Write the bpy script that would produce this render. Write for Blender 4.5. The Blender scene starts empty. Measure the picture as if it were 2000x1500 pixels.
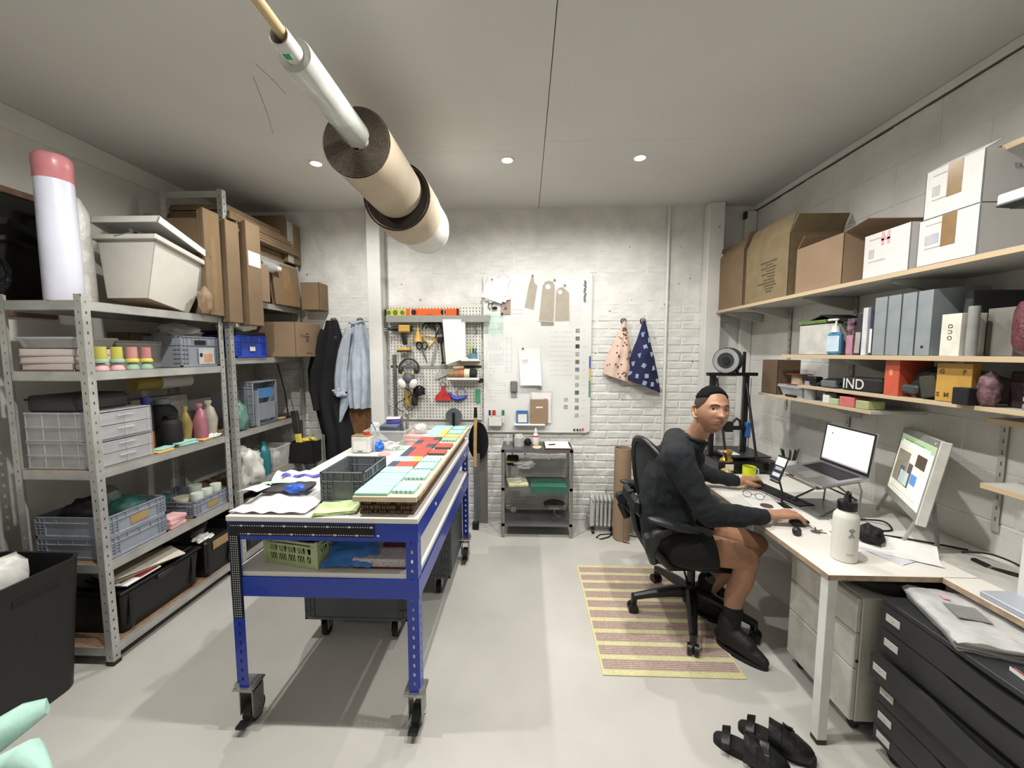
import bpy, bmesh, math, random
from mathutils import Vector, Matrix, Euler, noise
from math import sin, cos, pi, radians as R

# ---------------------------------------------------------------- camera, light, exposure
SC = bpy.context.scene
COL = SC.collection
CH = 2.98                                            # ceiling height
cam = bpy.data.cameras.new('camera'); cam.sensor_width = 36; cam.lens = 751 / 2000 * 36; cam.clip_start = .02
co = bpy.data.objects.new('camera', cam); COL.objects.link(co)
co.location = (0, 0, 1.65); co.rotation_euler = (R(90 - 4.7), 0, R(2.0)); SC.camera = co
SC.view_settings.view_transform = 'Standard'; SC.view_settings.look = 'None'
SC.view_settings.gamma = 1; SC.view_settings.use_curve_mapping = False
SC.view_settings.exposure = 0.50
W = bpy.data.worlds.new('night'); SC.world = W; W.use_nodes = True
W.node_tree.nodes['Background'].inputs[0].default_value = (.02, .022, .03, 1)
W.node_tree.nodes['Background'].inputs[1].default_value = .3
SPOTX = (-1.48, -.13, .78); SPOTY = (2.78, 1.43, -1.3)   # recessed downlights, three rows
SPOT_W = (54, 86, 16); SPOT_COL = (1, .985, .94)

# ---------------------------------------------------------------- helpers
def lin(h):
    if not isinstance(h, str): return tuple(h)
    h = h.lstrip('#'); c = [int(h[i:i+2], 16) / 255 for i in (0, 2, 4)]
    return tuple(x / 12.92 if x <= .04045 else ((x + .055) / 1.055) ** 2.4 for x in c)
MATS = {}
KEEP = {'blue_enamel', 'skin', 'mug_yellow', 'glove_blue', 'level_orange', 'printer_blue'}
def mat(name, col='#888888', rough=.6, metal=0, var=.08, scale=12, bump=0, bscale=60, alpha=1, trans=0, emit=0, col2=None, stretch=(1, 1, 1), spec=.5, coat=0):
    """Principled surface with noise-driven colour variation and optional fine relief."""
    if name in MATS: return MATS[name]
    m = bpy.data.materials.new(name); m.use_nodes = True; N = m.node_tree.nodes; L = m.node_tree.links
    b = N['Principled BSDF']; c = lin(col)
    if name not in KEEP:                              # matt, slightly dusty colours
        g = .3*c[0]+.5*c[1]+.2*c[2]; c = tuple(g+(x-g)*.84 for x in c)
    b.inputs['Base Color'].default_value = (*c, 1); b.inputs['Roughness'].default_value = rough
    b.inputs['Metallic'].default_value = metal; b.inputs['Alpha'].default_value = alpha
    b.inputs['Transmission Weight'].default_value = trans; b.inputs['Specular IOR Level'].default_value = spec
    b.inputs['Coat Weight'].default_value = coat
    if emit:
        b.inputs['Emission Color'].default_value = (*c, 1); b.inputs['Emission Strength'].default_value = emit
    if var or bump:
        tc = N.new('ShaderNodeTexCoord'); mp = N.new('ShaderNodeMapping'); mp.inputs['Scale'].default_value = stretch
        L.new(tc.outputs['Object'], mp.inputs['Vector'])
    if var:
        nz = N.new('ShaderNodeTexNoise'); nz.inputs['Scale'].default_value = scale; nz.inputs['Detail'].default_value = 4
        L.new(mp.outputs[0], nz.inputs['Vector'])
        mx = N.new('ShaderNodeMix'); mx.data_type = 'RGBA'
        c2 = lin(col2) if col2 else tuple(x * (1 - var * 2) for x in c)
        mx.inputs['A'].default_value = (*c2, 1); mx.inputs['B'].default_value = (*(c if col2 else tuple(min(1, x * (1 + var)) for x in c)), 1)
        rp = N.new('ShaderNodeMapRange'); rp.inputs['From Min'].default_value = .35; rp.inputs['From Max'].default_value = .65
        L.new(nz.outputs[0], rp.inputs['Value']); L.new(rp.outputs[0], mx.inputs['Factor'])
        L.new(mx.outputs['Result'], b.inputs['Base Color'])
    if bump:
        n2 = N.new('ShaderNodeTexNoise'); n2.inputs['Scale'].default_value = bscale; n2.inputs['Detail'].default_value = 5
        L.new(mp.outputs[0], n2.inputs['Vector'])
        bp = N.new('ShaderNodeBump'); bp.inputs['Strength'].default_value = bump; bp.inputs['Distance'].default_value = .01
        L.new(n2.outputs[0], bp.inputs['Height']); L.new(bp.outputs[0], b.inputs['Normal'])
    MATS[name] = m
    return m

def TR(x=0, y=0, z=0, rz=0, rx=0, ry=0):
    return Matrix.Translation((x, y, z)) @ Euler((R(rx), R(ry), R(rz))).to_matrix().to_4x4()

class MB:
    """Collects solids and sheets; build() links them as one mesh object."""
    def __init__(s): s.v = []; s.f = []; s.m = []; s.X = Matrix.Identity(4); s.mi = 0
    def at(s, *a, **k): s.X = TR(*a, **k); return s
    def add(s, vs, fs, mi=None):
        n = len(s.v); s.v += [s.X @ Vector(p) for p in vs]
        for f in fs: s.f.append([n + i for i in f]); s.m.append(s.mi if mi is None else mi)
        return s
    def box(s, x0, x1, y0, y1, z0, z1, b=0, mi=None, taper=0):
        if x0 > x1: x0, x1 = x1, x0
        if y0 > y1: y0, y1 = y1, y0
        if z0 > z1: z0, z1 = z1, z0
        if b <= 0:
            t = taper
            vs = [(x0+t, y0+t, z0), (x1-t, y0+t, z0), (x1-t, y1-t, z0), (x0+t, y1-t, z0), (x0, y0, z1), (x1, y0, z1), (x1, y1, z1), (x0, y1, z1)]
            return s.add(vs, [(3,2,1,0), (4,5,6,7), (0,1,5,4), (1,2,6,5), (2,3,7,6), (3,0,4,7)], mi)
        b = min(b, (x1-x0)*.49, (y1-y0)*.49, (z1-z0)*.49)
        P = {}; vs = []
        for i, (X, sx) in enumerate(((x0, 1), (x1, -1))):
            for j, (Y, sy) in enumerate(((y0, 1), (y1, -1))):
                for k, (Z, sz) in enumerate(((z0, 1), (z1, -1))):
                    t = taper if k == 0 else 0
                    Xt = X + sx*t; Yt = Y + sy*t
                    for a in range(3):
                        P[i, j, k, a] = len(vs)
                        vs.append((Xt + (0 if a == 0 else sx*b), Yt + (0 if a == 1 else sy*b), Z + (0 if a == 2 else sz*b)))
        fs = []
        def q(*ks): fs.append([P[k] for k in ks])
        for i in (0, 1): q((i,0,0,0), (i,1,0,0), (i,1,1,0), (i,0,1,0))
        for j in (0, 1): q((0,j,0,1), (1,j,0,1), (1,j,1,1), (0,j,1,1))
        for k in (0, 1): q((0,0,k,2), (1,0,k,2), (1,1,k,2), (0,1,k,2))
        for i in (0, 1):
            for j in (0, 1): q((i,j,0,0), (i,j,1,0), (i,j,1,1), (i,j,0,1))
            for k in (0, 1): q((i,0,k,0), (i,1,k,0), (i,1,k,2), (i,0,k,2))
        for j in (0, 1):
            for k in (0, 1): q((0,j,k,1), (1,j,k,1), (1,j,k,2), (0,j,k,2))
        for i in (0, 1):
            for j in (0, 1):
                for k in (0, 1): q((i,j,k,0), (i,j,k,1), (i,j,k,2))
        c = Vector(((x0+x1)/2, (y0+y1)/2, (z0+z1)/2)); out = []
        for f in fs:
            a = [Vector(vs[i]) for i in f]; n = (a[1]-a[0]).cross(a[2]-a[0]); mid = sum(a, Vector())/len(a)
            out.append(f if n.dot(mid-c) > 0 else f[::-1])
        return s.add(vs, out, mi)
    def cyl(s, p0, p1, r0, r1=None, n=16, mi=None, cap=True, ph=0):
        r1 = r0 if r1 is None else r1
        p0 = Vector(p0); p1 = Vector(p1); d = (p1-p0).normalized()
        u = d.cross(Vector((0, 0, 1)) if abs(d.z) < .9 else Vector((0, 1, 0))).normalized(); w = d.cross(u)
        vs = [p + (u*cos(2*pi*i/n+ph) + w*sin(2*pi*i/n+ph))*r for p, r in ((p0, r0), (p1, r1)) for i in range(n)]
        fs = [(i, (i+1) % n, n+(i+1) % n, n+i) for i in range(n)]
        if cap: fs += [tuple(range(n))[::-1], tuple(range(n, 2*n))]
        return s.add(vs, [f[::-1] for f in fs] if 0 else fs, mi)
    def lathe(s, prof, n=20, c=(0, 0, 0), mi=None, sy=1):
        vs = []; fs = []; m = len(prof)
        for r, z in prof:
            for i in range(n): vs.append((c[0]+r*cos(2*pi*i/n), c[1]+r*sy*sin(2*pi*i/n), c[2]+z))
        for k in range(m-1):
            for i in range(n): fs.append((k*n+i, k*n+(i+1) % n, (k+1)*n+(i+1) % n, (k+1)*n+i))
        if prof[0][0] > 1e-5: fs.append(tuple(range(n))[::-1])
        if prof[-1][0] > 1e-5: fs.append(tuple(range((m-1)*n, m*n)))
        return s.add(vs, fs, mi)
    def tube(s, pts, r, n=8, mi=None, closed=False):
        pts = [Vector(p) for p in pts]; m = len(pts); vs = []; fs = []; pu = None
        rr = r if isinstance(r, (list, tuple)) else [r]*m
        for k, p in enumerate(pts):
            a = pts[(k-1) % m] if closed or k else p; b = pts[(k+1) % m] if closed or k < m-1 else p
            d = (b-a).normalized()
            if pu is None: pu = d.cross(Vector((0, 0, 1)) if abs(d.z) < .9 else Vector((0, 1, 0)))
            u = (pu - d*pu.dot(d)).normalized(); w = d.cross(u); pu = u
            for i in range(n): vs.append(p + (u*cos(2*pi*i/n) + w*sin(2*pi*i/n))*rr[k])
        for k in range(m if closed else m-1):
            k2 = (k+1) % m
            for i in range(n): fs.append((k*n+i, k*n+(i+1) % n, k2*n+(i+1) % n, k2*n+i))
        if not closed: fs += [tuple(range(n))[::-1], tuple(range((m-1)*n, m*n))]
        return s.add(vs, fs, mi)
    def prism(s, poly, z0, z1, mi=None):
        n = len(poly); vs = [(x, y, z0) for x, y in poly] + [(x, y, z1) for x, y in poly]
        fs = [(i, (i+1) % n, n+(i+1) % n, n+i) for i in range(n)] + [tuple(range(n))[::-1], tuple(range(n, 2*n))]
        return s.add(vs, fs, mi)
    def sheet(s, fn, nu, nv, th=.002, mi=None):
        """thin solid sheet from fn(u,v)->point"""
        P = [[Vector(fn(i/nu, j/nv)) for i in range(nu+1)] for j in range(nv+1)]
        vs = []; w = nu+1
        for sgn in (0, 1):
            for j in range(nv+1):
                for i in range(nu+1):
                    du = P[j][min(i+1, nu)]-P[j][max(i-1, 0)]; dv = P[min(j+1, nv)][i]-P[max(j-1, 0)][i]
                    n = du.cross(dv); n = n.normalized() if n.length > 1e-9 else Vector((0, 0, 1))
                    vs.append(P[j][i] + n*th*(.5-sgn))
        o = w*(nv+1); fs = []
        for j in range(nv):
            for i in range(nu):
                a = j*w+i; fs.append((a, a+1, a+1+w, a+w)); fs.append((o+a, o+a+w, o+a+w+1, o+a+1))
        for i in range(nu): fs.append((i, o+i, o+i+1, i+1)); a = nv*w+i; fs.append((a, a+1, o+a+1, o+a))
        for j in range(nv): a = j*w; fs.append((a, a+w, o+a+w, o+a)); a += nu; fs.append((a, o+a, o+a+w, a+w))
        return s.add(vs, fs, mi)
    def blob(s, c, size, seed=0, amp=.25, fr=3, n=14, mi=None, flat=True):
        """crumpled closed lump; flat keeps its underside level"""
        vs = []; fs = []; m = n//2+1; c = Vector(c)
        for j in range(m+1):
            t = pi*j/m
            for i in range(n):
                p = Vector((sin(t)*cos(2*pi*i/n), sin(t)*sin(2*pi*i/n), cos(t)))
                k = 1 + amp*noise.noise(p*fr + Vector((seed*7.3, seed, 0)))*2 + amp*.5*noise.noise(p*fr*2.7 + Vector((0, seed*3.1, 5)))
                q = Vector((p.x*size[0]*k, p.y*size[1]*k, p.z*size[2]*k))
                if flat: q.z = max(q.z, -size[2]*.8)
                vs.append(c+q)
        for j in range(m):
            for i in range(n):
                a = j*n+i; b = j*n+(i+1) % n; fs.append((a, a+n, b+n, b))
        return s.add(vs, fs, mi)
    def holes(s, L, Wd, th, pitch, hw, hh, edge=.01, mi=None, cols=1, stag=False):
        """flat perforated strip in local X(width)/Z(length), thickness along Y"""
        n = max(1, int((L-2*edge)/pitch)); e = (L-n*pitch)/2
        if e > 1e-4: s.box(0, Wd, 0, th, 0, e, mi=mi); s.box(0, Wd, 0, th, L-e, L, mi=mi)
        cw = Wd/cols
        for c in range(cols):
            for k in range(n):
                x0 = c*cw; z0 = e+k*pitch; cx = x0+cw/2; cz = z0+pitch/2
                O = [(x0, z0), (cx, z0), (x0+cw, z0), (x0+cw, cz), (x0+cw, z0+pitch), (cx, z0+pitch), (x0, z0+pitch), (x0, cz)]
                I = [(cx-hw*.35, cz-hh/2), (cx, cz-hh/2), (cx+hw*.35, cz-hh/2), (cx+hw*.5, cz), (cx+hw*.35, cz+hh/2), (cx, cz+hh/2), (cx-hw*.35, cz+hh/2), (cx-hw*.5, cz)]
                vs = [(x, 0, z) for x, z in O+I] + [(x, th, z) for x, z in O+I]; fs = []
                for i in range(8):
                    j = (i+1) % 8
                    fs += [(i, j, 8+j, 8+i), (16+i, 24+i, 24+j, 16+j), (8+i, 8+j, 24+j, 24+i)]
                s.add(vs, fs, mi)
        return s
    def build(s, name, mats, parent=None, smooth=35, label=None):
        me = bpy.data.meshes.new(name); me.from_pydata(s.v, [], s.f); me.update()
        if not isinstance(mats, (list, tuple)): mats = [mats]
        for m in mats: me.materials.append(m)
        me.polygons.foreach_set('material_index', [min(i, len(mats)-1) for i in s.m])
        if smooth:
            me.polygons.foreach_set('use_smooth', [True]*len(me.polygons)); me.set_sharp_from_angle(angle=R(smooth))
        o = bpy.data.objects.new(name, me); COL.objects.link(o)
        if parent: o.parent = parent
        if label: o['label'] = label
        return o

def thing(name, label, cat, loc=(0, 0, 0), rz=0, group=None, rx=0, ry=0):
    o = bpy.data.objects.new(name, None); COL.objects.link(o); o.empty_display_size = .05
    o.location = loc; o.rotation_euler = (R(rx), R(ry), R(rz)); o['label'] = label; o['category'] = cat
    if group: o['group'] = group
    return o
def solo(name, mb, mats, label, cat, loc=(0, 0, 0), rz=0, group=None, rx=0, ry=0, smooth=35):
    o = mb.build(name, mats, None, smooth); o.location = loc; o.rotation_euler = (R(rx), R(ry), R(rz))
    o['label'] = label; o['category'] = cat
    if group: o['group'] = group
    return o
def struct(name, mb, mats, smooth=35):
    o = mb.build(name, mats, None, smooth); o['kind'] = 'structure'; return o
def copy_tree(o, parent=None, loc=None, rz=None, label=None):
    c = o.copy(); COL.objects.link(c)
    if parent: c.parent = parent
    for ch in list(o.children): copy_tree(ch, c)
    if loc: c.location = loc
    if rz is not None: c.rotation_euler.z = R(rz)
    if label: c['label'] = label
    return c
def text(s, size, m, parent, X, name='lettering', th=.0006, align='LEFT', bold=0):
    cu = bpy.data.curves.new(name, 'FONT'); cu.body = s; cu.size = size; cu.extrude = th; cu.align_x = align; cu.offset = bold
    t = bpy.data.objects.new(name, cu); COL.objects.link(t)
    me = bpy.data.meshes.new_from_object(t.evaluated_get(bpy.context.evaluated_depsgraph_get()))
    bpy.data.objects.remove(t); me.materials.clear(); me.materials.append(m)
    o = bpy.data.objects.new(name, me); COL.objects.link(o); o.parent = parent; o.matrix_local = X
    return o
def frame(origin, xdir, ydir):
    """matrix whose X runs along xdir and whose Y lies towards ydir"""
    x = Vector(xdir).normalized(); z = x.cross(Vector(ydir)).normalized(); y = z.cross(x)
    m = Matrix((x, y, z)).transposed().to_4x4(); m.translation = Vector(origin); return m
def parts(parent, name, mb, m, **k): return mb.build(name, m, parent, **k)

# ---------------------------------------------------------------- shared materials
WHITE = mat('white_paint', '#d6d5d0', .55, var=.04, scale=3, bump=.12, bscale=35)
BRICKP = mat('painted_brick', '#d8d7d2', .6, var=.06, scale=6, bump=.55, bscale=28)
BLOCKP = mat('painted_block', '#d6d4ce', .7, var=.06, scale=4, bump=.35, bscale=60)
PLAST = mat('painted_plaster', '#d3d1ca', .7, var=.05, scale=2, bump=.3, bscale=10)
CEIL = mat('ceiling_paint', '#cccac5', .75, var=.02, scale=1.5, bump=.04, bscale=20)
FLOOR = mat('floor_paint', '#b9b6ae', .5, var=.06, scale=1.4, bump=.08, bscale=7)
DARKGAP = mat('dark_gap', '#4a463e', .9, var=.1)
GALV = mat('galvanised_steel', '#9fa09b', .38, .85, var=.12, scale=25)
GALVW = mat('pale_shelf_steel', '#b9b9b4', .45, .45, var=.08, scale=10)
CHIP = mat('particle_board', '#8a6a4c', .8, var=.15, scale=60)
WOODP = mat('pale_wood', '#c9ae86', .6, var=.08, scale=4, stretch=(1, .1, 1))
PLYE = mat('edge_wood', '#a98f72', .6, var=.12, scale=30)
CARD = mat('cardboard', '#7d6546', .85, var=.07, scale=3, bump=.05)
CARDL = mat('cardboard_light', '#94785a', .85, var=.06, scale=3)
CARDD = mat('cardboard_inside', '#665038', .9, var=.06, scale=3)
TAPE = mat('parcel_tape', '#8a6b40', .25, var=.05)
BLACKP = mat('black_plastic', '#0c0c0c', .4, var=.1)
BLACKM = mat('black_matte', '#080808', .75, var=.1)
DGREY = mat('dark_grey_plastic', '#2a2b2c', .5, var=.06)
GREYP = mat('grey_plastic', '#62676b', .45, var=.05)
GREYL = mat('crate_grey', '#868d99', .45, var=.05)
CLEAR = mat('clear_plastic', '#d8d8d4', .2, alpha=.32, var=0)
CLEARW = mat('milky_plastic', '#cfd0d2', .3, alpha=.42, var=.04)
FILM = mat('plastic_film', '#e2e2e0', .15, alpha=.45, var=.05, bump=.6, bscale=25)
WPL = mat('white_plastic', '#d6d4cd', .4, var=.02)
WLAM = mat('white_laminate', '#dcd8cf', .35, var=.02, scale=3)
PAPER = mat('paper', '#dedcd8', .8, var=.02)
CHROME = mat('chrome', '#bdbdbd', .18, 1, var=0)
STEEL = mat('brushed_steel', '#9a9a98', .3, .9, var=.06, scale=30)
BLUE = mat('blue_enamel', '#0530a0', .3, var=.05, scale=3, coat=.3)
TEAL = mat('teal_tile', '#92cfc0', .55, var=.05, scale=30)
RED = mat('red_tile', '#b24434', .5, var=.06, scale=30)
NAVYT = mat('slate_tile', '#3b4656', .55, var=.06, scale=30)
YEL = mat('amber_tile', '#eab54a', .5, var=.05, scale=30)
MDF = mat('mdf_board', '#d3c09a', .7, var=.05)
PINK = mat('pink_plaster', '#dcaaa6', .7, var=.05)
PINKP = mat('pink_plastic', '#e2717c', .4, var=.04)
GREENP = mat('green_pale', '#9fc9ad', .6, var=.05)
YELP = mat('yellow_plastic', '#e2c81e', .45, var=.04)
REDP = mat('red_plastic', '#c41f1a', .35, var=.04)
ORANGE = mat('orange_plastic', '#c8491c', .4, var=.04)
BLUEP = mat('blue_plastic', '#1443b8', .4, var=.05)
TEALD = mat('dark_teal', '#14574f', .6, var=.1)
RUBBER = mat('black_rubber', '#0b0b0b', .8, var=.1)
INK = mat('black_ink', '#1c1b1a', .7, var=0)
INKR = mat('red_ink', '#b8443a', .7, var=0)
INKB = mat('blue_ink', '#6a7db0', .7, var=0)
INKG = mat('green_ink', '#5aa595', .7, var=0)
INKGR = mat('grey_ink', '#8a8884', .7, var=0)
LABELW = mat('white_label', '#d8d6cf', .6, var=.02)
GREEN = mat('green_plastic', '#2f9a62', .5, var=.04)
PURP = mat('purple_card', '#4a3fb0', .5, var=.05)
LIME = mat('lime_cloth', '#b5c98a', .85, var=.08, scale=40)
BROWN = mat('brown_board', '#8a5a26', .6, var=.2, scale=6, stretch=(1, 1, .2))
random.seed(4)
# ================================================================ the room
X0, X1, Y0, Y1 = -2.80, 2.09, -2.0, 3.70
b = MB().box(X0-.1, X1+.1, Y0-.1, Y1+.1, -.12, 0); struct('floor', b, FLOOR)
# ceiling: backing slab with separate plasterboard panels
ce = struct('ceiling', MB().box(X0-.1, X1+.1, Y0-.1, Y1+.1, CH+.013, CH+.12), DARKGAP)
cx = [X0, .118, X1]; 
for i in range(2):
    ys = [Y0, .25, 2.66, Y1] if i == 0 else [Y0, .2, 2.56, Y1]
    for j in range(3):
        MB().box(cx[i]+.002*(i == 1), cx[i+1]-.002*(i == 0), ys[j]+.0007, ys[j+1]-.0007, CH, CH+.013, b=.0012).build('ceiling_panel', CEIL, ce)
m = MB()
for (x0, y0, x1, y1) in ((-1.32, 1.93, -1.54, 2.41), (-1.25, 1.85, -1.24, 2.06)):
    m.tube([(x0, y0, CH-.0005), ((x0+x1)/2+.006, (y0+y1)/2, CH-.0005), (x1, y1, CH-.0005)], .0013, 5)
m.build('hairline_cracks', mat('crack_grey', '#8a867e', .8, var=0), ce)
# back wall: bricks laid in courses over a mortar slab
wb = struct('wall_back', MB().box(X0-.1, X1+.1, Y1-.003, Y1+.12, 0, CH), BRICKP)
def brick_mesh(seed, L=.215, Hh=.066, D=.014):
    rnd = random.Random(seed); m = MB().box(-L/2, L/2, -D, .002, -Hh/2, Hh/2, b=.0085)
    m.v = [Vector((p.x + rnd.uniform(-.0035, .0035), p.y + (rnd.uniform(-.0022, .0022) if p.y < -.004 else 0), p.z + rnd.uniform(-.0025, .0025))) for p in m.v]
    return m
bm_ = []
for k in range(8):
    o = brick_mesh(k).build('brick', BRICKP, None, smooth=30); bm_.append(o.data); bpy.data.objects.remove(o)
half = brick_mesh(33, L=.10).build('brick', BRICKP, None, smooth=30); halfm = half.data; bpy.data.objects.remove(half)
rest = MB(); nb = 0
def shown(x, z):
    return (.58 < x < 1.66 and z < 2.15) or (-.42 < x < .6 and z < .9) or (-2.1 < x < -1.4 and .5 < z < 2.2) or (-1.3 < x < 1.3 and 2.36 < z < 2.75)
for r in range(40):
    z = .037 + r*.0745
    if z > CH-.02: break
    x = X0 + .11*(r % 2)
    while x < X1 + .1:
        yo = Y1 + .0055 + random.uniform(-.0015, .002) + (.0044 if z > 1.98 else (.001 if z > 1.7 else -.0008))
        if nb < 300 and shown(x, z):
            o = bpy.data.objects.new('brick', random.choice(bm_)); COL.objects.link(o); o.parent = wb; o.location = (x, yo, z)
            o.rotation_euler = (0, random.uniform(-.012, .012), random.uniform(-.01, .01)); nb += 1
        else:
            rest.at(x, yo, z, ry=random.uniform(-.6, .6)); rest.box(-.1075, .1075, -.013, .002, -.033, .033, b=.007)
        x += .2245
rest.X = Matrix.Identity(4); ro = rest.build('brickwork', BRICKP, wb, smooth=30); ro['kind'] = 'stuff'
# right wall: painted concrete blocks
wr = struct('wall_right', MB().box(X1+.0008, X1+.12, Y0-.1, Y1+.1, 0, CH), BLOCKP)
rr = 0
for r in range(14):
    z0 = CH-.055-.2255*(r+1); 
    if z0 < -.2: break
    y = Y1 - .02 - (.225 if r % 2 else 0) + .22
    while y > .7:
        y0 = max(y-.445, .7); y1 = min(y, Y1); 
        if y1-y0 > .03:
            o = MB().box(X1-random.uniform(.0008, .0022), X1+.006, y0+.004, y1-.004, max(z0, 0)+.0035, z0+.222, b=.003).build('concrete_block', BLOCKP, wr, smooth=0)
        y -= .45
MB().box(X1-.001, X1+.006, Y0, .695, .01, CH-.06).build('wall_face', BLOCKP, wr)
# strip of board over the blocks with a dark ragged gap below it
tb = MB()
tb.box(X1-.012, X1+.01, Y0, Y1-.0, CH-.045, CH-.002, b=.002); struct('trim_1', tb, WHITE)
gp = MB()
y = .9
while y < 3.6:
    L = random.uniform(.08, .22); t = random.uniform(.004, .010); gp.box(X1-.006, X1+.004, y, y+L, CH-.049-t, CH-.049); y += L-.002
g = gp.build('gap', DARKGAP, wr); g['label'] = 'dark ragged gap under the top board'
# left wall
wl = struct('wall_left', MB().box(X0-.12, X0, Y0-.1, Y1+.1, 0, CH), PLAST)
MB().box(X0, X0+.010, Y0, Y1, CH-.13, CH, b=.004).build('plaster_band', PLAST, wl)
struct('wall_front', MB().box(X0-.1, X1+.1, Y0-.12, Y0, 0, CH), PLAST)
# boxed white pipes and posts on the back wall
t = struct('trim_2', MB().box(-1.46, -1.335, Y1-.14, Y1-.011, 0, CH-.001, b=.004), WHITE)
MB().cyl((-1.4, Y1-.141, 2.66), (-1.4, Y1-.145, 2.66), .006).build('screw', GALV, t)
t = struct('trim_3', MB().box(1.63, 1.765, Y1-.12, Y1-.011, 0, CH-.001, b=.004), WHITE)
MB().cyl((1.72, Y1-.121, 2.76), (1.72, Y1-.125, 2.76), .007).build('screw', GALV, t)
m = MB().cyl((1.31, Y1-.03, 0), (1.31, Y1-.03, CH-.001), .014, n=12)
for z in (.5, 1.3, 2.1, 2.8): m.box(1.29, 1.33, Y1-.035, Y1, z, z+.02, b=.003)
struct('trim_4', m, WHITE)
struct('trim_5', MB().box(1.985, 2.085, Y1-.05, Y1-.011, .0, CH-.06, b=.003), WHITE)
MB().box(1.975, 2.0, Y1-.052, Y1-.012, CH-.13, CH-.062, b=.004).build('green_plug', mat('mould_green', '#1f3a28', .8), wb)
# dark stains and nail heads on the back wall
m = MB(); rnd = random.Random(9)
for k in range(70):
    x = rnd.uniform(-2.2, 1.9); z = rnd.uniform(.6, 2.9); a = rnd.uniform(.003, .009); c = rnd.uniform(.002, .004)
    m.at(x, Y1-.0095, z, ry=rnd.uniform(-20, 20)); m.box(-a, a, -.001, .004, -c, c, b=.001)
m.X = Matrix.Identity(4); s = m.build('wall_chips', DARKGAP, wb); s['kind'] = 'stuff'
# window on the left wall
w = thing('window_1', 'small dark window with a bare wooden frame high on the left wall', 'window', (X0, 1.76, 2.19))
w['kind'] = 'structure'; del w['category']
for y0, y1, z0, z1 in ((-.60, .46, -.345, -.31), (-.60, .46, .31, .345), (.425, .46, -.31, .31), (-.60, -.565, -.31, .31)):
    MB().box(0, .022, y0, y1, z0, z1, b=.003).build('window_frame', mat('frame_wood', '#74553a', .6, var=.15, scale=20), w)
MB().box(.004, .010, -.565, .425, -.31, .31).build('pane', mat('night_glass', '#050507', .08, var=0), w)
m = MB(); m.sheet(lambda u, v: (.018+.015*abs(noise.noise(Vector((u*5, v*4, 2)))), .10+u*.12+.05*sin(v*6), -.26+v*.5), 10, 14, .001)
m.build('torn_film', mat('black_film', '#191a1e', .2, var=.3, bump=.8, bscale=14), w)

# recessed ceiling lights
SP = {}
pos_name = {(0, 0): 'leftmost lit ceiling spotlight above the cardboard boxes', (1, 0): 'lit ceiling spotlight left of the panel seam, middle of the row', (2, 0): 'rightmost lit ceiling spotlight, right of the panel seam'}
for j, y in enumerate(SPOTY):
    for i, x in enumerate(SPOTX):
        lb = pos_name.get((i, j)) or 'recessed spotlight of the ' + ('second', 'third')[j-1] + ' row, ' + ('left', 'middle', 'right')[i] + ' one, nearer the camera than the picture edge'
        t = thing('ceiling_spotlight', lb, 'ceiling light', (x, y, CH), group='recessed spotlights in the ceiling')
        m = MB(); m.lathe([(.035, -.001), (.037, -.006), (.047, -.005), (.049, 0)], 24); 
        m.build('trim_ring', WPL, t)
        MB().lathe([(.0, -.0025), (.033, -.0025), (.035, -.001)], 24).build('lamp_lens', mat('lamp_glow', '#fff1dc', .5, var=0, emit=22), t)
        L = bpy.data.lights.new('downlight', 'SPOT'); L.energy = SPOT_W[j]; L.color = SPOT_COL; L.spot_size = R(168); L.spot_blend = .75; L.shadow_soft_size = .028
        lo = bpy.data.objects.new('downlight', L); COL.objects.link(lo); lo.parent = t; lo.location = (0, 0, -.012)
# ================================================================ steel shelving, left wall
def angle_post(parent, x, y, z0, z1, sx, sy, m, wd=.038, pitch=.05, th=.0018, hw=.0075, hh=.014, name='post'):
    """L-shaped perforated upright; flanges run towards +sx and +sy from its outer corner"""
    p = MB(); L = z1-z0
    p.X = Matrix.Translation((x, y, z0)) @ Matrix.Diagonal((sx, sy, 1, 1)); p.holes(L, wd, th, pitch, hw, hh)
    p.X = Matrix.Translation((x, y, z0)) @ Matrix.Diagonal((sx, sy, 1, 1)) @ Matrix.Rotation(pi/2, 4, 'Z') @ Matrix.Diagonal((1, -1, 1, 1)); p.holes(L, wd, th, pitch, hw, hh)
    return p.build(name, m, parent, smooth=20)
def shelf_unit(label, x0, x1, y0, y1, H, zs, loc=(0, 0, 0), top_open=()):
    t = thing('steel_shelving', label, 'shelving', (x0, y0, 0))
    w = x1-x0; d = y1-y0
    for (x, y, sx, sy) in ((0, 0, 1, 1), (w, 0, -1, 1), (0, d, 1, -1), (w, d, -1, -1)):
        angle_post(t, x, y, .006, H, sx, sy, GALVW)
        MB().box(x-.003*sx, x+.042*sx, y-.003*sy, y+.042*sy, 0, .022, b=.003).build('foot_cap', BLACKP, t)
    for z in zs:
        MB().box(.006, w-.006, .006, d-.006, z-.012, z-.0025).build('shelf_board', CHIP, t)
        for (a0, a1, c0, c1) in ((w-.003, w+.0, .04, d-.04), (0, .003, .04, d-.04)):
            m = MB(); s = 1 if a0 > .1 else -1; xx = w-.0024 if s > 0 else .0024
            m.box(xx-.002*s, xx, .02, d-.02, z-.048, z, b=.0006); m.box(xx-.02*s, xx, .02, d-.02, z-.048, z-.046); m.box(xx-.012*s, xx, .02, d-.02, z-.002, z)
            m.build('beam', GALVW, t)
        for yy, s in ((.0024, 1), (d-.0024, -1)):
            m = MB(); m.box(.02, w-.02, yy, yy+.002*s, z-.048, z, b=.0006); m.box(.02, w-.02, yy, yy+.02*s, z-.048, z-.046); m.build('beam', GALVW, t)
    return t
AX0, AX1, AY0, AY1 = -2.60, -2.165, 1.825, 2.70
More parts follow.
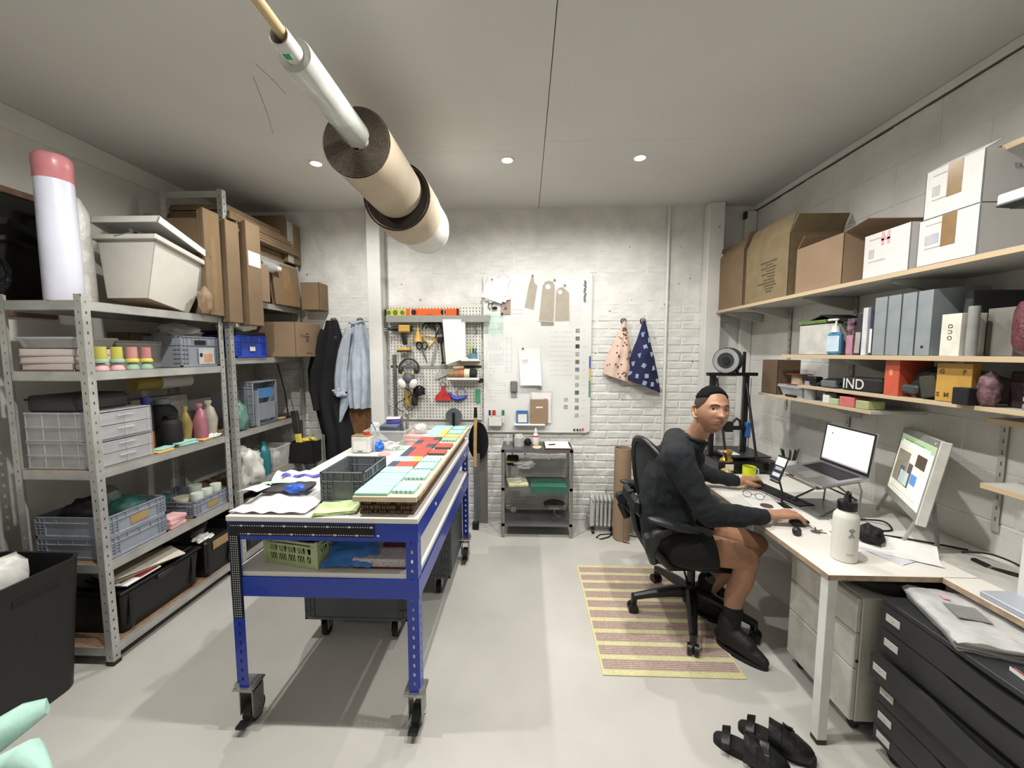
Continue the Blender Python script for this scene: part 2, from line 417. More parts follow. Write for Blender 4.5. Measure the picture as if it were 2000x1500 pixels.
ZA = (.10, .555, 1.05, 1.555, 1.905)
shelf_unit('pale steel shelving unit nearest the camera, holding clear drawers and goblets', AX0, AX1, AY0, AY1, 1.935, ZA)
BX0, BX1, BY0, BY1 = -2.60, -2.15, 2.745, 3.64
ZB = (.10, .62, 1.05, 1.61, 2.06, 2.44)
tb_ = shelf_unit('taller steel shelving unit against the brick wall, stacked with cardboard', BX0, BX1, BY0, BY1, 2.80, ZB)
MB().box(.03, .42, .0024, .005, 2.745, 2.79, b=.0006).build('beam', GALVW, tb_)

# ---- euro crate ---------------------------------------------------------------
def crate(name, label, w, d, h, loc, rz, m=None, lab=None, group=None, rx=0, grip=False, cat='crate', th=.006):
    m = m or GREYL
    t = thing(name, label, cat, loc, rz, group, rx)
    b = MB(); 
    b.box(-w/2+.004, w/2-.004, -d/2+.004, d/2-.004, .006, .012)
    g = .006
    for (x0, x1, y0, y1) in ((-w/2+g, w/2-g, -d/2+g, -d/2+g+th), (-w/2+g, w/2-g, d/2-g-th, d/2-g), (-w/2+g, -w/2+g+th, -d/2+g, d/2-g), (w/2-g-th, w/2-g, -d/2+g, d/2-g)):
        b.box(x0, x1, y0, y1, .006, h)
    b.build('body', m, t)
    r = MB()
    for z0, z1 in ((h-.006, h), (h*.72-.004, h*.72), (0, .014)):
        for (x0, x1, y0, y1) in ((-w/2, w/2, -d/2, -d/2+.013), (-w/2, w/2, d/2-.013, d/2), (-w/2, -w/2+.013, -d/2, d/2), (w/2-.013, w/2, -d/2, d/2)):
            r.box(x0, x1, y0, y1, z0, z1, b=.0015)
    r.build('rim', m, t)
    s = MB()
    for sx in (-1, 1):
        for sy in (-1, 1):
            for k in (0, 1, 2):
                o = .004 + k*.025
                X = sx*(w/2-o); s.box(X-.0015, X+.0015, sy*(d/2), sy*(d/2-.012), .01, h-.004)
                Yy = sy*(d/2-o); s.box(sx*(w/2), sx*(w/2-.012), Yy-.0015, Yy+.0015, .01, h-.004)
            for k in range(1, 5):
                z = h*.72*k/5; s.box(sx*(w/2-.002), sx*(w/2-.055), sy*(d/2), sy*(d/2-.008), z-.001, z+.001)
                s.box(sx*(w/2), sx*(w/2-.008), sy*(d/2-.002), sy*(d/2-.055), z-.001, z+.001)
    for k in range(-1, 2):
        s.box(k*w/5-.0015, k*w/5+.0015, -d/2, -d/2+.01, h*.72, h-.004); s.box(k*w/5-.0015, k*w/5+.0015, d/2, d/2-.01, h*.72, h-.004)
        s.box(w/2, w/2-.01, k*d/5-.0015, k*d/5+.0015, h*.72, h-.004); s.box(-w/2, -w/2+.01, k*d/5-.0015, k*d/5+.0015, h*.72, h-.004)
    s.build('ribs', m, t)['kind'] = 'stuff'
    if grip: MB().box(w/2-.001, w/2+.001, -.045, .045, h*.72, h*.88, b=.008).build('hand_grip', BLACKM, t)
    if lab: MB().box(w/2-.0045, w/2-.0035+.0008, -d*.13, d*.17, h*.22, h*.62, b=.002).build('label_sticker', lab, t)
    return t
def blobthing(name, label, cat, loc, size, m, seed=0, amp=.25, fr=3, group=None, n=18, flat=True, rz=0):
    b = MB(); b.blob((0, 0, size[2]*.8), size, seed, amp*.55, fr*.8, max(n, 30), flat=flat)
    b.v = [p + Vector((noise.noise(p*38), noise.noise(p*38+Vector((9, 0, 0))), noise.noise(p*38+Vector((0, 9, 0)))))*min(size)*.10 for p in b.v]
    return solo(name, b, m, label, cat, loc, rz, group, smooth=75)

# ---- shelf A, top ---------------------------------------------------------------
zt = ZA[4]
t = thing('wrapped_roll', 'tall upright roll in bluish white film with a pink taped top', 'roll', (-2.33, 1.895, zt))
MB().lathe([(.0, 0), (.070, 0), (.072, .01), (.071, .3), (.069, .58), (.068, .60)], 28).build('film_wrap', mat('bluish_film', '#c9cbdc', .3, var=.04, scale=3, bump=.2, bscale=18), t)
MB().lathe([(.0685, .585), (.071, .59), (.0705, .635), (.072, .64), (.071, .69), (.062, .705), (.03, .70), (.0, .70)], 28).build('pink_cap', mat('pink_tape', '#c9757c', .35, var=.06, bump=.2, bscale=30), t)
m = MB(); m.lathe([(.0, 0), (.085, 0), (.095, .05), (.1, .3), (.092, .5), (.07, .57), (.0, .58)], 22)
m.v = [p + Vector((noise.noise(p*9), noise.noise(p*9+Vector((3, 1, 0))), 0))*.018 for p in m.v]
solo('bubble_wrap_roll', m, mat('bubble_wrap', '#cfccc6', .3, alpha=.75, var=.04, bump=.6, bscale=40), 'translucent roll of bubble wrap standing between the film roll and white tub', 'roll', (-2.47, 2.045, zt))
def tub(name, label, w, d, h, loc, rx, ry, rz, m):
    t = thing(name, label, 'tub', loc, rz, None, rx, ry)
    b = MB(); T = .035
    for (x0, x1, y0, y1, sx, sy) in ((-w/2, w/2, -d/2, -d/2+.004, 0, 1), (-w/2, w/2, d/2-.004, d/2, 0, -1), (-w/2, -w/2+.004, -d/2, d/2, 1, 0), (w/2-.004, w/2, -d/2, d/2, -1, 0)):
        def tp(x, y, z): 
            k = 1-T*(1-z/h)/ (w/2)*1.6; return (x*k, y*k, z)
        b.add([tp(x0, y0, 0), tp(x1, y0, 0), tp(x1, y1, 0), tp(x0, y1, 0), tp(x0, y0, h), tp(x1, y0, h), tp(x1, y1, h), tp(x0, y1, h)], [(3,2,1,0), (4,5,6,7), (0,1,5,4), (1,2,6,5), (2,3,7,6), (3,0,4,7)])
    k = 1-T/(w/2)*1.6; b.box(-w/2*k, w/2*k, -d/2*k, d/2*k, 0, .004)
    b.build('body', m, t)
    r = MB()
    for (x0, x1, y0, y1) in ((-w/2-.018, w/2+.018, -d/2-.018, -d/2), (-w/2-.018, w/2+.018, d/2, d/2+.018), (-w/2-.018, -w/2, -d/2, d/2), (w/2, w/2+.018, -d/2, d/2)): r.box(x0, x1, y0, y1, h-.03, h, b=.003)
    r.build('rim', m, t); return t
t = tub('white_tub', 'white plastic tub leaning on the top shelf with its lid ajar', .36, .40, .36, (-2.335, 2.345, zt+.032), -13, 0, 0, mat('tub_plastic', '#cfccc2', .35, alpha=.93, var=.02))
b = MB(); b.box(-.205, .205, -.225, .225, 0, .008, b=.003)
for (x0, x1, y0, y1) in ((-.205, .205, -.225, -.217), (-.205, .205, .217, .225), (-.205, -.197, -.225, .225), (.197, .205, -.225, .225)): b.box(x0, x1, y0, y1, -.035, .004, b=.002)
o = b.build('lid', WPL, t); o.matrix_local = TR(0, -.0, .435, rx=-7)
MB().blob((0, 0, .365), (.15, .17, .035), 3, .5, 4).build('foil_contents', mat('crinkled_film', '#8f9090', .25, .4, bump=.8, bscale=20), t)

# cardboard flats and boxes
def flat_card(label, w, h, th, loc, rz=0, rx=0, m=None, lab=False, tape=False, n=1, ry=0):
    t = thing('cardboard_pack', label, 'cardboard', loc, rz, 'flat cardboard packs on the left shelving', rx, ry)
    for k in range(n):
        MB().box(-w/2+.004*(k % 2), w/2-.003*((k+1) % 2), -th/2+k*th/n, -th/2+(k+.93)*th/n, 0, h-.01*(k % 3), b=.003).build('sheet', m or CARD, t)
    if tape: MB().box(-w*.15, w*.15, -th/2-.0008, -th/2+.0005, h*.05, h*.95).build('tape_strip', TAPE, t)
    if lab: MB().box(-w*.42, w*.42, -th/2-.0012, -th/2+.0005, h*.58, h*.72, b=.001).build('shipping_label', LABELW, t)
    return t
flat_card('wide flat cardboard sheet standing behind the white tub', .39, .64, .02, (-2.385, 2.578, zt), rz=0, m=CARD)
flat_card('narrow upright cardboard pack just right of the white tub', .14, .70, .05, (-2.155, 2.615, zt), rz=90, m=CARD, n=2, tape=True)
flat_card('upright brown cardboard pack with grooved face beside the labelled one', .13, .715, .06, (-2.125, 2.755, zt-.04), rz=90, m=CARD, n=3)
flat_card('upright cardboard pack with a white shipping label on its upper half', .155, .76, .07, (-2.085, 2.905, zt-.05), rz=90, m=CARD, n=2, lab=True)
blobthing('paper_bag', 'crumpled brown paper bag on the top shelf below the tub lid', 'bag', (-2.13, 2.52, zt+.0), (.035, .045, .095), CARDL, 5, .3, 3)
# boxes on top of unit B
for k, (y0, y1, x1, z, h) in enumerate(((2.78, 3.46, -2.17, 2.442, .085), (2.80, 3.60, -2.10, 2.53, .075), (2.77, 3.52, -2.12, 2.61, .06), (2.79, 3.44, -2.16, 2.675, .05))):
    t = thing('cardboard_pack', ('lowest', 'second', 'third', 'topmost')[k] + ' folded cardboard carton in the stack under the ceiling', 'cardboard', (-2.36, (y0+y1)/2, z), 0, 'folded cartons stacked under the ceiling')
    w = x1+2.59; d = y1-y0
    for q in range(3):
        MB().box(-.23, -.23+w-.006*q, -d/2+.01*q, d/2-.006*((q*2) % 3), q*h/3+.0005, (q+.92)*h/3, b=.003).build('sheet', CARD, t)
def open_box(name, label, w, d, h, loc, rz, m, mi, flaps=((0, 1, 60), (1, 1, 60), (2, 1, 60), (3, 1, 60)), th=.004, tape=None, cat='box', fl=.45, group=None):
    """carton with four wall panels, base and hinged flaps: (side, length factor, angle out from vertical)"""
    t = thing(name, label, cat, loc, rz, group)
    b = MB(); b.box(-w/2, w/2, -d/2, d/2, 0, th)
    for (x0, x1, y0, y1) in ((-w/2, w/2, -d/2, -d/2+th), (-w/2, w/2, d/2-th, d/2), (-w/2, -w/2+th, -d/2, d/2), (w/2-th, w/2, -d/2, d/2)): b.box(x0, x1, y0, y1, 0, h, b=.001)
    b.build('body', m, t)
    for sd, L, ang in flaps:
        L = L*min(w, d)*fl; f = MB()
        f.X = [TR(0, -d/2, h, rx=ang), TR(w/2, 0, h, rz=90) @ TR(rx=ang), TR(0, d/2, h, rz=180) @ TR(rx=ang), TR(-w/2, 0, h, rz=270) @ TR(rx=ang)][sd]
        W_ = (w if sd % 2 == 0 else d)-.004; f.mi = 0
        f.add([(-W_/2, 0, 0), (W_/2, 0, 0), (W_/2-.01, 0, L), (-W_/2+.01, 0, L), (-W_/2, th, 0), (W_/2, th, 0), (W_/2-.01, th, L), (-W_/2+.01, th, L)], [(0,1,2,3), (5,4,7,6), (1,5,6,2), (4,0,3,7), (3,2,6,7), (4,5,1,0)])
        f.build('flap', m, t)
    if tape:
        sd, w2, z0, z1 = tape
        f = MB(); f.X = [TR(0, -d/2), TR(w/2, 0, rz=90), TR(0, d/2, rz=180), TR(-w/2, 0, rz=270)][sd]; f.box(-w2/2, w2/2, -.0012, .0, z0, z1); f.build('tape_strip', TAPE, t)
    return t
t = open_box('carton', 'cardboard carton lying on its side under the ceiling, end taped white', .40, .20, .36, (-2.33, 3.56, 2.46), 0, CARD, CARDD, flaps=((0, .5, 15),))
MB().box(.196, .203, -.10, -.02, .0, .36, b=.002).build('white_tape', FILM, t)
# unit B shelf at 2.06
z = ZB[4]
t = flat_card('tall leaning carton folded flat at the right end of the upper shelf', .30, .36, .05, (-2.13, 3.42, z), rz=80, m=CARD, n=3, rx=-6, tape=True)
flat_card('small brown carton leaning behind the white bottle on the upper shelf', .16, .30, .06, (-2.14, 3.08, z), rz=90, m=CARDL, n=1)
open_box('carton', 'small plain carton on the upper shelf touching the brick wall', .17, .16, .25, (-1.98, 3.60, z-.02), 0, CARD, CARDD, flaps=())
t = thing('white_bottle', 'white plastic bottle lying on its side among the cardboard', 'bottle', (-2.16, 3.12, z+.30), -15, None, -90)
MB().lathe([(0, 0), (.04, 0), (.042, .01), (.042, .12), (.03, .14), (.018, .145)], 18).build('body', CLEARW, t)
MB().lathe([(.02, .14), (.024, .145), (.024, .185), (.0, .187)], 14).build('cap', WPL, t)
blobthing('paper_wad', 'crumpled paper wad at the left of the upper shelf', 'paper', (-2.12, 2.98, z), (.05, .05, .09), CARDL, 8, .3)
blobthing('dark_bag', 'black bag pushed to the back of the upper shelf', 'bag', (-2.40, 3.30, z), (.13, .25, .13), BLACKM, 11, .2)
# unit B shelf at 1.61
z = ZB[3]
t = crate('blue_crate', 'blue plastic crate with a black lid and small white label', .40, .34, .17, (-2.34, 2.955, z), 0, BLUEP, cat='crate')
MB().box(.200, .203, -.03, .03, .05, .085, b=.001).build('label_sticker', LABELW, t)
MB().box(-.2, .2, -.165, .165, .17, .20, b=.006).build('lid', BLACKP, t)
blobthing('plastic_bag', 'crumpled white plastic bag on top of the blue crate', 'bag', (-2.25, 2.93, z+.20), (.13, .15, .055), mat('white_bag', '#d5d1c9', .45, bump=.8, bscale=14, var=.03), 2, .4, 3, n=26)
t = open_box('carton', 'cardboard carton with a small printed emblem beside the blue crate', .42, .40, .30, (-2.17, 3.43, z), 0, CARDL, CARDD, flaps=((0, 1.05, -88), (2, 1.05, -88)))
e = MB()
for a in (-1, 1): e.box(.2105, .2112, -.10+a*.02, -.10+a*.02+.012, .17, .20)
e.at(.2108, -.02, .15, rx=35); e.box(-.0004, .0006, -.03, .03, -.004, .004); e.at(.2108, -.02, .15, rx=-35); e.box(-.0004, .0006, -.03, .03, -.004, .004); e.at(.2108, -.02, .18); e.box(-.0004, .0006, -.035, .035, -.006, .006); e.at(.2108, -.02, .205); e.box(-.0004, .0006, -.02, .02, -.006, .006); e.at()
e.build('printed_emblem', mat('faded_ink', '#5a4426', .8), t)
MB().box(.2105, .2112, -.05, .06, .03, .036).build('printed_line', MATS['faded_ink'], t)
# unit B shelf at 1.05
z = ZB[2]
t = crate('folded_crate', 'grey folding crate standing on its side with blue insert', .36, .30, .13, (-2.20, 3.17, z+.20), 0, mat('crate_grey_light', '#8b929c', .45, var=.05), rx=90)
t.rotation_euler = (0, R(90), 0); t.location = (-2.30, 3.12, z+.185)
MB().box(-.12, -.04, -.10, .08, .131, .135, b=.002).build('blue_insert', mat('light_blue_card', '#3f86c4', .5), t)
MB().box(.0, .14, -.11, .11, .131, .136, b=.004).build('panel', MATS['crate_grey_light'], t)
solo('flat_grey_tray', MB().box(-.18, .18, -.004, .004, 0, .29, b=.003), MATS['crate_grey_light'], 'flat grey tray standing on edge left of the folding crate', 'tray', (-2.33, 2.985, z), 8)
blobthing('teal_bag', 'bag of teal powder with a shiny top behind the shelf post', 'bag', (-2.20, 2.85, z), (.06, .07, .12), mat('teal_bag', '#5d8d80', .3, bump=.4, bscale=20), 4, .2)
t = thing('paint_brush', 'paint brush with a pale handle lying at the shelf end', 'brush', (-2.19, 3.36, z+.012), 75)
MB().tube([(-.09, 0, 0), (-.02, 0, 0), (.03, 0, 0)], [.006, .010, .006]).build('handle', WOODP, t); MB().box(.03, .07, -.018, .018, -.006, .006, b=.003).build('bristles', BLACKM, t)
m = MB().tube([(-2.16, 3.40, 1.06), (-2.17, 3.38, 1.30), (-2.20, 3.34, 1.55)], .006); solo('black_cable', m, RUBBER, 'black cable hanging inside the far end of the tall shelving', 'cable')
# unit B shelf at .62
z = ZB[1]
blobthing('plastic_bag', 'white printed plastic bag slumped beside the shelf post', 'bag', (-2.19, 2.90, z), (.10, .12, .16), MATS['white_bag'], 21, .5, 2.5, n=26)
m = MB(); m.lathe([(.0, 0), (.048, 0), (.05, .02), (.05, .19), (.03, .24), (.018, .25), (.018, .28), (0, .285)], 18)
solo('teal_bottle', m, mat('teal_bottle', '#0f6d74', .3), 'teal plastic bottle on the low shelf beside the printed bag', 'bottle', (-2.21, 3.115, z))
def bin_open(name, label, w, d, h, loc, rz, m, cat='bin', tap=.02):
    b = MB(); t_ = .004
    def wall(x0, x1, y0, y1):
        k = 1-tap*2/w; b.add([(x0*k, y0*k, 0), (x1*k, y0*k, 0), (x1*k, y1*k, 0), (x0*k, y1*k, 0), (x0, y0, h), (x1, y0, h), (x1, y1, h), (x0, y1, h)], [(3,2,1,0), (4,5,6,7), (0,1,5,4), (1,2,6,5), (2,3,7,6), (3,0,4,7)])
    wall(-w/2, w/2, -d/2, -d/2+t_); wall(-w/2, w/2, d/2-t_, d/2); wall(-w/2, -w/2+t_, -d/2, d/2); wall(w/2-t_, w/2, -d/2, d/2)
    k = 1-tap*2/w; b.box(-w/2*k, w/2*k, -d/2*k, d/2*k, 0, t_)
    t = thing(name, label, cat, loc, rz); b.build('body', m, t)
    r = MB()
    for (x0, x1, y0, y1) in ((-w/2-.006, w/2+.006, -d/2-.006, -d/2+.002), (-w/2-.006, w/2+.006, d/2-.002, d/2+.006), (-w/2-.006, -w/2+.002, -d/2, d/2), (w/2-.002, w/2+.006, -d/2, d/2)): r.box(x0, x1, y0, y1, h-.012, h, b=.002)
    r.build('rim', m, t); return t
bin_open('clear_bin', 'clear plastic bin of white cloths on the low shelf', .38, .24, .20, (-2.36, 3.30, z+.0), 0, CLEAR)
blobthing('white_cloth', 'bunched white cloth inside the clear low shelf bin', 'cloth', (-2.32, 3.30, z+.02), (.12, .08, .09), MATS['white_bag'], 31, .3)
t = open_box('tool_bag', 'black open tool bag with yellow tools at the shelf end', .22, .20, .20, (-2.07, 3.53, z+.02-.02), 0, BLACKM, BLACKM, flaps=(), cat='bag')
solo('yellow_tool', MB().at(rz=20).box(-.07, .07, -.03, .03, 0, .03, b=.008).at().cyl((-.02, .02, .02), (.06, -.03, .035), .016), YELP, 'yellow tool poking out of the black tool bag', 'tool', (-2.06, 3.53, z+.19))
# unit B bottom shelf
z = ZB[0]
crate('grey_bin', 'dark grey crate low on the tall shelving behind the blue bench', .40, .36, .26, (-2.37, 2.98, z), 0, DGREY)
crate('grey_bin', 'second dark grey crate low beside the brick wall', .40, .38, .24, (-2.37, 3.40, z), 0, mat('mid_grey', '#4f5256', .5))
blobthing('clear_bag', 'clear plastic bag bundled on the low dark crate', 'bag', (-2.26, 3.02, z+.262), (.12, .13, .04), FILM, 41, .4)

# ---- shelf A, second shelf (1.555) -------------------------------------------------
z = ZA[3]
t = bin_open('long_clear_box', 'long clear plastic box with lid behind the goblets', .20, .42, .15, (-2.42, 2.32, z), 0, CLEAR)
MB().box(-.105, .105, -.215, .215, .15, .165, b=.004).build('lid', CLEARW, t)
blobthing('box_contents', 'pale bundled fabric inside the long clear box', 'cloth', (-2.42, 2.34, z+.006), (.07, .17, .06), mat('beige_stuff', '#a39a88', .7, var=.2), 51, .3)
for k in range(3):
    solo('white_tray', MB().box(-.14, .14, -.10, .10, 0, .006).box(-.14, -.132, -.10, .10, 0, .035, b=.002).box(.132, .14, -.10, .10, 0, .035, b=.002).box(-.14, .14, -.10, -.092, 0, .035, b=.002).box(-.14, .14, .092, .10, 0, .035, b=.002), mat('tray_white', '#d8c9c4', .45, var=.03),
         ('lowest', 'middle', 'topmost')[k] + ' pinkish white tray stacked left of the near shelf post', 'tray', (-2.42, 1.965, z+.001+k*.038), 2*k, 'stacked pinkish white trays')
t = bin_open('clear_lid_box', 'clear box resting on the pinkish white trays', .30, .21, .055, (-2.42, 1.965, z+.118), 0, CLEARW)
MB().box(.10, .13, -.02, .0, .0, .052).build('amber_tape', mat('amber_tape', '#b98a3c', .4), t)
def goblet(label, x, y, c_cup, c_col, c_foot):
    t = thing('goblet', label, 'cup', (x, y, z), 0, 'plaster goblets in a row')
    MB().lathe([(0, 0), (.030, 0), (.031, .006), (.018, .034), (.012, .038), (0, .038)], 20).build('foot', c_foot, t)
    MB().lathe([(0, .038), (.030, .040), (.031, .046), (.028, .058), (.026, .06), (0, .06)], 20).build('collar', c_col, t)
    MB().lathe([(0, .060), (.023, .060), (.024, .064), (.0235, .125), (.0215, .125), (.021, .07), (0, .07)], 20).build('cup', c_cup, t)
YP = mat('yellow_pigment', '#cfc638', .7, var=.05); PP = mat('pink_pigment', '#d8938a', .7); PK2 = mat('rose_pigment', '#cf8084', .7); GP = mat('sage_pigment', '#8fb79a', .7); PPL = mat('light_pink_pigment', '#dda6ac', .7)
goblet('yellow goblet with green collar, nearest the shelf post', -2.215, 1.935, YP, GP, PPL)
goblet('yellow goblet with green collar, second in the row', -2.215, 2.015, YP, GP, PPL)
goblet('pale pink goblet with yellow collar and green foot', -2.215, 2.095, PP, YP, GP)
goblet('deeper pink goblet with yellow collar, last in the row', -2.215, 2.175, PK2, YP, GP)
t = crate('grey_crate', 'grey crate with a hand grip and orange sticker beside the far post', .34, .30, .20, (-2.36, 2.53, z), 0, GREYL, grip=True)
MB().box(.1705, .172, -.02, .11, .015, .125, b=.002).build('white_card', mat('grey_card', '#b4b8bc', .6), t); MB().box(.172, .1728, .02, .09, .03, .085, b=.004).build('orange_sticker', mat('orange_paper', '#c98a5c', .7), t)
MB().box(.172, .1728, -.012, .01, .065, .09).build('dark_mark', INK, t)
blobthing('clear_bag', 'bunched clear film bag spilling over the grey crate', 'bag', (-2.34, 2.53, z+.17), (.12, .12, .06), FILM, 52, .4)
t = open_box('brown_carton', 'dark brown cardboard carton at the back of the second shelf', .14, .34, .22, (-2.52, 2.48, z), 0, CARDD, CARDD, flaps=())

# ---- shelf A, third shelf (1.05) ---------------------------------------------------
z = ZA[2]
def drawers(name, label, w, d, h, loc, rz, rows, colsn):
    t = thing(name, label, 'drawer unit', loc, rz, 'clear plastic drawer boxes')
    b = MB(); b.box(-w/2, w/2, -d/2, d/2, 0, .005); b.box(-w/2, w/2, -d/2, d/2, h-.005, h, b=.001)
    b.box(-w/2, w/2, -d/2, -d/2+.004, 0, h); b.box(-w/2, w/2, d/2-.004, d/2, 0, h); b.box(-w/2, -w/2+.004, -d/2, d/2, 0, h)
    b.build('casing', CLEARW, t)
    r = MB(); n = 4
    for i in range(n+1):
        x = -w/2+.004+i*(w-.012)/n; r.box(x, x+.006, -d/2-.004, -d/2, .0, h, b=.001)
    for k in range(rows+1): r.box(-w/2, w/2, -d/2-.005, -d/2, k*(h-.008)/rows, k*(h-.008)/rows+.008, b=.001)
    r.build('ribs', CLEARW, t)['kind'] = 'stuff'
    for k in range(rows):
        for c in range(colsn):
            zz = .006+k*(h-.012)/rows; hh = (h-.012)/rows-.004; yy = -d/2+.006+c*(d-.012)/colsn; dd = (d-.012)/colsn-.004
            dr = MB(); dr.box(w/2-.006, w/2+.004, yy, yy+dd, zz, zz+hh, b=.002); dr.box(-w/2+.01, w/2-.006, yy, yy+dd, zz, zz+.003)
            for q in (.06, .5, .94): dr.box(w/2+.004, w/2+.007, yy+dd*q-.004, yy+dd*q+.004, zz, zz+hh, b=.001)
            o = dr.build('drawer', CLEARW, t)
            MB().box(w/2+.003, w/2+.012, yy+dd*.35, yy+dd*.65, zz+hh*.62, zz+hh*.75, b=.002).build('handle', CLEARW, o)
    return t
drawers('drawer_box', 'lower clear plastic drawer box on the middle shelf', .37, .30, .14, (-2.38, 2.01, z), 0, 2, 1)
drawers('drawer_box', 'upper clear plastic drawer box under the black case', .37, .30, .15, (-2.38, 2.01, z+.143), 0, 2, 1)
solo('drawer_filling', MB().box(-.14, .12, -.12, .10, 0, .04, b=.01).box(-.10, .14, -.02, .12, .068, .10, b=.01), mat('mixed_stuff', '#a58f85', .8, var=.25, scale=25), 'pale odds and ends seen inside the lower clear drawers', 'bits', (-2.38, 2.01, z+.012))
solo('drawer_filling', MB().box(-.14, .15, -.12, .12, 0, .03, b=.01).box(-.12, .13, -.10, .04, .075, .10, b=.01), MATS['mixed_stuff'], 'pale odds and ends seen inside the upper clear drawers', 'bits', (-2.38, 2.01, z+.160))
t = thing('black_case', 'black lidded case lying on the clear drawer boxes', 'case', (-2.42, 2.0, z+.294))
MB().box(-.13, .13, -.14, .13, 0, .085, b=.012).build('case_body', DGREY, t); MB().box(-.134, .134, -.144, .134, .06, .07, b=.002).build('lid_seam', BLACKP, t)
t = thing('spray_bottle', 'dark bottle with a blue cap and orange base behind drawers', 'bottle', (-2.30, 2.235, z))
MB().lathe([(0, 0), (.03, 0), (.03, .12), (0, .12)], 16).build('orange_base', mat('rust_orange', '#9a4a1c', .5), t)
MB().lathe([(0, .12), (.031, .12), (.031, .16), (.029, .26), (.015, .29), (0, .29)], 16, mi=0).build('body', mat('dark_bottle', '#23252b', .4), t)
MB().lathe([(0, .285), (.022, .285), (.024, .30), (.022, .33), (0, .335)], 16).build('blue_cap', mat('navy_plastic', '#1b2a78', .4), t)
def bottle(name, label, r, h, loc, m, cap, cat='bottle', capr=.5):
    t = thing(name, label, cat, loc)
    MB().lathe([(0, 0), (r*.95, 0), (r, .01), (r, h*.72), (r*.8, h*.82), (r*capr, h*.87), (r*capr, h*.9)], 20).build('body', m, t)
    MB().lathe([(0, h*.89), (r*capr*1.15, h*.89), (r*capr*1.15, h), (0, h)], 16).build('cap', cap, t); return t
bottle('black_canister', 'tall black canister with grey cap on the middle shelf', .075, .30, (-2.36, 2.40, z), BLACKM, GREYP, 'canister')
bottle('black_jar', 'squat black canister in front of the tall one', .055, .20, (-2.27, 2.36, z), BLACKM, BLACKP, 'canister')
def pouch(label, x, y, r, h, m, seed, rz=0):
    b = MB(); pr = [(0, 0), (r*.9, 0), (r, h*.12), (r*.95, h*.5), (r*.5, h*.8), (r*.25, h*.86), (r*.55, h*.98), (r*.5, h)]
    b.lathe(pr, 18, sy=.8); b.v = [p + Vector((noise.noise(p*14+Vector((seed, 0, 0))), noise.noise(p*14+Vector((0, seed, 2))), 0))*.014 for p in b.v]
    solo('tied_bag', b, m, label, 'bag', (x, y, z), rz, smooth=50)
pouch('tied bag of mustard yellow pigment beside the black canister', -2.27, 2.465, .035, .24, mat('mustard_bag', '#8a7434', .35, bump=.4, bscale=15), 1)
pouch('tied glossy bag of pink pigment in the middle of the shelf', -2.24, 2.545, .045, .25, mat('pink_bag', '#a8606f', .22, bump=.4, bscale=12), 2)
pouch('tied bag of white powder with green mark by far post', -2.25, 2.635, .048, .26, mat('cream_bag', '#9d9485', .4, bump=.4, bscale=15), 3)
t = thing('yellow_tube', 'yellow and white printed roll lying on boxes at the back', 'roll', (-2.45, 2.3, z+.40))
MB().cyl((0, 0, 0), (0, .17, 0), .045, n=18).build('yellow_end', mat('dull_yellow', '#a89020', .5), t); MB().cyl((0, .17, 0), (0, .40, 0), .045, n=18).build('white_end', LABELW, t)
m = MB().box(-.06, .06, -.2, .2, 0, .30, b=.004); solo('white_carton', m, mat('dim_white_card', '#8c877d', .7), 'plain pale carton behind the bags under the printed roll', 'box', (-2.50, 2.48, z))
solo('white_carton', MB().box(-.035, .035, -.05, .05, 0, .004).box(-.033, .033, -.05, .05, .004, .05, b=.003), LABELW, 'small pale carton behind the drawer boxes', 'box', (-2.5, 2.28, z))
def tile_(label, x, y, zz, w, d, h, rz, m, group='loose tiles on the middle shelf'):
    solo('loose_tile', MB().box(-w/2, w/2, -d/2, d/2, 0, h, b=.003), m, label, 'tile', (x, y, zz), rz, group)
tile_('teal tile lying flat nearest the clear drawers', -2.215, 2.24, z+.012, .06, .11, .009, 10, TEAL)
tile_('amber tile under the teal tile nearest the clear drawers', -2.21, 2.22, z, .07, .11, .011, 4, YEL)
tile_('lower teal tile of the pair on the middle shelf', -2.235, 2.40, z, .09, .13, .012, -8, TEAL)
tile_('upper teal tile of the pair on the middle shelf', -2.24, 2.385, z+.013, .08, .13, .012, 6, TEAL)
tile_('small amber tile beside the white crumpled paper', -2.215, 2.54, z, .06, .09, .012, 3, YEL)
solo('teal_disc', MB().lathe([(0, 0), (.022, 0), (.024, .004), (.022, .009), (0, .01)], 18), TEAL, 'small round teal disc on top of the paired tiles', 'disc', (-2.23, 2.465, z+.0125))
blobthing('paper_scrap', 'crumpled white paper scrap by the far shelf post', 'paper', (-2.21, 2.61, z), (.03, .05, .016), PAPER, 61, .5)

# ---- shelf A, fourth shelf (.555) --------------------------------------------------
z = ZA[1]
ORL = mat('ochre_label', '#a0824a', .7)
crate('grey_crate', 'lower of two stacked grey crates left on the low shelf', .40, .33, .115, (-2.385, 2.035, z), 0, GREYL, group='flat grey crates on the low shelf')
crate('grey_crate', 'upper of two stacked grey crates with an ochre sticker', .40, .33, .115, (-2.385, 2.035, z+.117), 0, GREYL, lab=ORL, group='flat grey crates on the low shelf')
crate('grey_crate', 'grey crate of pale cylinders at the right of low shelf', .40, .30, .105, (-2.385, 2.54, z), 0, GREYL, lab=ORL, group='flat grey crates on the low shelf')
blobthing('teal_casting', 'teal rounded casting inside the upper grey crate', 'casting', (-2.30, 2.08, z+.14), (.07, .09, .07), TEALD, 71, .15)
blobthing('dark_cloth', 'dark folded cloth heaped in the upper grey crate', 'cloth', (-2.46, 2.0, z+.14), (.08, .10, .08), BLACKM, 72, .25)
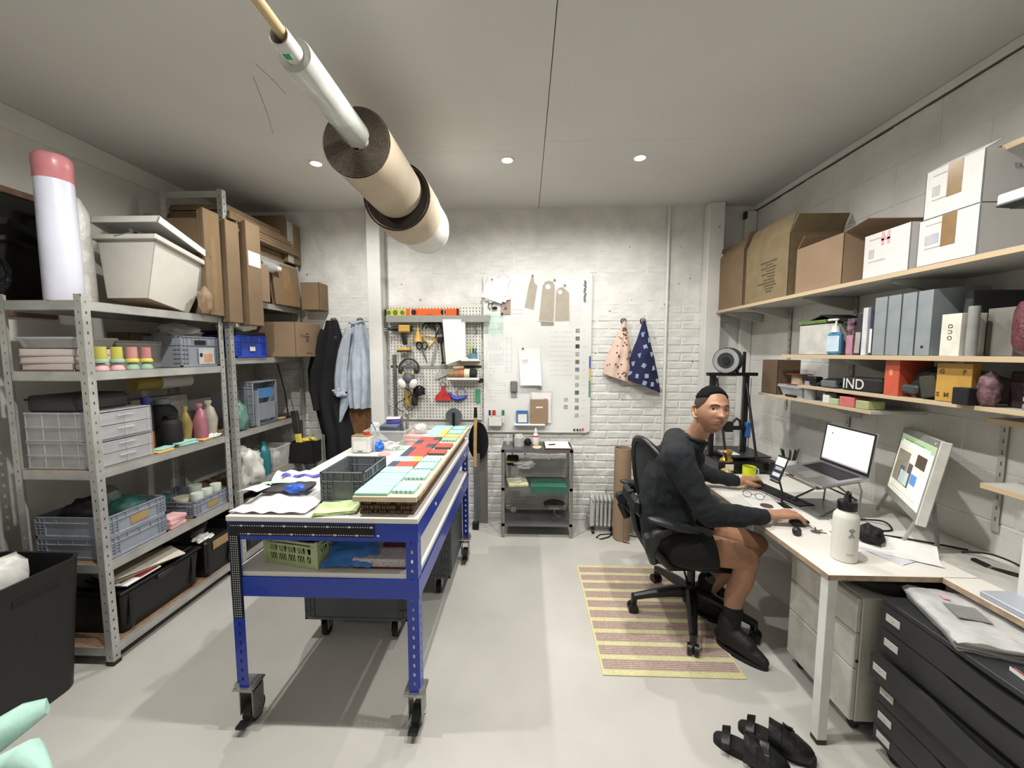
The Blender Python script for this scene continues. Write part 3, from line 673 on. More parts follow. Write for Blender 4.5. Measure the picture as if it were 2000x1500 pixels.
blobthing('grey_casting', 'grey green rounded casting at the back of the crate', 'casting', (-2.46, 2.12, z+.14), (.06, .06, .10), mat('grey_green', '#6f7f76', .6), 73, .15)
def drum(label, x, y, zz, r, h, m): solo('cylinder_casting', MB().lathe([(0, 0), (r*.97, 0), (r, .003), (r, h-.003), (r*.97, h), (0, h)], 22), m, label, 'casting', (x, y, zz), 0, 'pale cylinder castings in the low crate')
PG = mat('pale_green_plaster', '#b9c4b6', .7, var=.03); PC = mat('cream_plaster', '#c9bda8', .7)
drum('tall pale green cylinder at the front of the low crate', -2.235, 2.475, z+.012, .036, .13, PG)
drum('lower pale cylinder of the middle stack in the crate', -2.235, 2.555, z+.012, .034, .065, PC); drum('upper pale green cylinder of the middle stack', -2.235, 2.555, z+.078, .034, .065, PG)
drum('lower pale cylinder of the stack by the far post', -2.235, 2.632, z+.012, .034, .07, PG); drum('upper pale green cylinder by the far post', -2.235, 2.632, z+.083, .034, .07, PG)
drum('dark teal lower half of the double cylinder behind', -2.33, 2.46, z+.012, .05, .055, TEALD); drum('cream cylinder on the dark teal one', -2.33, 2.46, z+.068, .05, .05, PC)
drum('dark teal cylinder at the back of the low crate', -2.46, 2.44, z+.012, .05, .12, TEALD); drum('pale cylinder at the back right of the low crate', -2.36, 2.60, z+.012, .04, .14, PG)
for k, (a, yy) in enumerate(((0, 2.275), (7, 2.27), (-5, 2.28))):
    solo('pink_block', MB().box(-.05, .05, -.055, .055, 0, .022, b=.003), mat('pink_foam', '#d9a3a2', .8), ('lowest', 'middle', 'top')[k] + ' pink slab stacked between the grey crates', 'slab', (-2.235, yy, z+k*.0225), a, 'stacked pink slabs')

# ---- shelf A, bottom ---------------------------------------------------------------
z = ZA[0]
def tote(label, w, d, h, loc, rz=0, lid=True):
    t = thing('black_tote', label, 'tote', loc, rz)
    MB().box(-w/2, w/2, -d/2, d/2, 0, h*.86, b=.012, taper=.02).build('body', BLACKP, t)
    if lid:
        b = MB(); b.box(-w/2-.012, w/2+.012, -d/2-.012, d/2+.012, h*.86, h*.93, b=.006); b.box(-w/2+.02, w/2-.02, -d/2+.02, d/2-.02, h*.93, h, b=.01)
        b.build('lid', BLACKP, t)
        MB().box(w/2-.01, w/2+.016, -.05, .05, h*.74, h*.86, b=.005).build('latch', DGREY, t)
    for sy in (-1, 1): MB().box(w/2-.004, w/2+.004, sy*d*.40-.012, sy*d*.40+.012, .02, h*.82, b=.004).build('corner_rib', BLACKP, t)
    return t
tote('black lidded tote on the floor shelf under magazines and boards', .40, .50, .27, (-2.39, 2.16, z))
t = tote('black tool tote with a brown label behind the blue bench leg', .40, .24, .30, (-2.37, 2.56, z), lid=False)
MB().box(.2, .2025, -.06, .08, .18, .24, b=.002).build('brown_label', ORL, t)
for k, (x, y, zz, w, d, rz, m_, lb) in enumerate(((-2.33, 2.14, .272, .24, .36, -6, DGREY, 'dark board at the bottom of the papers on the tote'), (-2.30, 2.13, .282, .22, .34, -16, mat('board_brown', '#8f7a5c', .8), 'brown board lying on the black tote'), (-2.29, 2.12, .294, .20, .36, -26, mat('cream_board', '#cfc8b4', .7), 'long cream board lying askew on the tote'))):
    solo('flat_board', MB().box(-w/2, w/2, -d/2, d/2, 0, .008, b=.002), m_, lb, 'board', (x, y, z+zz), rz, 'boards and papers on the black tote')
t = thing('magazine', 'glossy magazine with a red cover picture on the tote', 'magazine', (-2.245, 2.03, z+.272), 0)
MB().box(-.07, .07, -.10, .10, 0, .006, b=.001).build('pages', PAPER, t); MB().box(-.04, .065, -.02, .09, .006, .0068).build('cover_picture', mat('crimson_print', '#8f1f30', .4), t)
t = thing('sealant_bottle', 'grey bottle with a yellow cap lying in the black tool tote', 'bottle', (-2.30, 2.52, z+.27), 30, rx=-80)
MB().lathe([(0, 0), (.035, 0), (.035, .16), (.02, .18)], 16).build('body', GREYP, t); MB().lathe([(0, .175), (.026, .175), (.024, .215), (0, .22)], 16).build('cap', YELP, t)
blobthing('white_rag', 'white rag lying over the edge of the tool tote', 'rag', (-2.24, 2.50, z+.25), (.05, .06, .02), PAPER, 81, .4)

# ---- black bin in front -----------------------------------------------------------
t = thing('black_bin', 'large black lidded bin with a hand slot at the far left', 'bin', (-2.42, 1.50, 0))
m = MB(); n = 28; W_, D_, Hh = .46, .54, .655
def rr(k, w, d, r=.07):
    a = 2*pi*k/n; c, s_ = cos(a), sin(a)
    return ((w/2-r)*(1 if c > 0 else -1)*(1 if abs(c) > .02 else 0) + r*c, (d/2-r)*(1 if s_ > 0 else -1)*(1 if abs(s_) > .02 else 0) + r*s_)
def loop(z_, inset):
    out = []
    for q, (sx, sy) in enumerate(((1, 1), (-1, 1), (-1, -1), (1, -1))):
        for k in range(7):
            a = pi/2*q + pi/2*k/6; out.append(((W_/2-inset-.06)*sx+.06*cos(a), (D_/2-inset-.06)*sy+.06*sin(a), z_))
    return out
rings = [loop(0, .045), loop(.01, .04), loop(Hh-.012, .004), loop(Hh, .0), loop(Hh, .012), loop(Hh-.03, .014), loop(.02, .05)]
vs = sum(rings, []); fs = []
for k in range(len(rings)-1):
    for i in range(28): fs.append((k*28+i, k*28+(i+1) % 28, (k+1)*28+(i+1) % 28, (k+1)*28+i))
fs.append(tuple(range(28))[::-1]); fs.append(tuple(range(6*28, 7*28)))
m.add(vs, fs); m.build('bin_body', mat('bin_black', '#1b1b1a', .55, var=.06), t)
o = MB().box(-.003, .0012, -.085, .085, -.013, .013, b=.001).build('hand_slot', RUBBER, t); o.matrix_local = TR(.2235, .075, .565, ry=3.4)
o = MB().box(-.02, .02, -.26, .26, 0, .30, b=.015).build('lid', mat('lid_black', '#151416', .5), t); o.matrix_local = TR(-.205, 0, .66, ry=-8)
blobthing('bin_liner', 'crumpled translucent white liner sticking out of the black bin', 'bag', (-2.40, 1.46, .42), (.135, .18, .21), mat('liner', '#cfccc6', .35, alpha=.9, bump=.8, bscale=10), 91, .4, 2.6, n=26)
solo('white_sheet', MB().sheet(lambda u, v: (-2.70+.03*sin(v*3), 1.56+u*.22, .62+v*.42-.10*u*v), 4, 6, .003), PAPER, 'creased white sheet hanging behind the bin against the wall', 'sheet')
# ================================================================ rolls hanging on a pole
px, pz = -.775, 2.618
t = thing('wooden_pole', 'pale round wooden pole under the ceiling carrying the rolls', 'pole', (px, .35, pz))
MB().cyl((.045, 0, 0), (0, 2.95, 0), .0165, n=20).build('pole', mat('pole_wood', '#c9ab78', .5, var=.08, scale=8, stretch=(1, .1, 1)), t)
for yy in (.15, 2.9): MB().cyl((0, yy, 0), (0, yy, CH-pz-.001), .003, n=6).build('hanger_wire', STEEL, t)
def ring(m, y0, y1, ro, ri, n=40):
    pr = [(ri, y0), (ro-.003, y0), (ro, y0+.004), (ro, y1-.004), (ro-.003, y1), (ri, y1), (ri, y0)]
    m.X = TR(rx=-90); m.lathe([(r, y) for r, y in pr][:-1], n)
    # open bore: replace end caps by an inner wall
    m.X = Matrix.Identity(4)
def hollow(y0, y1, ro, ri, n=40, wob=0):
    m = MB(); m.X = TR(rx=-90); pr = [(ri, y0), (ro-.002, y0), (ro, y0+.003), (ro, y1-.003), (ro-.002, y1), (ri, y1)]
    vs = []; fs = []; k = len(pr)
    for r, y in pr:
        for i in range(n):
            a = 2*pi*i/n; q = r*(1+wob*sin(3*a+1)+wob*.6*sin(7*a)); vs.append((q*cos(a), q*sin(a), y))
    for j in range(k):
        for i in range(n): fs.append((j*n+i, j*n+(i+1) % n, ((j+1) % k)*n+(i+1) % n, ((j+1) % k)*n+i))
    m.add(vs, fs); m.X = Matrix.Identity(4); return m
t = thing('film_roll', 'clear stretch film roll on a cardboard core, nearest on the pole', 'roll', (px+.026, 0, pz-.010))
hollow(1.22, 1.84, .031, .026).build('core', mat('white_core', '#cfccc8', .5), t)
hollow(1.221, 1.225, .0295, .0262).build('core_rim', mat('brown_core', '#5a463a', .8), t)
hollow(1.30, 1.76, .056, .032, wob=.012).build('film', mat('stretch_film', '#cfd2ca', .12, alpha=.88, var=.06, scale=9, coat=.6), t)
MB().box(-.012, .012, 1.255, 1.275, -.0325, -.030).build('green_mark', GREEN, t)
EDGE = mat('corrugated_edge', '#41372a', .95, var=.25, scale=45, bump=.9, bscale=90)
EDGED = mat('corrugated_edge_dark', '#231a12', .95, var=.2, scale=45, bump=.9, bscale=90)
KRAFT = mat('kraft_side', '#b8a68b', .75, var=.05, scale=5)
def spiral(y, r0, r1, turns, m, t, nm='wound_edge'):
    b = MB(); pts = []
    n = int(turns*26)
    for i in range(n):
        a = 2*pi*i/26; r = r0+(r1-r0)*i/n; pts.append((r*cos(a), y-.0015, r*sin(a)))
    b.tube(pts, .0018, 4); o = b.build(nm, m, t); return o
t = thing('corrugated_roll', 'front roll of corrugated cardboard with a flat brown wound face', 'roll', (px, 0, pz-.012))
hollow(1.82, 2.345, .156, .034).build('cardboard', KRAFT, t)
hollow(1.816, 1.8195, .1575, .034).build('wound_face', EDGE, t); spiral(1.8155, .04, .155, 17, mat('spiral_brown', '#4b4032', .9), t)
t = thing('corrugated_roll', 'second corrugated cardboard roll, wider with a dark hollow face', 'roll', (px, 0, pz-.034))
hollow(2.37, 2.66, .205, .04).build('cardboard', KRAFT, t)
hollow(2.364, 2.3695, .188, .04).build('wound_face', EDGED, t); spiral(2.3635, .12, .185, 9, mat('spiral_dark', '#33281d', .9), t)
hollow(2.36, 2.3695, .2025, .193).build('outer_rim', EDGED, t)
t = thing('foam_roll', 'white foam roll at the far end of the pole', 'roll', (px, 0, pz-.018))
m = hollow(2.66, 3.12, .205, .04); 
for i, p in enumerate(m.v):
    if p.y > 2.95: p.x *= .90; p.z *= .90
hollow(2.665, 3.00, .190, .04).build('foam', mat('foam_white', '#d8d5ce', .6, alpha=.98, var=.02), t)
hollow(3.0, 3.10, .172, .04).build('foam_end', MATS['foam_white'], t)

# ================================================================ blue workbench
t = thing('workbench', 'blue steel workbench on castors with a white top', 'workbench', (-1.25, 1.52, 0))
WB = t; w, d, zt = .805, 1.42, .945
for (x, y, sx, sy) in ((0, 0, 1, 1), (w, 0, -1, 1), (0, d, 1, -1), (w, d, -1, -1)):
    angle_post(t, x, y, .195, zt, sx, sy, BLUE, wd=.05, pitch=.042, hw=.010, hh=.017, name='leg')
    c = MB(); cxx = x+sx*.028; cy = y+sy*.03
    c.box(cxx-.045, cxx+.045, cy-.045, cy+.045, .185, .194, b=.002); c.cyl((cxx, cy, .165), (cxx, cy, .186), .024, n=16)
    c.cyl((cxx-sx*.03, cy-sy*.03, .194), (cxx-sx*.03, cy-sy*.03, .215), .011, n=6)
    c.box(cxx-.03, cxx-.026, cy-.025, cy+.05, .055, .168, b=.002); c.box(cxx+.026, cxx+.03, cy-.025, cy+.05, .055, .168, b=.002); c.box(cxx-.03, cxx+.03, cy-.02, cy+.045, .158, .168, b=.002)
    o = c.build('castor_fork', GALV, t)
    MB().cyl((cxx-.018, cy+.022, .05), (cxx+.018, cy+.022, .05), .049, n=28).build('wheel', mat('wheel_rubber', '#1c1c1a', .7), o)
    MB().cyl((cxx-.021, cy+.022, .05), (cxx+.021, cy+.022, .05), .036, n=24).build('hub', GREYP, o)
    MB().cyl((cxx-.033, cy+.022, .05), (cxx+.033, cy+.022, .05), .007, n=8).build('axle', STEEL, o)
    MB().box(cxx-.022, cxx+.022, cy-.07, cy-.03, .03, .045, b=.004).build('brake', BLACKP, o)
def bench_beam(x0, x1, y0, y1, z0, z1): MB().box(x0, x1, y0, y1, z0, z1, b=.0015).build('beam', BLUE, t)
for z0, z1 in ((.865, .945), (.615, .70)):
    bench_beam(.0, w, -.002, .0, z0, z1); bench_beam(.0, w, d, d+.002, z0, z1)
    bench_beam(w, w+.002, 0, d, z0, z1); bench_beam(-.002, 0, 0, d, z0, z1)
    bench_beam(.004, w-.004, .002, .03, z1-.003, z1); bench_beam(w-.03, w-.004, .03, d-.03, z1-.003, z1)
for k in range(2): MB().cyl((w+.001, .32+.9*k, .90), (w+.004, .32+.9*k, .90), .009, n=12).build('rivet', WPL, t)
MB().box(-.004, w+.004, -.004, d+.004, zt, zt+.022, b=.0015).build('worktop', WLAM, t)
MB().box(.006, w-.006, .006, d-.006, .70, .722, b=.0015).build('lower_shelf', WLAM, t)
# black perforated steel square hanging on the front corner
m = MB(); m.box(0, .62, -.003, 0, 0, -.052, b=.0006); m.box(0, .042, -.003, 0, -.42, -.052, b=.0006)
t = thing('carpenter_square', 'black framing square with white scale marks hanging on blue bench', 'square', (-1.243, 1.5155, .938)); m.build('blade', BLACKM, t)
m = MB()
for i in range(60):
    a = .01+i*.0102
    m.box(a, a+.0045, -.0036, -.003, -.011, -.008); 
    if i > 3: m.box(a, a+.0045, -.0036, -.003, -.046, -.043)
    if i % 9 == 4: m.box(a, a+.010, -.0036, -.003, -.013, -.006); m.box(a+.03, a+.04, -.0036, -.003, -.048, -.041)
for i in range(36):
    a = -.056-i*.0101
    m.box(.007, .010, -.0036, -.003, a-.004, a); m.box(.033, .036, -.0036, -.003, a-.004, a); m.box(.016, .019, -.0036, -.003, a-.004, a); m.box(.025, .028, -.0036, -.003, a-.004, a)
m.build('scale_marks', LABELW, t)['kind'] = 'stuff'

ZT = .9675
# honeycomb cardboard base and the tiled sample board
t = thing('honeycomb_pad', 'brown honeycomb cardboard pad under the long tile board', 'pad', (-.70, 1.555, ZT))
HB = mat('honeycomb_card', '#6f5640', .9, var=.2, scale=60)
MB().box(.004, .226, .012, 1.37, .001, .063).build('core', mat('pad_core', '#3a2c1e', .95), t)
for q in range(3):
    m = MB()
    for i in range(22):
        x = .0+i*.0104+random.uniform(-.0015, .0015)
        if random.random() < .88: m.box(x, x+.0075, .0, .012, .001+q*.021, .001+q*.021+.0165, b=.0015)
    m.build('cell_row', HB, t)['kind'] = 'stuff'
m = MB()
for i in range(110):
    y = .0+i*.0125
    for q in range(3): m.box(.226, .231, y, y+.009, .001+q*.021, .0175+q*.021)
m.build('cell_side', HB, t)['kind'] = 'stuff'
t = thing('sample_board', 'long wooden sample board propped on honeycomb cardboard', 'board', (-.715, 1.525, ZT+.0655))
MB().box(0, .268, 0, 1.50, 0, .022, b=.001).build('board', MDF, t)
MB().box(.2682, .2735, 0.02, 1.50, .001, .018, b=.001).build('edge_strip', PLYE, t)
zb = ZT+.0655+.0225
GRP = 'glazed sample tiles on the long board'
ys = [1.53, 1.62, 1.71, 1.81, 1.905, 2.005, 2.10, 2.205, 2.31, 2.40, 2.50, 2.60, 2.72, 2.86, 3.0]
ca = [(TEAL,), (TEAL,), (TEAL,), (TEAL,), (NAVYT, RED), (TEAL, YEL), (NAVYT, RED), (NAVYT, RED), (RED, NAVYT), (NAVYT, RED), (RED, NAVYT), (TEAL, YEL), (TEAL, YEL), (TEAL,)]
ord_ = ['nearest', 'second', 'third', 'fourth', 'fifth', 'sixth', 'seventh', 'eighth', 'ninth', 'tenth', 'eleventh', 'twelfth', 'thirteenth', 'farthest']
nm = {id(TEAL): 'teal', id(NAVYT): 'slate', id(RED): 'red', id(YEL): 'amber'}
for i in range(14):
    y0, y1 = ys[i], ys[i+1]; c = ca[i]; D2 = (y1-y0-.006)
    desc = ' and '.join(nm[id(q)] for q in c)
    if len(c) == 1: desc = 'plain ' + desc
    t = thing('sample_tile', '%s %s tile of the wide row on the long board' % (ord_[i], desc), 'tile', (-.712, y0+.003, zb), random.uniform(-1.2, 1.2), GRP)
    th = .013+random.uniform(-.001, .003)
    if len(c) == 1: MB().box(0, .142, 0, D2, 0, th, b=.003).build('tile_body', c[0], t)
    else:
        s = .045 if c[0] is NAVYT else .095
        MB().box(0, s, 0, D2, 0, th, b=.003).build('tile_body', c[0], t); MB().box(s-.002, .142, 0.0005, D2, 0, th-.0004, b=.003).build('tile_body', c[1], t)
yr = [(1.56, 1.68), (1.73, 1.86), (1.875, 1.99), (2.0, 2.10), (2.17, 2.26), (2.31, 2.42), (2.50, 2.58), (2.60, 2.68), (2.72, 2.84), (2.88, 3.0)]
cb = [TEAL, TEAL, TEAL, TEAL, RED, RED, GP, YEL, TEAL, TEAL]
on = ['nearest', 'second', 'third', 'fourth', 'fifth', 'sixth', 'seventh', 'eighth', 'ninth', 'farthest']
for i, (y0, y1) in enumerate(yr):
    n = 5; pl = []
    d2 = y1-y0; wv = .098
    for k in range(n):
        for a in range(5): ang = pi+pi*a/4; pl.append((wv*(k+.5)/n + wv/n/2*cos(ang)*1.0, .004+.011*sin(ang)+.006))
    for k in range(n)[::-1]:
        for a in range(5): ang = pi*a/4; pl.append((wv*(k+.5)/n + wv/n/2*cos(ang), d2-.010+.011*sin(ang)-.001))
    t = thing('scalloped_tile', '%s scalloped %s tile of the narrow row' % (on[i], {id(TEAL): 'teal', id(RED): 'red', id(GP): 'sage', id(YEL): 'amber'}[id(cb[i])]), 'tile', (-.560+random.uniform(-.004, .004), y0, zb), random.uniform(-2, 2), 'scalloped sample tiles on the long board')
    MB().prism(pl, 0, .013).build('tile_body', cb[i], t, smooth=25)
    if cb[i] is RED: MB().box(.0, .098, -.003, .012, 0, .0125, b=.001).build('slate_edge', NAVYT, t)

# grey crate, bag, cloth, tin and the rest on top
crate('grey_crate', 'empty grey crate standing on the white worktop beside the tiles', .205, .275, .145, (-.824, 1.80, ZT), 0, GREYP, cat='crate')
t = thing('plastic_packet', 'opened white plastic packet with blue print, face masks inside', 'packet', (-1.11, 1.70, ZT))
def bagf(u, v):
    x = -.145+u*.33; y = -.165+v*.33
    z = .010+.045*max(0, sin(pi*u))*sin(pi*min(1, v*1.1))**.7*(v < .909)+.006*noise.noise(Vector((u*6, v*6, 1)))+.004*sin(u*25+v*9)
    if v > .72: z += .075*sin(min(1, (v-.72)/.28)*pi*.55)
    return (x+.01*sin(v*9), y, z)
m = MB(); m.sheet(bagf, 30, 30, .002); m.build('packet_film', mat('packet_white', '#dcdbdb', .3, var=.03, bump=.4, bscale=14), t, smooth=60)
m = MB(); m.sheet(lambda u, v: (-.10+u*.21+.02*sin(v*3), -.070+v*.13, .062+.014*sin(pi*u)*sin(pi*v)+.010*noise.noise(Vector((u*5, v*5, 3)))), 14, 10, .010); m.build('dark_masks', mat('mask_black', '#2a2b2e', .6, bump=.4, bscale=30), t, smooth=60)
m = MB(); m.sheet(lambda u, v: (-.11+u*.15, -.035+v*.045+.04*u, .078+.006*sin(pi*u)), 6, 3, .001); m.build('green_band', GREENP, t)
m = MB(); m.blob((.075, -.05, .070), (.045, .028, .022), 3, .2); m.build('blue_piece', mat('glossy_blue', '#1758c8', .2), t)
m = MB(); m.sheet(lambda u, v: (-.09+u*.22, .105+v*.016, bagf(.2+u*.6, .83+v*.05)[2]+.003), 12, 2, .001); m.build('blue_print', PURP, t)
m = MB(); m.at(.125, .09, .050); m.add([(0, 0, 0), (.018, 0, 0), (.009, .018, .002), (0, 0, .002), (.018, 0, .002), (.009, .018, .004)], [(2, 1, 0), (3, 4, 5), (0, 1, 4, 3), (1, 2, 5, 4), (2, 0, 3, 5)]); m.at(); m.build('blue_triangle', PURP, t)
m = MB(); m.sheet(lambda u, v: (-.15+u*.09+.015*v, -.105+v*.07, .074+.01*sin(u*3)), 4, 4, .001); m.build('white_leaflet', PAPER, t)
t = thing('green_cloth', 'lime green folded cloth at the front edge of the bench', 'cloth', (-.815, 1.585, ZT), 12)
for k in range(3):
    m = MB(); m.sheet(lambda u, v: (-.085+u*.17+.004*k, -.055+v*.125+.002*k, .004+k*.0045+.002*sin(u*9+k)+.003*noise.noise(Vector((u*4, v*4, k)))), 12, 10, .003); m.build('cloth_layer', LIME, t)
t = thing('solvent_tin', 'white solvent tin with gold top and red cap', 'tin', (-1.115, 2.56, ZT))
MB().box(-.065, .065, -.04, .04, 0, .115, b=.010).build('tin_body', mat('tin_white', '#cfcdca', .4, .2, var=.04), t)
MB().box(-.063, .063, -.038, .038, .113, .121, b=.004).build('gold_top', mat('gold_tin', '#b2904e', .35, .7), t); MB().cyl((.032, 0, .12), (.032, 0, .142), .020, n=20).build('red_cap', REDP, t)
MB().box(-.045, .04, -.0408, -.0398, .03, .085).build('label', LABELW, t); MB().box(-.02, .015, -.0415, -.0406, .012, .017).build('printed_line', INK, t)
b = MB(); b.blob((0, 0, .03), (.028, .038, .035), 4, .35, 3, 18); solo('blue_glove', b, mat('glove_blue', '#2a72d8', .5, bump=.3, bscale=25), 'crumpled blue glove beside the solvent tin', 'glove', (-1.015, 2.60, ZT))
b = MB(); b.blob((0, 0, .028), (.06, .035, .03), 6, .4, 3, 20); solo('film_wad', b, FILM, 'crumpled clear film wad right of the blue glove', 'film', (-.945, 2.62, ZT))
t = bin_open('clear_bin', 'clear bin full of tools and card at the back of the bench', .30, .19, .115, (-1.02, 2.815, ZT), 0, CLEAR)
solo('slate_box', MB().at(rx=12).box(-.07, .07, -.04, .04, 0, .13, b=.004), mat('slate_card', '#515b70', .7), 'slate blue card box standing in the clear bin', 'box', (-1.0, 2.83, ZT+.02), -14)
solo('white_card_box', MB().at(rx=-10).box(-.05, .05, -.03, .03, 0, .02, b=.002), LABELW, 'white and violet carton on top of the clear bin', 'box', (-.99, 2.84, ZT+.178), 10)
solo('violet_box', MB().box(-.05, .055, -.03, .03, 0, .025, b=.002), PURP, 'violet box under the white carton on the clear bin', 'box', (-.99, 2.84, ZT+.152), -8)
solo('card_scrap', MB().at(rx=-25).box(-.04, .04, -.002, .002, 0, .10), mat('grey_white_card', '#c0c2c0', .6), 'pale printed card sticking out of the clear bin', 'card', (-1.06, 2.775, ZT+.03), 18)
for k, (x, y, hh) in enumerate(((-.90, 2.80, .17), (-.88, 2.83, .19), (-.885, 2.79, .16))):
    solo('steel_tool', MB().cyl((0, 0, 0), (.015*k-.02, .01, hh), .004, .009, n=8).blob((.015*k-.02, .01, hh), (.012, .006, .03), k, .05, n=10), STEEL, ('left', 'middle', 'right')[k] + ' steel spoon handle standing at the right of the bin', 'tool', (x, y, ZT+.01), 20*k, 'steel tools in the clear bin')
blobthing('clear_bag', 'clear film bundled at the left of the clear bin', 'bag', (-1.12, 2.80, ZT+.07), (.04, .04, .05), FILM, 101, .4)
solo('blue_brush', MB().cyl((0, 0, 0), (-.06, .0, .12), .003), BLUEP, 'thin blue brush handle leaning out of the clear bin', 'brush', (-1.08, 2.76, ZT+.07))
for k in range(3):
    solo('pink_tray', MB().box(-.10, .10, -.075, .075, 0, .024, b=.004), PINK, ('lowest', 'middle', 'topmost')[k] + ' pale pink block stacked at the back of the bench', 'block', (-.80, 2.84, ZT+k*.0245), (0, 3, -2)[k], 'pale pink blocks on the bench')
t = thing('powder_jar', 'glass jar of bright white powder on the pink blocks', 'jar', (-.79, 2.84, ZT+.0745))
MB().lathe([(.0, 0), (.045, 0), (.048, .004), (.048, .062), (.046, .066), (.044, .062), (.044, .006), (0, .006)], 24).build('glass', CLEAR, t); MB().blob((0, 0, .038), (.042, .042, .034), 3, .15).build('powder', mat('powder_white', '#f2efe6', .7), t)
t = solo('pink_plate', MB().lathe([(0, 0), (.04, 0), (.042, .003), (.036, .008), (0, .009)], 22), mat('coral_plaster', '#e59090', .7), 'coral pink moulded disc on the white worktop', 'disc', (-.945, 2.50, ZT))
tile_('pale green scalloped tile lying behind the coral disc', -.885, 2.66, ZT, .06, .09, .01, 20, GREENP, None)
solo('coral_strip', MB().box(-.02, .02, -.05, .05, 0, .006, b=.002), MATS['coral_plaster'], 'coral strip between the grey crate and the tiles', 'strip', (-.745, 2.09, ZT), 15)
solo('white_ledge', MB().box(-.06, .06, -.02, .02, 0, .012, b=.002), WLAM, 'narrow white batten before the clear bin', 'batten', (-.98, 2.70, ZT))

# lower shelf
ZL = .7225
t = thing('folding_crate', 'pale green slatted folding crate on the lower bench shelf', 'crate', (-1.0, 1.665, ZL), -12)
FG = mat('pistachio_plastic', '#a9b67c', .5, var=.04)
w_, d_, h_ = .27, .19, .115
for (ox, oy, rz, L) in ((-w_/2, -d_/2, 0, w_), (w_/2, -d_/2, 90, d_), (w_/2, d_/2, 180, w_), (-w_/2, d_/2, 270, d_)):
    m = MB(); m.X = TR(ox, oy, 0, rz=rz)
    m.box(0, L, 0, .006, 0, .022, b=.002); m.box(0, L, -.002, .006, h_-.028, h_-.018, b=.001); m.box(0, .03, 0, .006, .02, h_); m.box(L-.03, L, 0, .006, .02, h_); m.box(.03, L-.03, 0, .006, h_-.012, h_-.002)
    m.box(.03, L-.03, 0, .005, .052, .060)
    n = int((L-.06)/.012)
    for k in range(n):
        x = .03+k*.012
        for q, sg in ((.022, 1), (.060, -1)):
            if (k % 4) != 3:
                m.add([(x, 0, q), (x+.004, 0, q), (x+.004+.010*sg, 0, q+.03), (x+.010*sg, 0, q+.03), (x, .005, q), (x+.004, .005, q), (x+.004+.010*sg, .005, q+.03), (x+.010*sg, .005, q+.03)], [(0,1,2,3), (7,6,5,4), (0,4,5,1), (1,5,6,2), (2,6,7,3), (3,7,4,0)])
            else: m.box(x, x+.01, 0, .005, q, q+.03)
    m.build('slatted_side', FG, t)
MB().box(-w_/2+.005, w_/2-.005, -d_/2+.005, d_/2-.005, .002, .006).build('base', FG, t)
for sx in (-1, 1):
    for sy in (-1, 1): MB().box(sx*w_/2-.008*sx, sx*w_/2+.005*sx, sy*d_/2-.008*sy, sy*d_/2+.005*sy, 0, h_+.008, b=.003).build('corner_post', FG, t)
blobthing('black_bag', 'black pouch heaped inside the pale green folding crate', 'bag', (-1.0, 1.665, ZL+.008), (.10, .075, .06), BLACKM, 111, .2)
m = MB(); m.sheet(lambda u, v: (-.115+u*.22+.02*sin(v*5), -.085+v*.16, .010+.075*v**.8+.030*sin(pi*u)*(.3+v)*.6+.020*noise.noise(Vector((u*5, v*5, 1)))), 16, 14, .003); solo('blue_glove', m, mat('nitrile_blue', '#1f74c4', .4), 'bright blue disposable glove draped over the printed box', 'glove', (-.765, 1.63, ZL+.004), smooth=60)
t = thing('printed_box', 'flat white dotted box with a maroon edge on lower shelf', 'box', (-.625, 1.66, ZL))
MB().box(-.115, .115, -.10, .10, 0, .01, b=.002).build('maroon_base', mat('maroon_card', '#5a1628', .6), t); MB().box(-.116, .116, -.101, .10, .010, .046, b=.002).build('lid', mat('dotted_card', '#bdb2b4', .6, var=.15, scale=90), t)
MB().box(-.02, .10, .0, .09, .047, .062, b=.002).build('maroon_booklet', MATS['maroon_card'], t)
m = MB(); m.blob((0, 0, .03), (.05, .05, .03), 9, .3); solo('white_bag', m, FILM, 'small clear bag at the left of the green crate', 'bag', (-1.17, 1.76, ZL))
blobthing('navy_cloth', 'dark blue cloth lying behind the printed box', 'cloth', (-.64, 1.83, ZL), (.09, .05, .04), mat('navy_cloth', '#101c60', .7), 113, .3)
# dollies below
def dolly(label, w, d, h, loc):
    t = crate('wheeled_crate', label, w, d, h, (loc[0], loc[1], .135), 0, mat('bin_grey', '#4e5355', .5, var=.05), cat='crate')
    for sx in (-1, 1):
        for sy in (-1, 1):
            x = sx*(w/2-.09); y = sy*(d/2-.06)
            o = MB().box(x-.022, x-.018, y-.02, y+.03, -.09, 0, b=.001).box(x+.018, x+.022, y-.02, y+.03, -.09, 0, b=.001).build('castor_fork', STEEL, t)
            MB().cyl((x-.013, y+.01, -.095), (x+.013, y+.01, -.095), .04, n=22).build('wheel', RUBBER, o)
    return t
dolly('large grey crate on castors parked under the bench front', .59, .38, .44, (-.955, 2.22))
dolly('second grey crate on castors under the far bench end', .48, .50, .44, (-.74, 2.70))
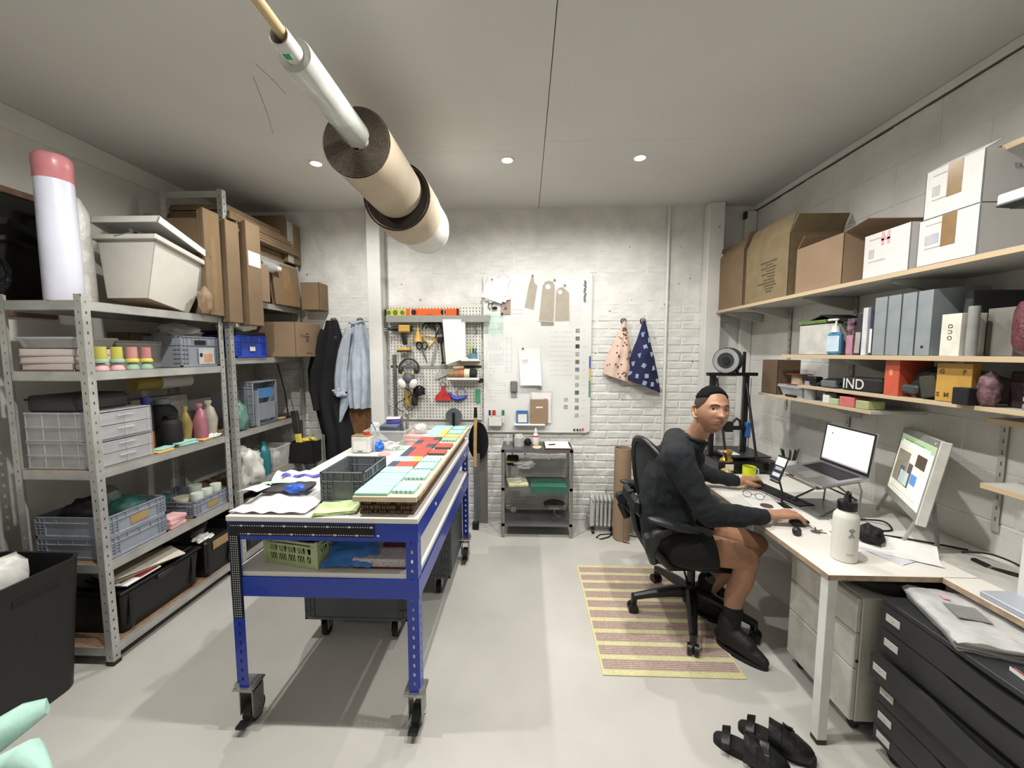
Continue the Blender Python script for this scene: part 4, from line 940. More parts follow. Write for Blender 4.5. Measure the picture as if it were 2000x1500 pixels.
# mint sack, bottom left corner
t = thing('mint_fabric', 'mint and blue fabric poking up in the lower left corner', 'fabric', (-1.645, 1.02, 0))
m = MB(); m.tube([(-.22, -.12, .20), (-.14, -.05, .34), (-.06, .04, .42), (.0, .10, .455), (.03, .13, .46)], [.06, .06, .05, .042, .026], 12)
m.v = [p + Vector((noise.noise(p*12), noise.noise(p*12+Vector((4, 0, 0))), noise.noise(p*12+Vector((0, 4, 0)))))*.012 for p in m.v]
m.build('mint_sleeve', mat('mint_fabric', '#a9d6c6', .8, bump=.3, bscale=20), t, smooth=60)
m = MB(); m.tube([(-.02, -.08, .28), (.06, -.04, .39), (.14, -.01, .43), (.25, -.04, .42)], [.05, .05, .045, .02], 12); m.v = [p + Vector((noise.noise(p*14), 0, noise.noise(p*14)))*.014 for p in m.v]
m.build('mint_fold', MATS['mint_fabric'], t, smooth=60)
m = MB(); m.blob((-.20, -.02, .23), (.09, .07, .11), 5, .2); m.build('blue_fold', mat('blue_fabric', '#2a5db0', .7), t)
m = MB(); m.box(-.26, .06, -.26, .14, 0, .20, b=.05); m.build('bag_base', mat('purple_bag', '#6a64a0', .7, bump=.3), t)
# ================================================================ back wall: clothes, tools, whiteboard
YW = Y1-.012
def hook(label, x, z, m=None):
    b = MB(); b.cyl((0, 0, 0), (0, -.025, 0), .007, n=10); b.lathe([(.0, .0), (.022, .0), (.024, .004), (.02, .012), (0, .014)], 16, (0, -.004, 0))
    b = MB().cyl((0, 0, 0), (0, -.03, 0), .008, n=10).cyl((0, -.03, 0), (0, -.042, 0), .024, .020, n=18).cyl((0, 0, 0), (0, -.005, 0), .028, n=18)
    return solo('coat_hook', b, m or STEEL, label, 'hook', (x, YW, z), 0, 'round coat hooks on the brick wall')
hook('round coat hook holding the dark coat', -1.845, 1.955); hook('round coat hook holding the pale blue shirt', -1.59, 1.955)
hook('round hook above the dotted cloth', .92, 1.945, CHROME); hook('round hook above the navy cloth', 1.10, 1.945, CHROME)
def hang(pts_l, pts_r, z0, z1, y, fold, nf, seed, th=.004, depth=.05):
    """hanging cloth between left and right outline functions of v (0 top)"""
    def f(u, v):
        z = z0+(z1-z0)*v
        def it(P):
            k = v*(len(P)-1); i = min(int(k), len(P)-2); return P[i]+(P[i+1]-P[i])*(k-i)
        x = it(pts_l)+(it(pts_r)-it(pts_l))*u
        yy = y - depth*sin(pi*u)*(.5+.5*min(1, v*2)) - fold*(.5+.5*sin(u*nf*pi+seed+v*2))*min(1, .3+v) - .012*noise.noise(Vector((u*4, v*7, seed)))
        return (x, yy, z + .01*noise.noise(Vector((u*5, v*3, seed+4))))
    return f
COAT = mat('dark_navy_coat', '#080a10', .9, var=.15, bump=.3, bscale=20)
t = thing('dark_coat', 'long dark navy coat hanging on the left hook', 'coat', (0, 0, 0))
MB().sheet(hang([-1.90, -1.96, -2.05, -2.08, -2.02, -1.98, -1.98], [-1.80, -1.74, -1.70, -1.71, -1.72, -1.66, -1.64], 1.95, .62, YW-.03, .035, 5, 1, depth=.09), 22, 30, .012).build('coat_body', COAT, t, smooth=60)
MB().sheet(hang([-1.93, -2.01, -2.06, -2.06, -2.02], [-1.86, -1.90, -1.93, -1.95, -1.94], 1.86, 1.10, YW-.10, .02, 3, 2, depth=.05), 8, 16, .01).build('sleeve', COAT, t, smooth=60)
m = MB().box(-1.79, -1.765, YW-.13, YW-.126, 1.795, 1.80, b=.001).box(-1.79, -1.765, YW-.13, YW-.126, 1.78, 1.785, b=.001); m.build('tag_marks', GREYP, t)
SHIRT = mat('pale_blue_shirt', '#a5b0be', .85, var=.06, scale=20, bump=.3, bscale=30)
t = thing('blue_shirt', 'pale blue shirt with rolled sleeve hanging on the second hook', 'shirt', (0, 0, 0))
MB().sheet(hang([-1.65, -1.70, -1.74, -1.76, -1.74, -1.70], [-1.54, -1.49, -1.45, -1.43, -1.44, -1.47], 1.945, 1.12, YW-.03, .04, 7, 3, depth=.09), 26, 26, .006).build('shirt_body', SHIRT, t, smooth=60)
MB().sheet(hang([-1.68, -1.75, -1.79, -1.80], [-1.62, -1.65, -1.68, -1.69], 1.88, 1.28, YW-.12, .02, 3, 5, depth=.03), 8, 14, .008).build('sleeve', SHIRT, t, smooth=60)
MB().blob((-1.745, YW-.14, 1.27), (.065, .04, .045), 4, .4, 5).build('rolled_cuff', SHIRT, t)
MB().sheet(hang([-1.76, -1.77, -1.77], [-1.66, -1.70, -1.76], 1.24, .99, YW-.10, .02, 2, 5, depth=.02), 8, 8, .006).build('shirt_tail', SHIRT, t, smooth=60)
MB().tube([(-1.60+.06*cos(a*pi/8), YW-.05-.04*sin(a*pi/8), 1.93+.012*sin(a)) for a in range(9)], .012, 6).build('collar', SHIRT, t)
solo('brown_board', MB().box(-.14, .11, 0, .018, 0, .86, b=.002), BROWN, 'varnished brown board leaning on the wall under the shirt', 'board', (-1.59, YW-.04, .62+.14))
solo('brown_board', MB().box(-.14, .11, 0, .018, 0, .75, b=.002), BROWN, 'lower brown panel standing on the floor behind the coat', 'board', (-1.62, YW-.065, 0))
t = thing('hand_truck_handle', 'yellow and black handled tool leaning at the shelf end', 'tool', (-2.0, 3.45, .0), 0, None, 0, -7)
MB().cyl((0, 0, .02), (0, 0, .80), .017, n=12).build('shaft', GREYP, t); MB().box(-.025, .025, -.018, .018, .72, .92, b=.006).build('yellow_grip', YELP, t); MB().box(-.03, .03, -.02, .02, .90, 1.12, b=.008).build('dark_grip', DGREY, t)
m = MB(); m.sheet(lambda u, v: (-.06+u*.13, .02*sin(u*8+v*3), v*.85), 6, 10, .004); solo('grey_sheet', m, mat('grey_wrap', '#8e8d87', .6, bump=.4, bscale=12), 'grey translucent wrapping hanging between shelving and coat', 'sheet', (-1.98, 3.56, .02))

# pegboards
WP = mat('pegboard_white', '#cbc9c1', .5, var=.02)
GREYR = mat('grey_rail', '#8d8e88', .5, var=.04)
t = thing('pegboard', 'white perforated pegboard covered with hand tools', 'pegboard', (0, 0, 0))
def peg(x0, x1, z0, z1):
    m = MB(); w = x1-x0; L = z1-z0; cols = int(w/.03)
    m.X = Matrix.Translation((x0, YW-.022, z0)); m.holes(L, w, .003, .03, .008, .014, edge=.01, cols=cols)
    return m.build('panel', WP, t, smooth=0)
peg(-1.30, -.42, 1.525, 2.10); peg(-1.30, -.42, 1.0, 1.50)
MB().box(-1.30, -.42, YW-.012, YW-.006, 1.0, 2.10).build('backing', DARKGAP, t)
MB().box(-1.23, -.60, YW-.028, YW-.020, 1.495, 1.525, b=.002).build('cross_rail', GREYR, t)
MB().box(-1.275, -1.24, YW-.034, YW-.022, .98, 1.63, b=.003).build('side_rail', mat('dark_rail', '#5b5c58', .6), t)
PY = YW-.025
solo('rail_shelf', MB().box(-.47, .50, -.080, -.002, -.005, 0, b=.001).box(-.47, .50, -.084, -.0805, -.058, .004, b=.001), GREYR, 'long grey metal ledge carrying the spirit levels', 'ledge', (-.83, PY, 1.985+.003))
def level(label, x, L, hh, m, caps, vials, y, z):
    t = thing('spirit_level', label, 'level', (x, y, z))
    MB().box(0, L, -.011, .011, 0, hh, b=.003).build('body', m, t)
    for e in caps: MB().box(e-.012, e+.012, -.013, .013, -.001, hh+.001, b=.004).build('end_cap', BLACKP, t)
    for v, r in vials: MB().cyl((v, -.013, hh*.5), (v, -.0105, hh*.5), r, n=18).build('vial', mat('vial_green', '#4d7a1c', .3) if r < .024 and m is not ORANGE else BLACKP, t)
    return t
level('yellow and black spirit level on the left of the ledge', -1.32, .22, .062, mat('level_yellow', '#c9b322', .4), (.012,), ((.042, .02), (.105, .023), (.17, .02)), PY-.06, 1.989)
t = level('long orange spirit level with two round black vials', -1.115, .50, .064, mat('level_orange', '#cf5a1a', .4, var=.03), (.485,), ((.075, .024), (.35, .024)), PY-.062, 1.990)
MB().box(.20, .25, -.0125, -.010, 0, .014, b=.001).build('centre_window', mat('brass_window', '#8a5a1c', .5), t)
for x in (.04, .355): MB().box(x, x+.006, -.0135, -.0108, .0, .064, b=.001).build('white_band', WPL, t)
# drill
DY = mat('drill_yellow', '#c79a1c', .45)
t = thing('cordless_drill', 'yellow and black cordless drill hanging on the pegboard', 'drill', (0, PY-.06, 0))
MB().box(-1.19, -1.075, -.03, .03, 1.835, 1.905, b=.012).build('motor_housing', DY, t); MB().box(-1.08, -1.065, -.028, .028, 1.84, 1.90, b=.008).build('rear_cap', BLACKP, t)
MB().cyl((-1.19, 0, 1.87), (-1.24, 0, 1.87), .026, .022, n=18).build('gear_collar', BLACKP, t); MB().cyl((-1.24, 0, 1.87), (-1.30, 0, 1.87), .020, .012, n=16).build('chuck', DGREY, t)
MB().cyl((-1.30, 0, 1.87), (-1.48, 0, 1.868), .005, .004, n=8).build('bit', STEEL, t); MB().cyl((-1.29, -.01, 1.855), (-1.40, -.01, 1.85), .004, n=8).build('bit', STEEL, t)
m = MB(); m.X = TR(-1.13, 0, 1.72, ry=-10); m.box(-.022, .022, -.018, .018, 0, .13, b=.01); m.build('grip', BLACKP, t)
MB().box(-1.165, -1.145, -.010, .010, 1.79, 1.825, b=.004).build('trigger', BLACKM, t)
MB().box(-1.20, -1.085, -.035, .035, 1.665, 1.695, b=.006).build('battery', DY, t); MB().box(-1.205, -1.08, -.036, .036, 1.655, 1.668, b=.004).build('battery_foot', BLACKP, t)
m = MB(); m.prism([(-.02, 0), (.02, 0), (.045, -.10), (-.045, -.10)], -.015, .015); 
t = solo('funnel', MB().lathe([(.006, .17), (.009, .10), (.04, .0), (.041, -.01), (.038, 0), (.007, .10)], 18), mat('funnel_yellow', '#c79c26', .45), 'yellow plastic funnel hanging on the pegboard', 'funnel', (-1.015, PY-.042, 1.76))
def clampt(label, x, z, h, a):
    t = thing('spring_clamp', label, 'clamp', (x, PY-.028, z), 0, 'black clamps on the pegboard', 0, a)
    MB().tube([(-.05, 0, -.06), (-.035, 0, -.02), (-.012, 0, .0), (.0, 0, .025)], [.006, .008, .009, .008], 8).build('jaw', BLACKP, t)
    MB().tube([(.05, 0, -.06), (.035, 0, -.02), (.012, 0, .0), (.0, 0, .025)], [.006, .008, .009, .008], 8).build('jaw', BLACKP, t)
    MB().cyl((0, -.014, 0), (0, .014, 0), .012, n=12).build('pivot', DGREY, t); MB().tube([(.0, 0, .02), (.02, 0, .01), (.03, 0, -h)], .005, 8).build('handle', BLACKP, t)
clampt('left black spring clamp under the orange level', -.93, 1.925, .05, 0); clampt('second black spring clamp beside the left one', -.88, 1.915, .05, 15)
clampt('black clamp left of the paper towel', -.825, 1.925, .06, 10); clampt('lower black clamp beside the paper towel', -.81, 1.85, .09, -8)
t = thing('bar_clamp', 'long thin black bar clamp beside the paper towel', 'clamp', (-.80, PY-.03, 1.74), 0, None, 0, -6)
MB().box(-.008, .008, -.006, .006, -.20, .05, b=.002).build('bar', BLACKM, t); MB().box(-.03, .03, -.012, .012, .0, .055, b=.008).build('head', BLACKP, t); MB().box(-.02, .015, -.01, .01, -.20, -.185, b=.003).build('foot', BLACKP, t)
t = thing('set_square', 'transparent amber set square on the pegboard', 'square', (-.93, PY-.014, 1.70))
m = MB()
for a, b_ in (((-.045, .11), (.10, .09)), ((.10, .09), (.015, .0)), ((.015, .0), (-.045, .11))): m.tube([(a[0], 0, a[1]), (b_[0], 0, b_[1])], .008, 4)
m.build('frame', mat('amber_acrylic', '#c9a02c', .2, alpha=.85), t)
t = thing('scissors', 'large scissors with black handles on the pegboard', 'scissors', (-.985, PY-.02, 1.685))
for s in (-1, 1):
    MB().tube([(s*.026+.026*cos(a*pi/6), 0, .03+.034*sin(a*pi/6)) for a in range(12)], .006, 6, closed=True).build('finger_loop', BLACKM, t)
    MB().add([(-.006*s, -.002*s, 0), (.010*s, -.002*s, 0), (.055+.006*s, -.002*s, -.17), (-.006*s, .002-.002*s, 0), (.010*s, .002-.002*s, 0), (.055+.006*s, .002-.002*s, -.17)], [(0,1,2), (5,4,3), (0,3,4,1), (1,4,5,2), (2,5,3,0)]).build('blade', STEEL, t)
solo('steel_ruler', MB().box(-.014, .014, -.001, .001, -.21, 0, b=.0005), GREYR, 'short steel ruler hanging askew left of the towel', 'ruler', (-.845, PY-.008, 1.73), 0, None, 0, 14)
t = thing('paper_towel', 'long sheet of white paper hanging from a pegboard roll', 'paper', (0, PY-.05, 0))
MB().cyl((-.77, 0, 1.93), (-.56, 0, 1.93), .034, n=20).build('roll', PAPER, t)
MB().sheet(lambda u, v: (-.77+u*.21+.03*v*(1-u), -.035-.01*sin(u*4+v), 1.955-v*.42+.06*v*u), 8, 10, .0015).build('hanging_sheet', PAPER, t)
t = thing('cable_ring', 'small coiled metal cable hung at the right pegboard edge', 'cable', (-.47, PY-.014, 1.88))
MB().tube([(.012*sin(a*1.3), -.004*cos(a), .04-a*.012) for a in range(9)], .004, 6).build('coil', STEEL, t)
def ledge(label, x0, x1, z): return solo('small_ledge', MB().box(x0, x1, -.11, 0, -.006, 0, b=.001).box(x0, x1, -.11, -.105, -.006, .02, b=.001), WPL, label, 'ledge', (0, PY, z), 0, 'white pegboard ledges')
ledge('white pegboard ledge under the pen cup', -.60, -.43, 1.57); ledge('white pegboard ledge holding tape rolls', -.73, -.43, 1.395)
t = thing('pen_cup', 'blue cup of pens on the upper pegboard ledge', 'cup', (-.49, PY-.06, 1.571))
MB().lathe([(0, 0), (.036, 0), (.040, .07), (.037, .07), (.033, .004), (0, .004)], 22).build('cup', mat('cup_blue', '#4f8c9e', .5), t)
for k, (c, dx, h, r) in enumerate(((mat('highlighter', '#b9cc22', .4), -.02, .16, .010), (BLACKP, 0, .12, .006), (BLACKP, -.028, .11, .007), (GREEN, .01, .12, .005), (BLUEP, .028, .12, .008), (WPL, .016, .13, .005))):
    MB().cyl((dx*.4, .004*k-.01, .01), (dx, .004*k-.012, h), r, r*.8, n=8).build('pen', c, t)
solo('white_button', MB().cyl((0, 0, 0), (0, -.05, 0), .016, n=16), WPL, 'small white cap lying left of the blue pen cup', 'cap', (-.548, PY-.05, 1.587+.001))
def tape(label, x, w, r, m, m2=None):
    t = thing('tape_roll', label, 'tape', (x, PY-.055, 1.396+r), -90, 'rolls of tape on the lower ledge')
    b = MB(); n = 26; vs = []; fs = []; pr = [(r*.6, 0), (r, 0), (r, w), (r*.6, w)]
    for q, h in pr:
        for i in range(n): vs.append((q*cos(2*pi*i/n), h, q*sin(2*pi*i/n)))
    for j in range(4):
        for i in range(n): fs.append((j*n+i, j*n+(i+1) % n, ((j+1) % 4)*n+(i+1) % n, ((j+1) % 4)*n+i))
    b.add(vs, fs); b.build('tape', m, t); return t
tape('brown parcel tape roll left on the ledge', -.72, .048, .045, TAPE); tape('second brown parcel tape roll on the ledge', -.67, .048, .045, TAPE)
tape('terracotta tape roll in the middle of the ledge', -.62, .045, .047, mat('terracotta_tape', '#a5573c', .5)); tape('cream masking tape roll on the ledge', -.572, .05, .050, mat('cream_tape', '#d6caa0', .6)); tape('black tape roll at the right of the ledge', -.518, .055, .050, BLACKM)
solo('card_tube', MB().cyl((0, 0, 0), (.10, 0, .005), .016, n=14), mat('tan_tube', '#c0a077', .7), 'short tan tube lying on top of the tapes', 'tube', (-.68, PY-.055, 1.396+.107))
solo('grey_card', MB().sheet(lambda u, v: (u*.13, .0, v*.06+u*.05), 3, 3, .002), mat('grey_felt', '#a9a8a2', .8), 'grey card flap left of the tape rolls', 'card', (-.86, PY-.02, 1.39))
# ear defenders, respirator, cables
t = thing('ear_defenders', 'grey headband hanging over the respirator', 'ear defenders', (-1.10, PY-.06, 1.50))
MB().tube([(.095*cos(a*pi/12), 0, .10*sin(a*pi/12)-.01) for a in range(13)], .010, 8).build('headband', DGREY, t)
MB().tube([(.080*cos(a*pi/12), -.02, .09*sin(a*pi/12)-.02) for a in range(13)], .007, 8).build('inner_band', GREYP, t)
for s in (-1, 1): MB().blob((s*.075, -.01, -.02), (.025, .035, .04), 3, .05).build('ear_cup', DGREY, t)
MB().box(-.02, .02, -.03, .02, .03, .08, b=.01).build('pad', mat('soft_grey', '#77797a', .7), t)
t = thing('respirator', 'grey half mask respirator with two white filters', 'respirator', (-1.105, PY-.06, 1.385))
MB().blob((0, -.01, .02), (.055, .045, .055), 2, .08).build('face_piece', mat('mask_grey', '#54585c', .6), t)
for s in (-1, 1): 
    m = MB(); m.X = TR(s*.055, -.045, -.03, ry=s*28); m.blob((0, 0, 0), (.036, .022, .050), 1, .03, flat=False); m.build('filter', WPL, t)
for s in (-1, 1): MB().box(s*.045-.004, s*.045+.004, -.04, -.032, .055, .085, b=.002).build('strap_clip', mat('lime_mark', '#c9d66a', .5), t)
t = thing('harness', 'tangle of dark straps and goggles under the respirator', 'harness', (-1.03, PY-.05, 1.22))
MB().blob((.02, -.02, .06), (.055, .035, .055), 9, .35).build('goggles', mat('dark_lens', '#171417', .15), t); MB().blob((-.02, -.01, -.01), (.03, .025, .085), 12, .3).build('straps', mat('olive_strap', '#2d2618', .8), t)
MB().tube([(-.13+.075*sin(a*pi/12)*1.0, -.01, .10-.24*a/24-.0*a) for a in range(0, 25)], .004, 6).build('strap_loop', BLACKM, t)
MB().tube([(-.125, -.01, .0), (-.125, -.01, -.08), (-.09, -.01, -.125), (-.05, -.01, -.12), (-.01, -.01, -.04)], .004, 6).build('cord', BLACKM, t)
t = solo('yellow_torch', MB().tube([(0, 0, .09), (0, 0, .03), (.01, 0, -.06)], [.02, .028, .018], 10), mat('torch_yellow', '#b38a20', .45), 'yellow tool handle hanging left of the straps', 'tool', (-1.135, PY-.04, 1.20))
t = thing('scraper', 'red fan shaped scraper hanging on the pegboard', 'scraper', (-.79, PY-.02, 1.19))
MB().at(rx=90).prism([(-.08, .0), (.078, .0), (.072, .045), (.028, .09), (.018, .13), (-.014, .13), (-.022, .09), (-.07, .045)], -.008, .008).build('blade_guard', REDP, t)
MB().tube([(.025*cos(a*pi/6)+.0, 0, .155+.022*sin(a*pi/6)) for a in range(12)], .005, 6, closed=True).build('ring', STEEL, t)
t = thing('blue_pliers', 'blue handled curved tool beside the red scraper', 'tool', (-.65, PY-.02, 1.235))
MB().tube([(-.08, 0, .03), (-.04, 0, -.02), (.0, 0, -.03), (.05, 0, -.02), (.09, 0, .0)], [.012, .02, .024, .02, .01], 8).build('blue_handle', mat('royal_blue', '#1533a8', .4), t)
MB().tube([(.035+.045*cos(a*pi/8), .005, .03+.045*sin(a*pi/8)) for a in range(11)], .004, 6).build('wire', STEEL, t)
solo('green_tag', MB().box(-.024, .024, -.006, 0, -.065, .065, b=.003), GREEN, 'green rectangular tag at the right pegboard edge', 'tag', (-.455, PY-.005, 1.235))
solo('dark_reel', MB().lathe([(0, -.02), (.024, -.02), (.024, .02), (0, .02)], 18, sy=.5).at(), BLACKP, 'small black reel beside the lower ledge', 'reel', (-.42, PY-.05, 1.385))
solo('round_disc', MB().cyl((0, 0, 0), (0, .006, 0), .078, n=32), mat('sanding_grey', '#53575c', .7), 'grey round disc hanging low on the pegboard', 'disc', (-.685, PY-.035, 1.04))
solo('disc_tool', MB().box(-.012, .012, 0, .012, -.10, .06, b=.004).box(-.05, .05, 0, .012, -.12, -.09, b=.006), BLACKP, 'black handle in front of the grey disc', 'tool', (-.685, PY-.056, 1.02))
t = thing('broom', 'wooden handled brush with a black bristle block beside the bench', 'brush', (-.46, 3.46, .0))
MB().box(-.03, .03, -.02, .02, 0, .08, b=.01).build('bristle_block', BLACKM, t); MB().cyl((0, 0, .07), (0, 0, .62), .014, n=10).build('lower_stick', MATS['grey_mdf'] if 'grey_mdf' in MATS else GREYP, t)
MB().tube([(0, 0, .60), (0, 0, .8), (.006, 0, 1.06)], .016, 12).build('handle', mat('handle_wood', '#b8925c', .5), t); MB().tube([(.006, 0, 1.06), (.007, 0, 1.15)], [.018, .012], 12).build('grip_end', BLACKP, t)
t = thing('shovel', 'black oval shovel blade leaning on the wall at the bench end', 'shovel', (-.44, 3.55, .0))
m = MB(); m.at(rx=90).prism([(.095*cos(a*pi/14), .80+ (.20*sin(a*pi/14) if a < 14 else .16*sin(a*pi/14))) for a in range(28)], -.01, .006); m.at(); m.build('blade', mat('gloss_black', '#0c0c0d', .25), t); MB().cyl((0, -.012, .05), (0, -.012, .70), .014, n=10).build('stick', GREYP, t)
t = solo('grey_plank', MB().box(-.06, .055, -.009, .009, 0, .79, b=.001), mat('grey_mdf', '#6e6a60', .7, var=.04), 'narrow grey board standing at the wall beside the steel cart', 'board', (-.415, 3.60, 0))

# whiteboard -------------------------------------------------------------------
t = thing('whiteboard', 'large whiteboard full of faint notes and pinned sheets', 'whiteboard', (-.395, YW, .885))
WBO = t; bw, bh = 1.01, 1.50
def rrect(w, h, r, n=6):
    pts = []
    for (cx_, cy_, a0) in ((w-r, h-r, 0), (r, h-r, 90), (r, r, 180), (w-r, r, 270)):
        for k in range(n+1): a = R(a0+90*k/n); pts.append((cx_+r*cos(a), cy_+r*sin(a)))
    return pts
WBM = mat('whiteboard_enamel', '#d6d6d3', .25, var=.02, scale=2)
m = MB(); m.X = TR(rx=90); m.prism(rrect(bw, bh, .035), .008, .026); m.build('panel', WBM, t, smooth=30)
# frame edge
m = MB(); m.X = TR(rx=90)
P = rrect(bw, bh, .035); m.tube([(x, y, .022) for x, y in P], .006, 6, closed=True); m.build('frame', WPL, t)
def scrib(m, x0, x1, z, h=.008, dens=30, seed=0):
    """a line of handwriting as a thin wavy ribbon"""
    r_ = random.Random(seed); x = x0
    while x < x1:
        wd_ = r_.uniform(.012, .04); n = max(3, int(wd_/.005)); px_ = x; pz_ = z
        for k in range(n):
            nx = px_+wd_/n; nz = z+(h if k % 2 else -h)*.5*r_.uniform(.4, 1)
            m.add([(px_, -.0268, pz_), (px_, -.0268, pz_+.0022), (nx, -.0268, nz+.0022), (nx, -.0268, nz)], [(0, 1, 2, 3)]); px_, pz_ = nx, nz
        x += wd_+.009
def outline(m, x0, x1, z0, z1, t_=.0016):
    for a in ((x0, x1, z0, z0+t_), (x0, x1, z1-t_, z1), (x0, x0+t_, z0, z1), (x1-t_, x1, z0, z1)): m.box(a[0], a[1], -.0269, -.0262, a[2], a[3])
gm, rm, bm2, km = MB(), MB(), MB(), MB()
for k in range(4): scrib(rm, .27, .35, 1.165-k*.042, .010, seed=k)
outline(rm, .265, .365, 1.13, 1.165); 
for k in range(9): scrib(rm, .80, .895, 1.19-k*.0225, .010, seed=20+k)
for k in range(3): scrib(gm, .05, .17, 1.10-k*.06, .012, seed=40+k)
for k in range(9): scrib(bm2, .04, .16, .885-k*.012, .014, seed=60+k)
for k in range(7): scrib(bm2, .05, .16, .745-k*.012, .012, seed=80+k)
outline(bm2, .025, .185, .65, .90); outline(bm2, .21, .265, .58, .90)
for k in range(5): scrib(bm2, .215, .26, .86-k*.06, .014, seed=120+k)
outline(bm2, .03, .20, .40, .475); scrib(bm2, .045, .19, .45, .012, seed=130); scrib(rm, .05, .19, .375, .012, seed=131); scrib(bm2, .05, .12, .345, .006, seed=132)
for k in range(3): scrib(km, .05, .10, .61-k*.03, .02, seed=140+k)
for c in (.63, .735):
    for k in range(10): scrib(bm2 if k % 3 else rm, c, c+.075, .955-k*.045, .006, seed=int(c*100)+k*3)
for k in range(12): scrib(km, .935, .955, .962-k*.073, .006, seed=200+k)
MB().box(.02, .185, -.0268, -.026, .915, 1.13).build('green_patch', mat('pale_green_marker', '#c2d6cc', .5), t)
for nm_, mm, k_ in (('red_notes', rm, mat('faint_red_ink', '#cf9c96', .7)), ('green_notes', gm, mat('faint_green_ink', '#96bcae', .7)), ('blue_notes', bm2, mat('faint_blue_ink', '#a3acc0', .7)), ('grey_notes', km, INKGR)):
    mm.build(nm_, k_, t, smooth=0)['kind'] = 'stuff'
m = MB(); r_ = random.Random(5)
for k in range(17): m.at(.948+r_.uniform(-.004, .004), 0, 1.425-k*.0118, ry=r_.uniform(-40, 40)); m.box(-.012, .012, -.028, -.0262, -.004, .004)
m.at(); m.build('vertical_lettering', mat('dull_black_ink', '#57544e', .7), t)['kind'] = 'stuff'
m = MB(); cols_ = [BLUEP, YELP, GREEN]
for i in range(30): m.box(.996, 1.012, -.030, -.026, .72-i*.013, .729-i*.013, mi=0 if i < 9 else (1 if i < 18 else 2))
m.build('colour_strip', cols_, t)['kind'] = 'stuff'
tones = ['#8f8f8c', '#70716f', '#3a3a3a', '#a5a5a2', '#6a6866', '#7f7f7c', '#b3b1a9', '#aaa8a0', '#5c5b5a', '#9f9e9a', '#8b8987', '#b0b0ae']
for k in range(12):
    z = .968-k*.073; o = MB().box(.866, .904, -.0280, -.0262, z-.019, z+.019, b=.0004).build('swatch', mat('swatch_%s' % tones[k][1:], tones[k], .7, var=.2, scale=80), t)
for z in (.315, .245): MB().box(.762, .80, -.0280, -.0262, z-.019, z+.019, b=.0004).build('swatch', MATS['swatch_b3b1a9' if z > .3 else 'swatch_9f9e9a'], t)
# things held on the board (coordinates relative to the board origin)
def onboard(x, z, d=.028): return (-.395+x, YW-d, .885+z)
def clip(parent, x, z): MB().cyl((x, 0, z), (x, -.016, z), .012, .009, n=12).build('magnet', STEEL, parent)
t = thing('paper_bundle', 'bundle of white tracing sheets pinned at the top left corner', 'paper', onboard(.13, 1.40))
for k, a in enumerate((0, 14, 28)):
    m = MB(); m.X = TR(0, -.004*k, 0, ry=a-8); m.sheet(lambda u, v: (-.10+u*.20, -.002-.016*v*v, .06-v*.22+.03*(u > .5)*(v < .3)), 6, 8, .0012); m.build('sheet', mat('sheet_%d' % k, ('#cbcad0', '#cfced6', '#d7d6dc')[k], .7), t)
clip(t, -.05, .045)
t = thing('brown_photo', 'small brown print pinned under the tracing sheets', 'print', onboard(.205, 1.19))
MB().box(-.045, .05, -.004, -.002, -.07, .08, b=.0005).build('print', mat('brown_print', '#a08a7c', .7), t); m = MB(); m.X = TR(.0, -.005, -.005, rx=90); m.prism([(-.02, -.02), (.02, -.02), (.004, .02)], -.0005, .0008); m.build('dark_mark', mat('print_mark', '#5e5048', .7), t); clip(t, .0, .09); MB().cyl((-.03, -.002, -.062), (-.03, -.014, -.062), .009, n=12).build('magnet', BLACKP, t)
t = thing('black_clip', 'black metal clips hooked beside the grey ledge end', 'clip', onboard(.075, 1.19))
for s in (-.02, .015): MB().tube([(s, -.01, .05), (s-.012, -.012, .0), (s+.01, -.01, -.02)], .004, 6).build('clip_wire', BLACKM, t)
MB().blob((.03, -.014, -.01), (.025, .012, .014), 3, .2).build('clip_body', BLACKM, t)
BAGM = mat('kraft_greige', '#a69c8c', .8, var=.04)
def tag_(label, x, z, pts, rot, hx, hz, hr, mag):
    t = thing('paper_template', label, 'template', onboard(x, z), 0, 'greige paper templates hung on the whiteboard', 0, rot)
    m = MB(); m.X = TR(rx=90); m.prism([(p[0]*1.04, p[1]*1.02-.002) for p in pts], .002, .0032); m.build('white_backing', PAPER, t)
    m = MB(); m.X = TR(0, -.0035, 0, rx=90); m.prism(pts, 0, .0014); m.build('template', BAGM, t)
    if hr: MB().cyl((hx, -.0048, hz), (hx, -.0058, hz), hr, n=24).build('round_hole', WBM, t)
    MB().cyl((mag[0], -.003, mag[1]), (mag[0], -.02, mag[1]), .011, .008, n=12).build('magnet', STEEL, t)
tag_('left greige template with a hooked top', .455, 1.36, [(-.05, -.17), (.035, -.185), (.045, .03), (.02, .05), (.008, .08), (-.012, .12), (-.03, .05)], 6, 0, 0, 0, (-.008, .12))
tag_('largest greige template with a round hole, middle', .605, 1.30, [(-.075, -.24), (.06, -.245), (.06, .06), (.055, .10), (.03, .125), (.0, .13), (-.035, .118), (-.055, .08), (-.06, .0)], 2, -.005, .075, .024, (.055, .14))
tag_('right greige template with a small round hole', .735, 1.235, [(-.065, -.17), (.07, -.165), (.065, .08), (.04, .11), (.0, .135), (-.03, .13), (-.055, .10)], 0, -.02, .09, .02, (.025, .155))
solo('paper_template_shadow_sheet', MB().box(-.06, .06, -.0012, 0, -.03, .03), mat('shade_grey', '#8f8579', .8), 'grey strip standing in for the shadow below the middle greige template', 'card', onboard(.60, 1.045, .027))  # painted shade: grey strip in place of the template's cast shadow
bpy.data.objects['paper_template_shadow_sheet'].name = 'template_shade'
t = thing('note_sheets', 'curling pad of typed white sheets pinned mid board', 'paper', onboard(.43, .63))
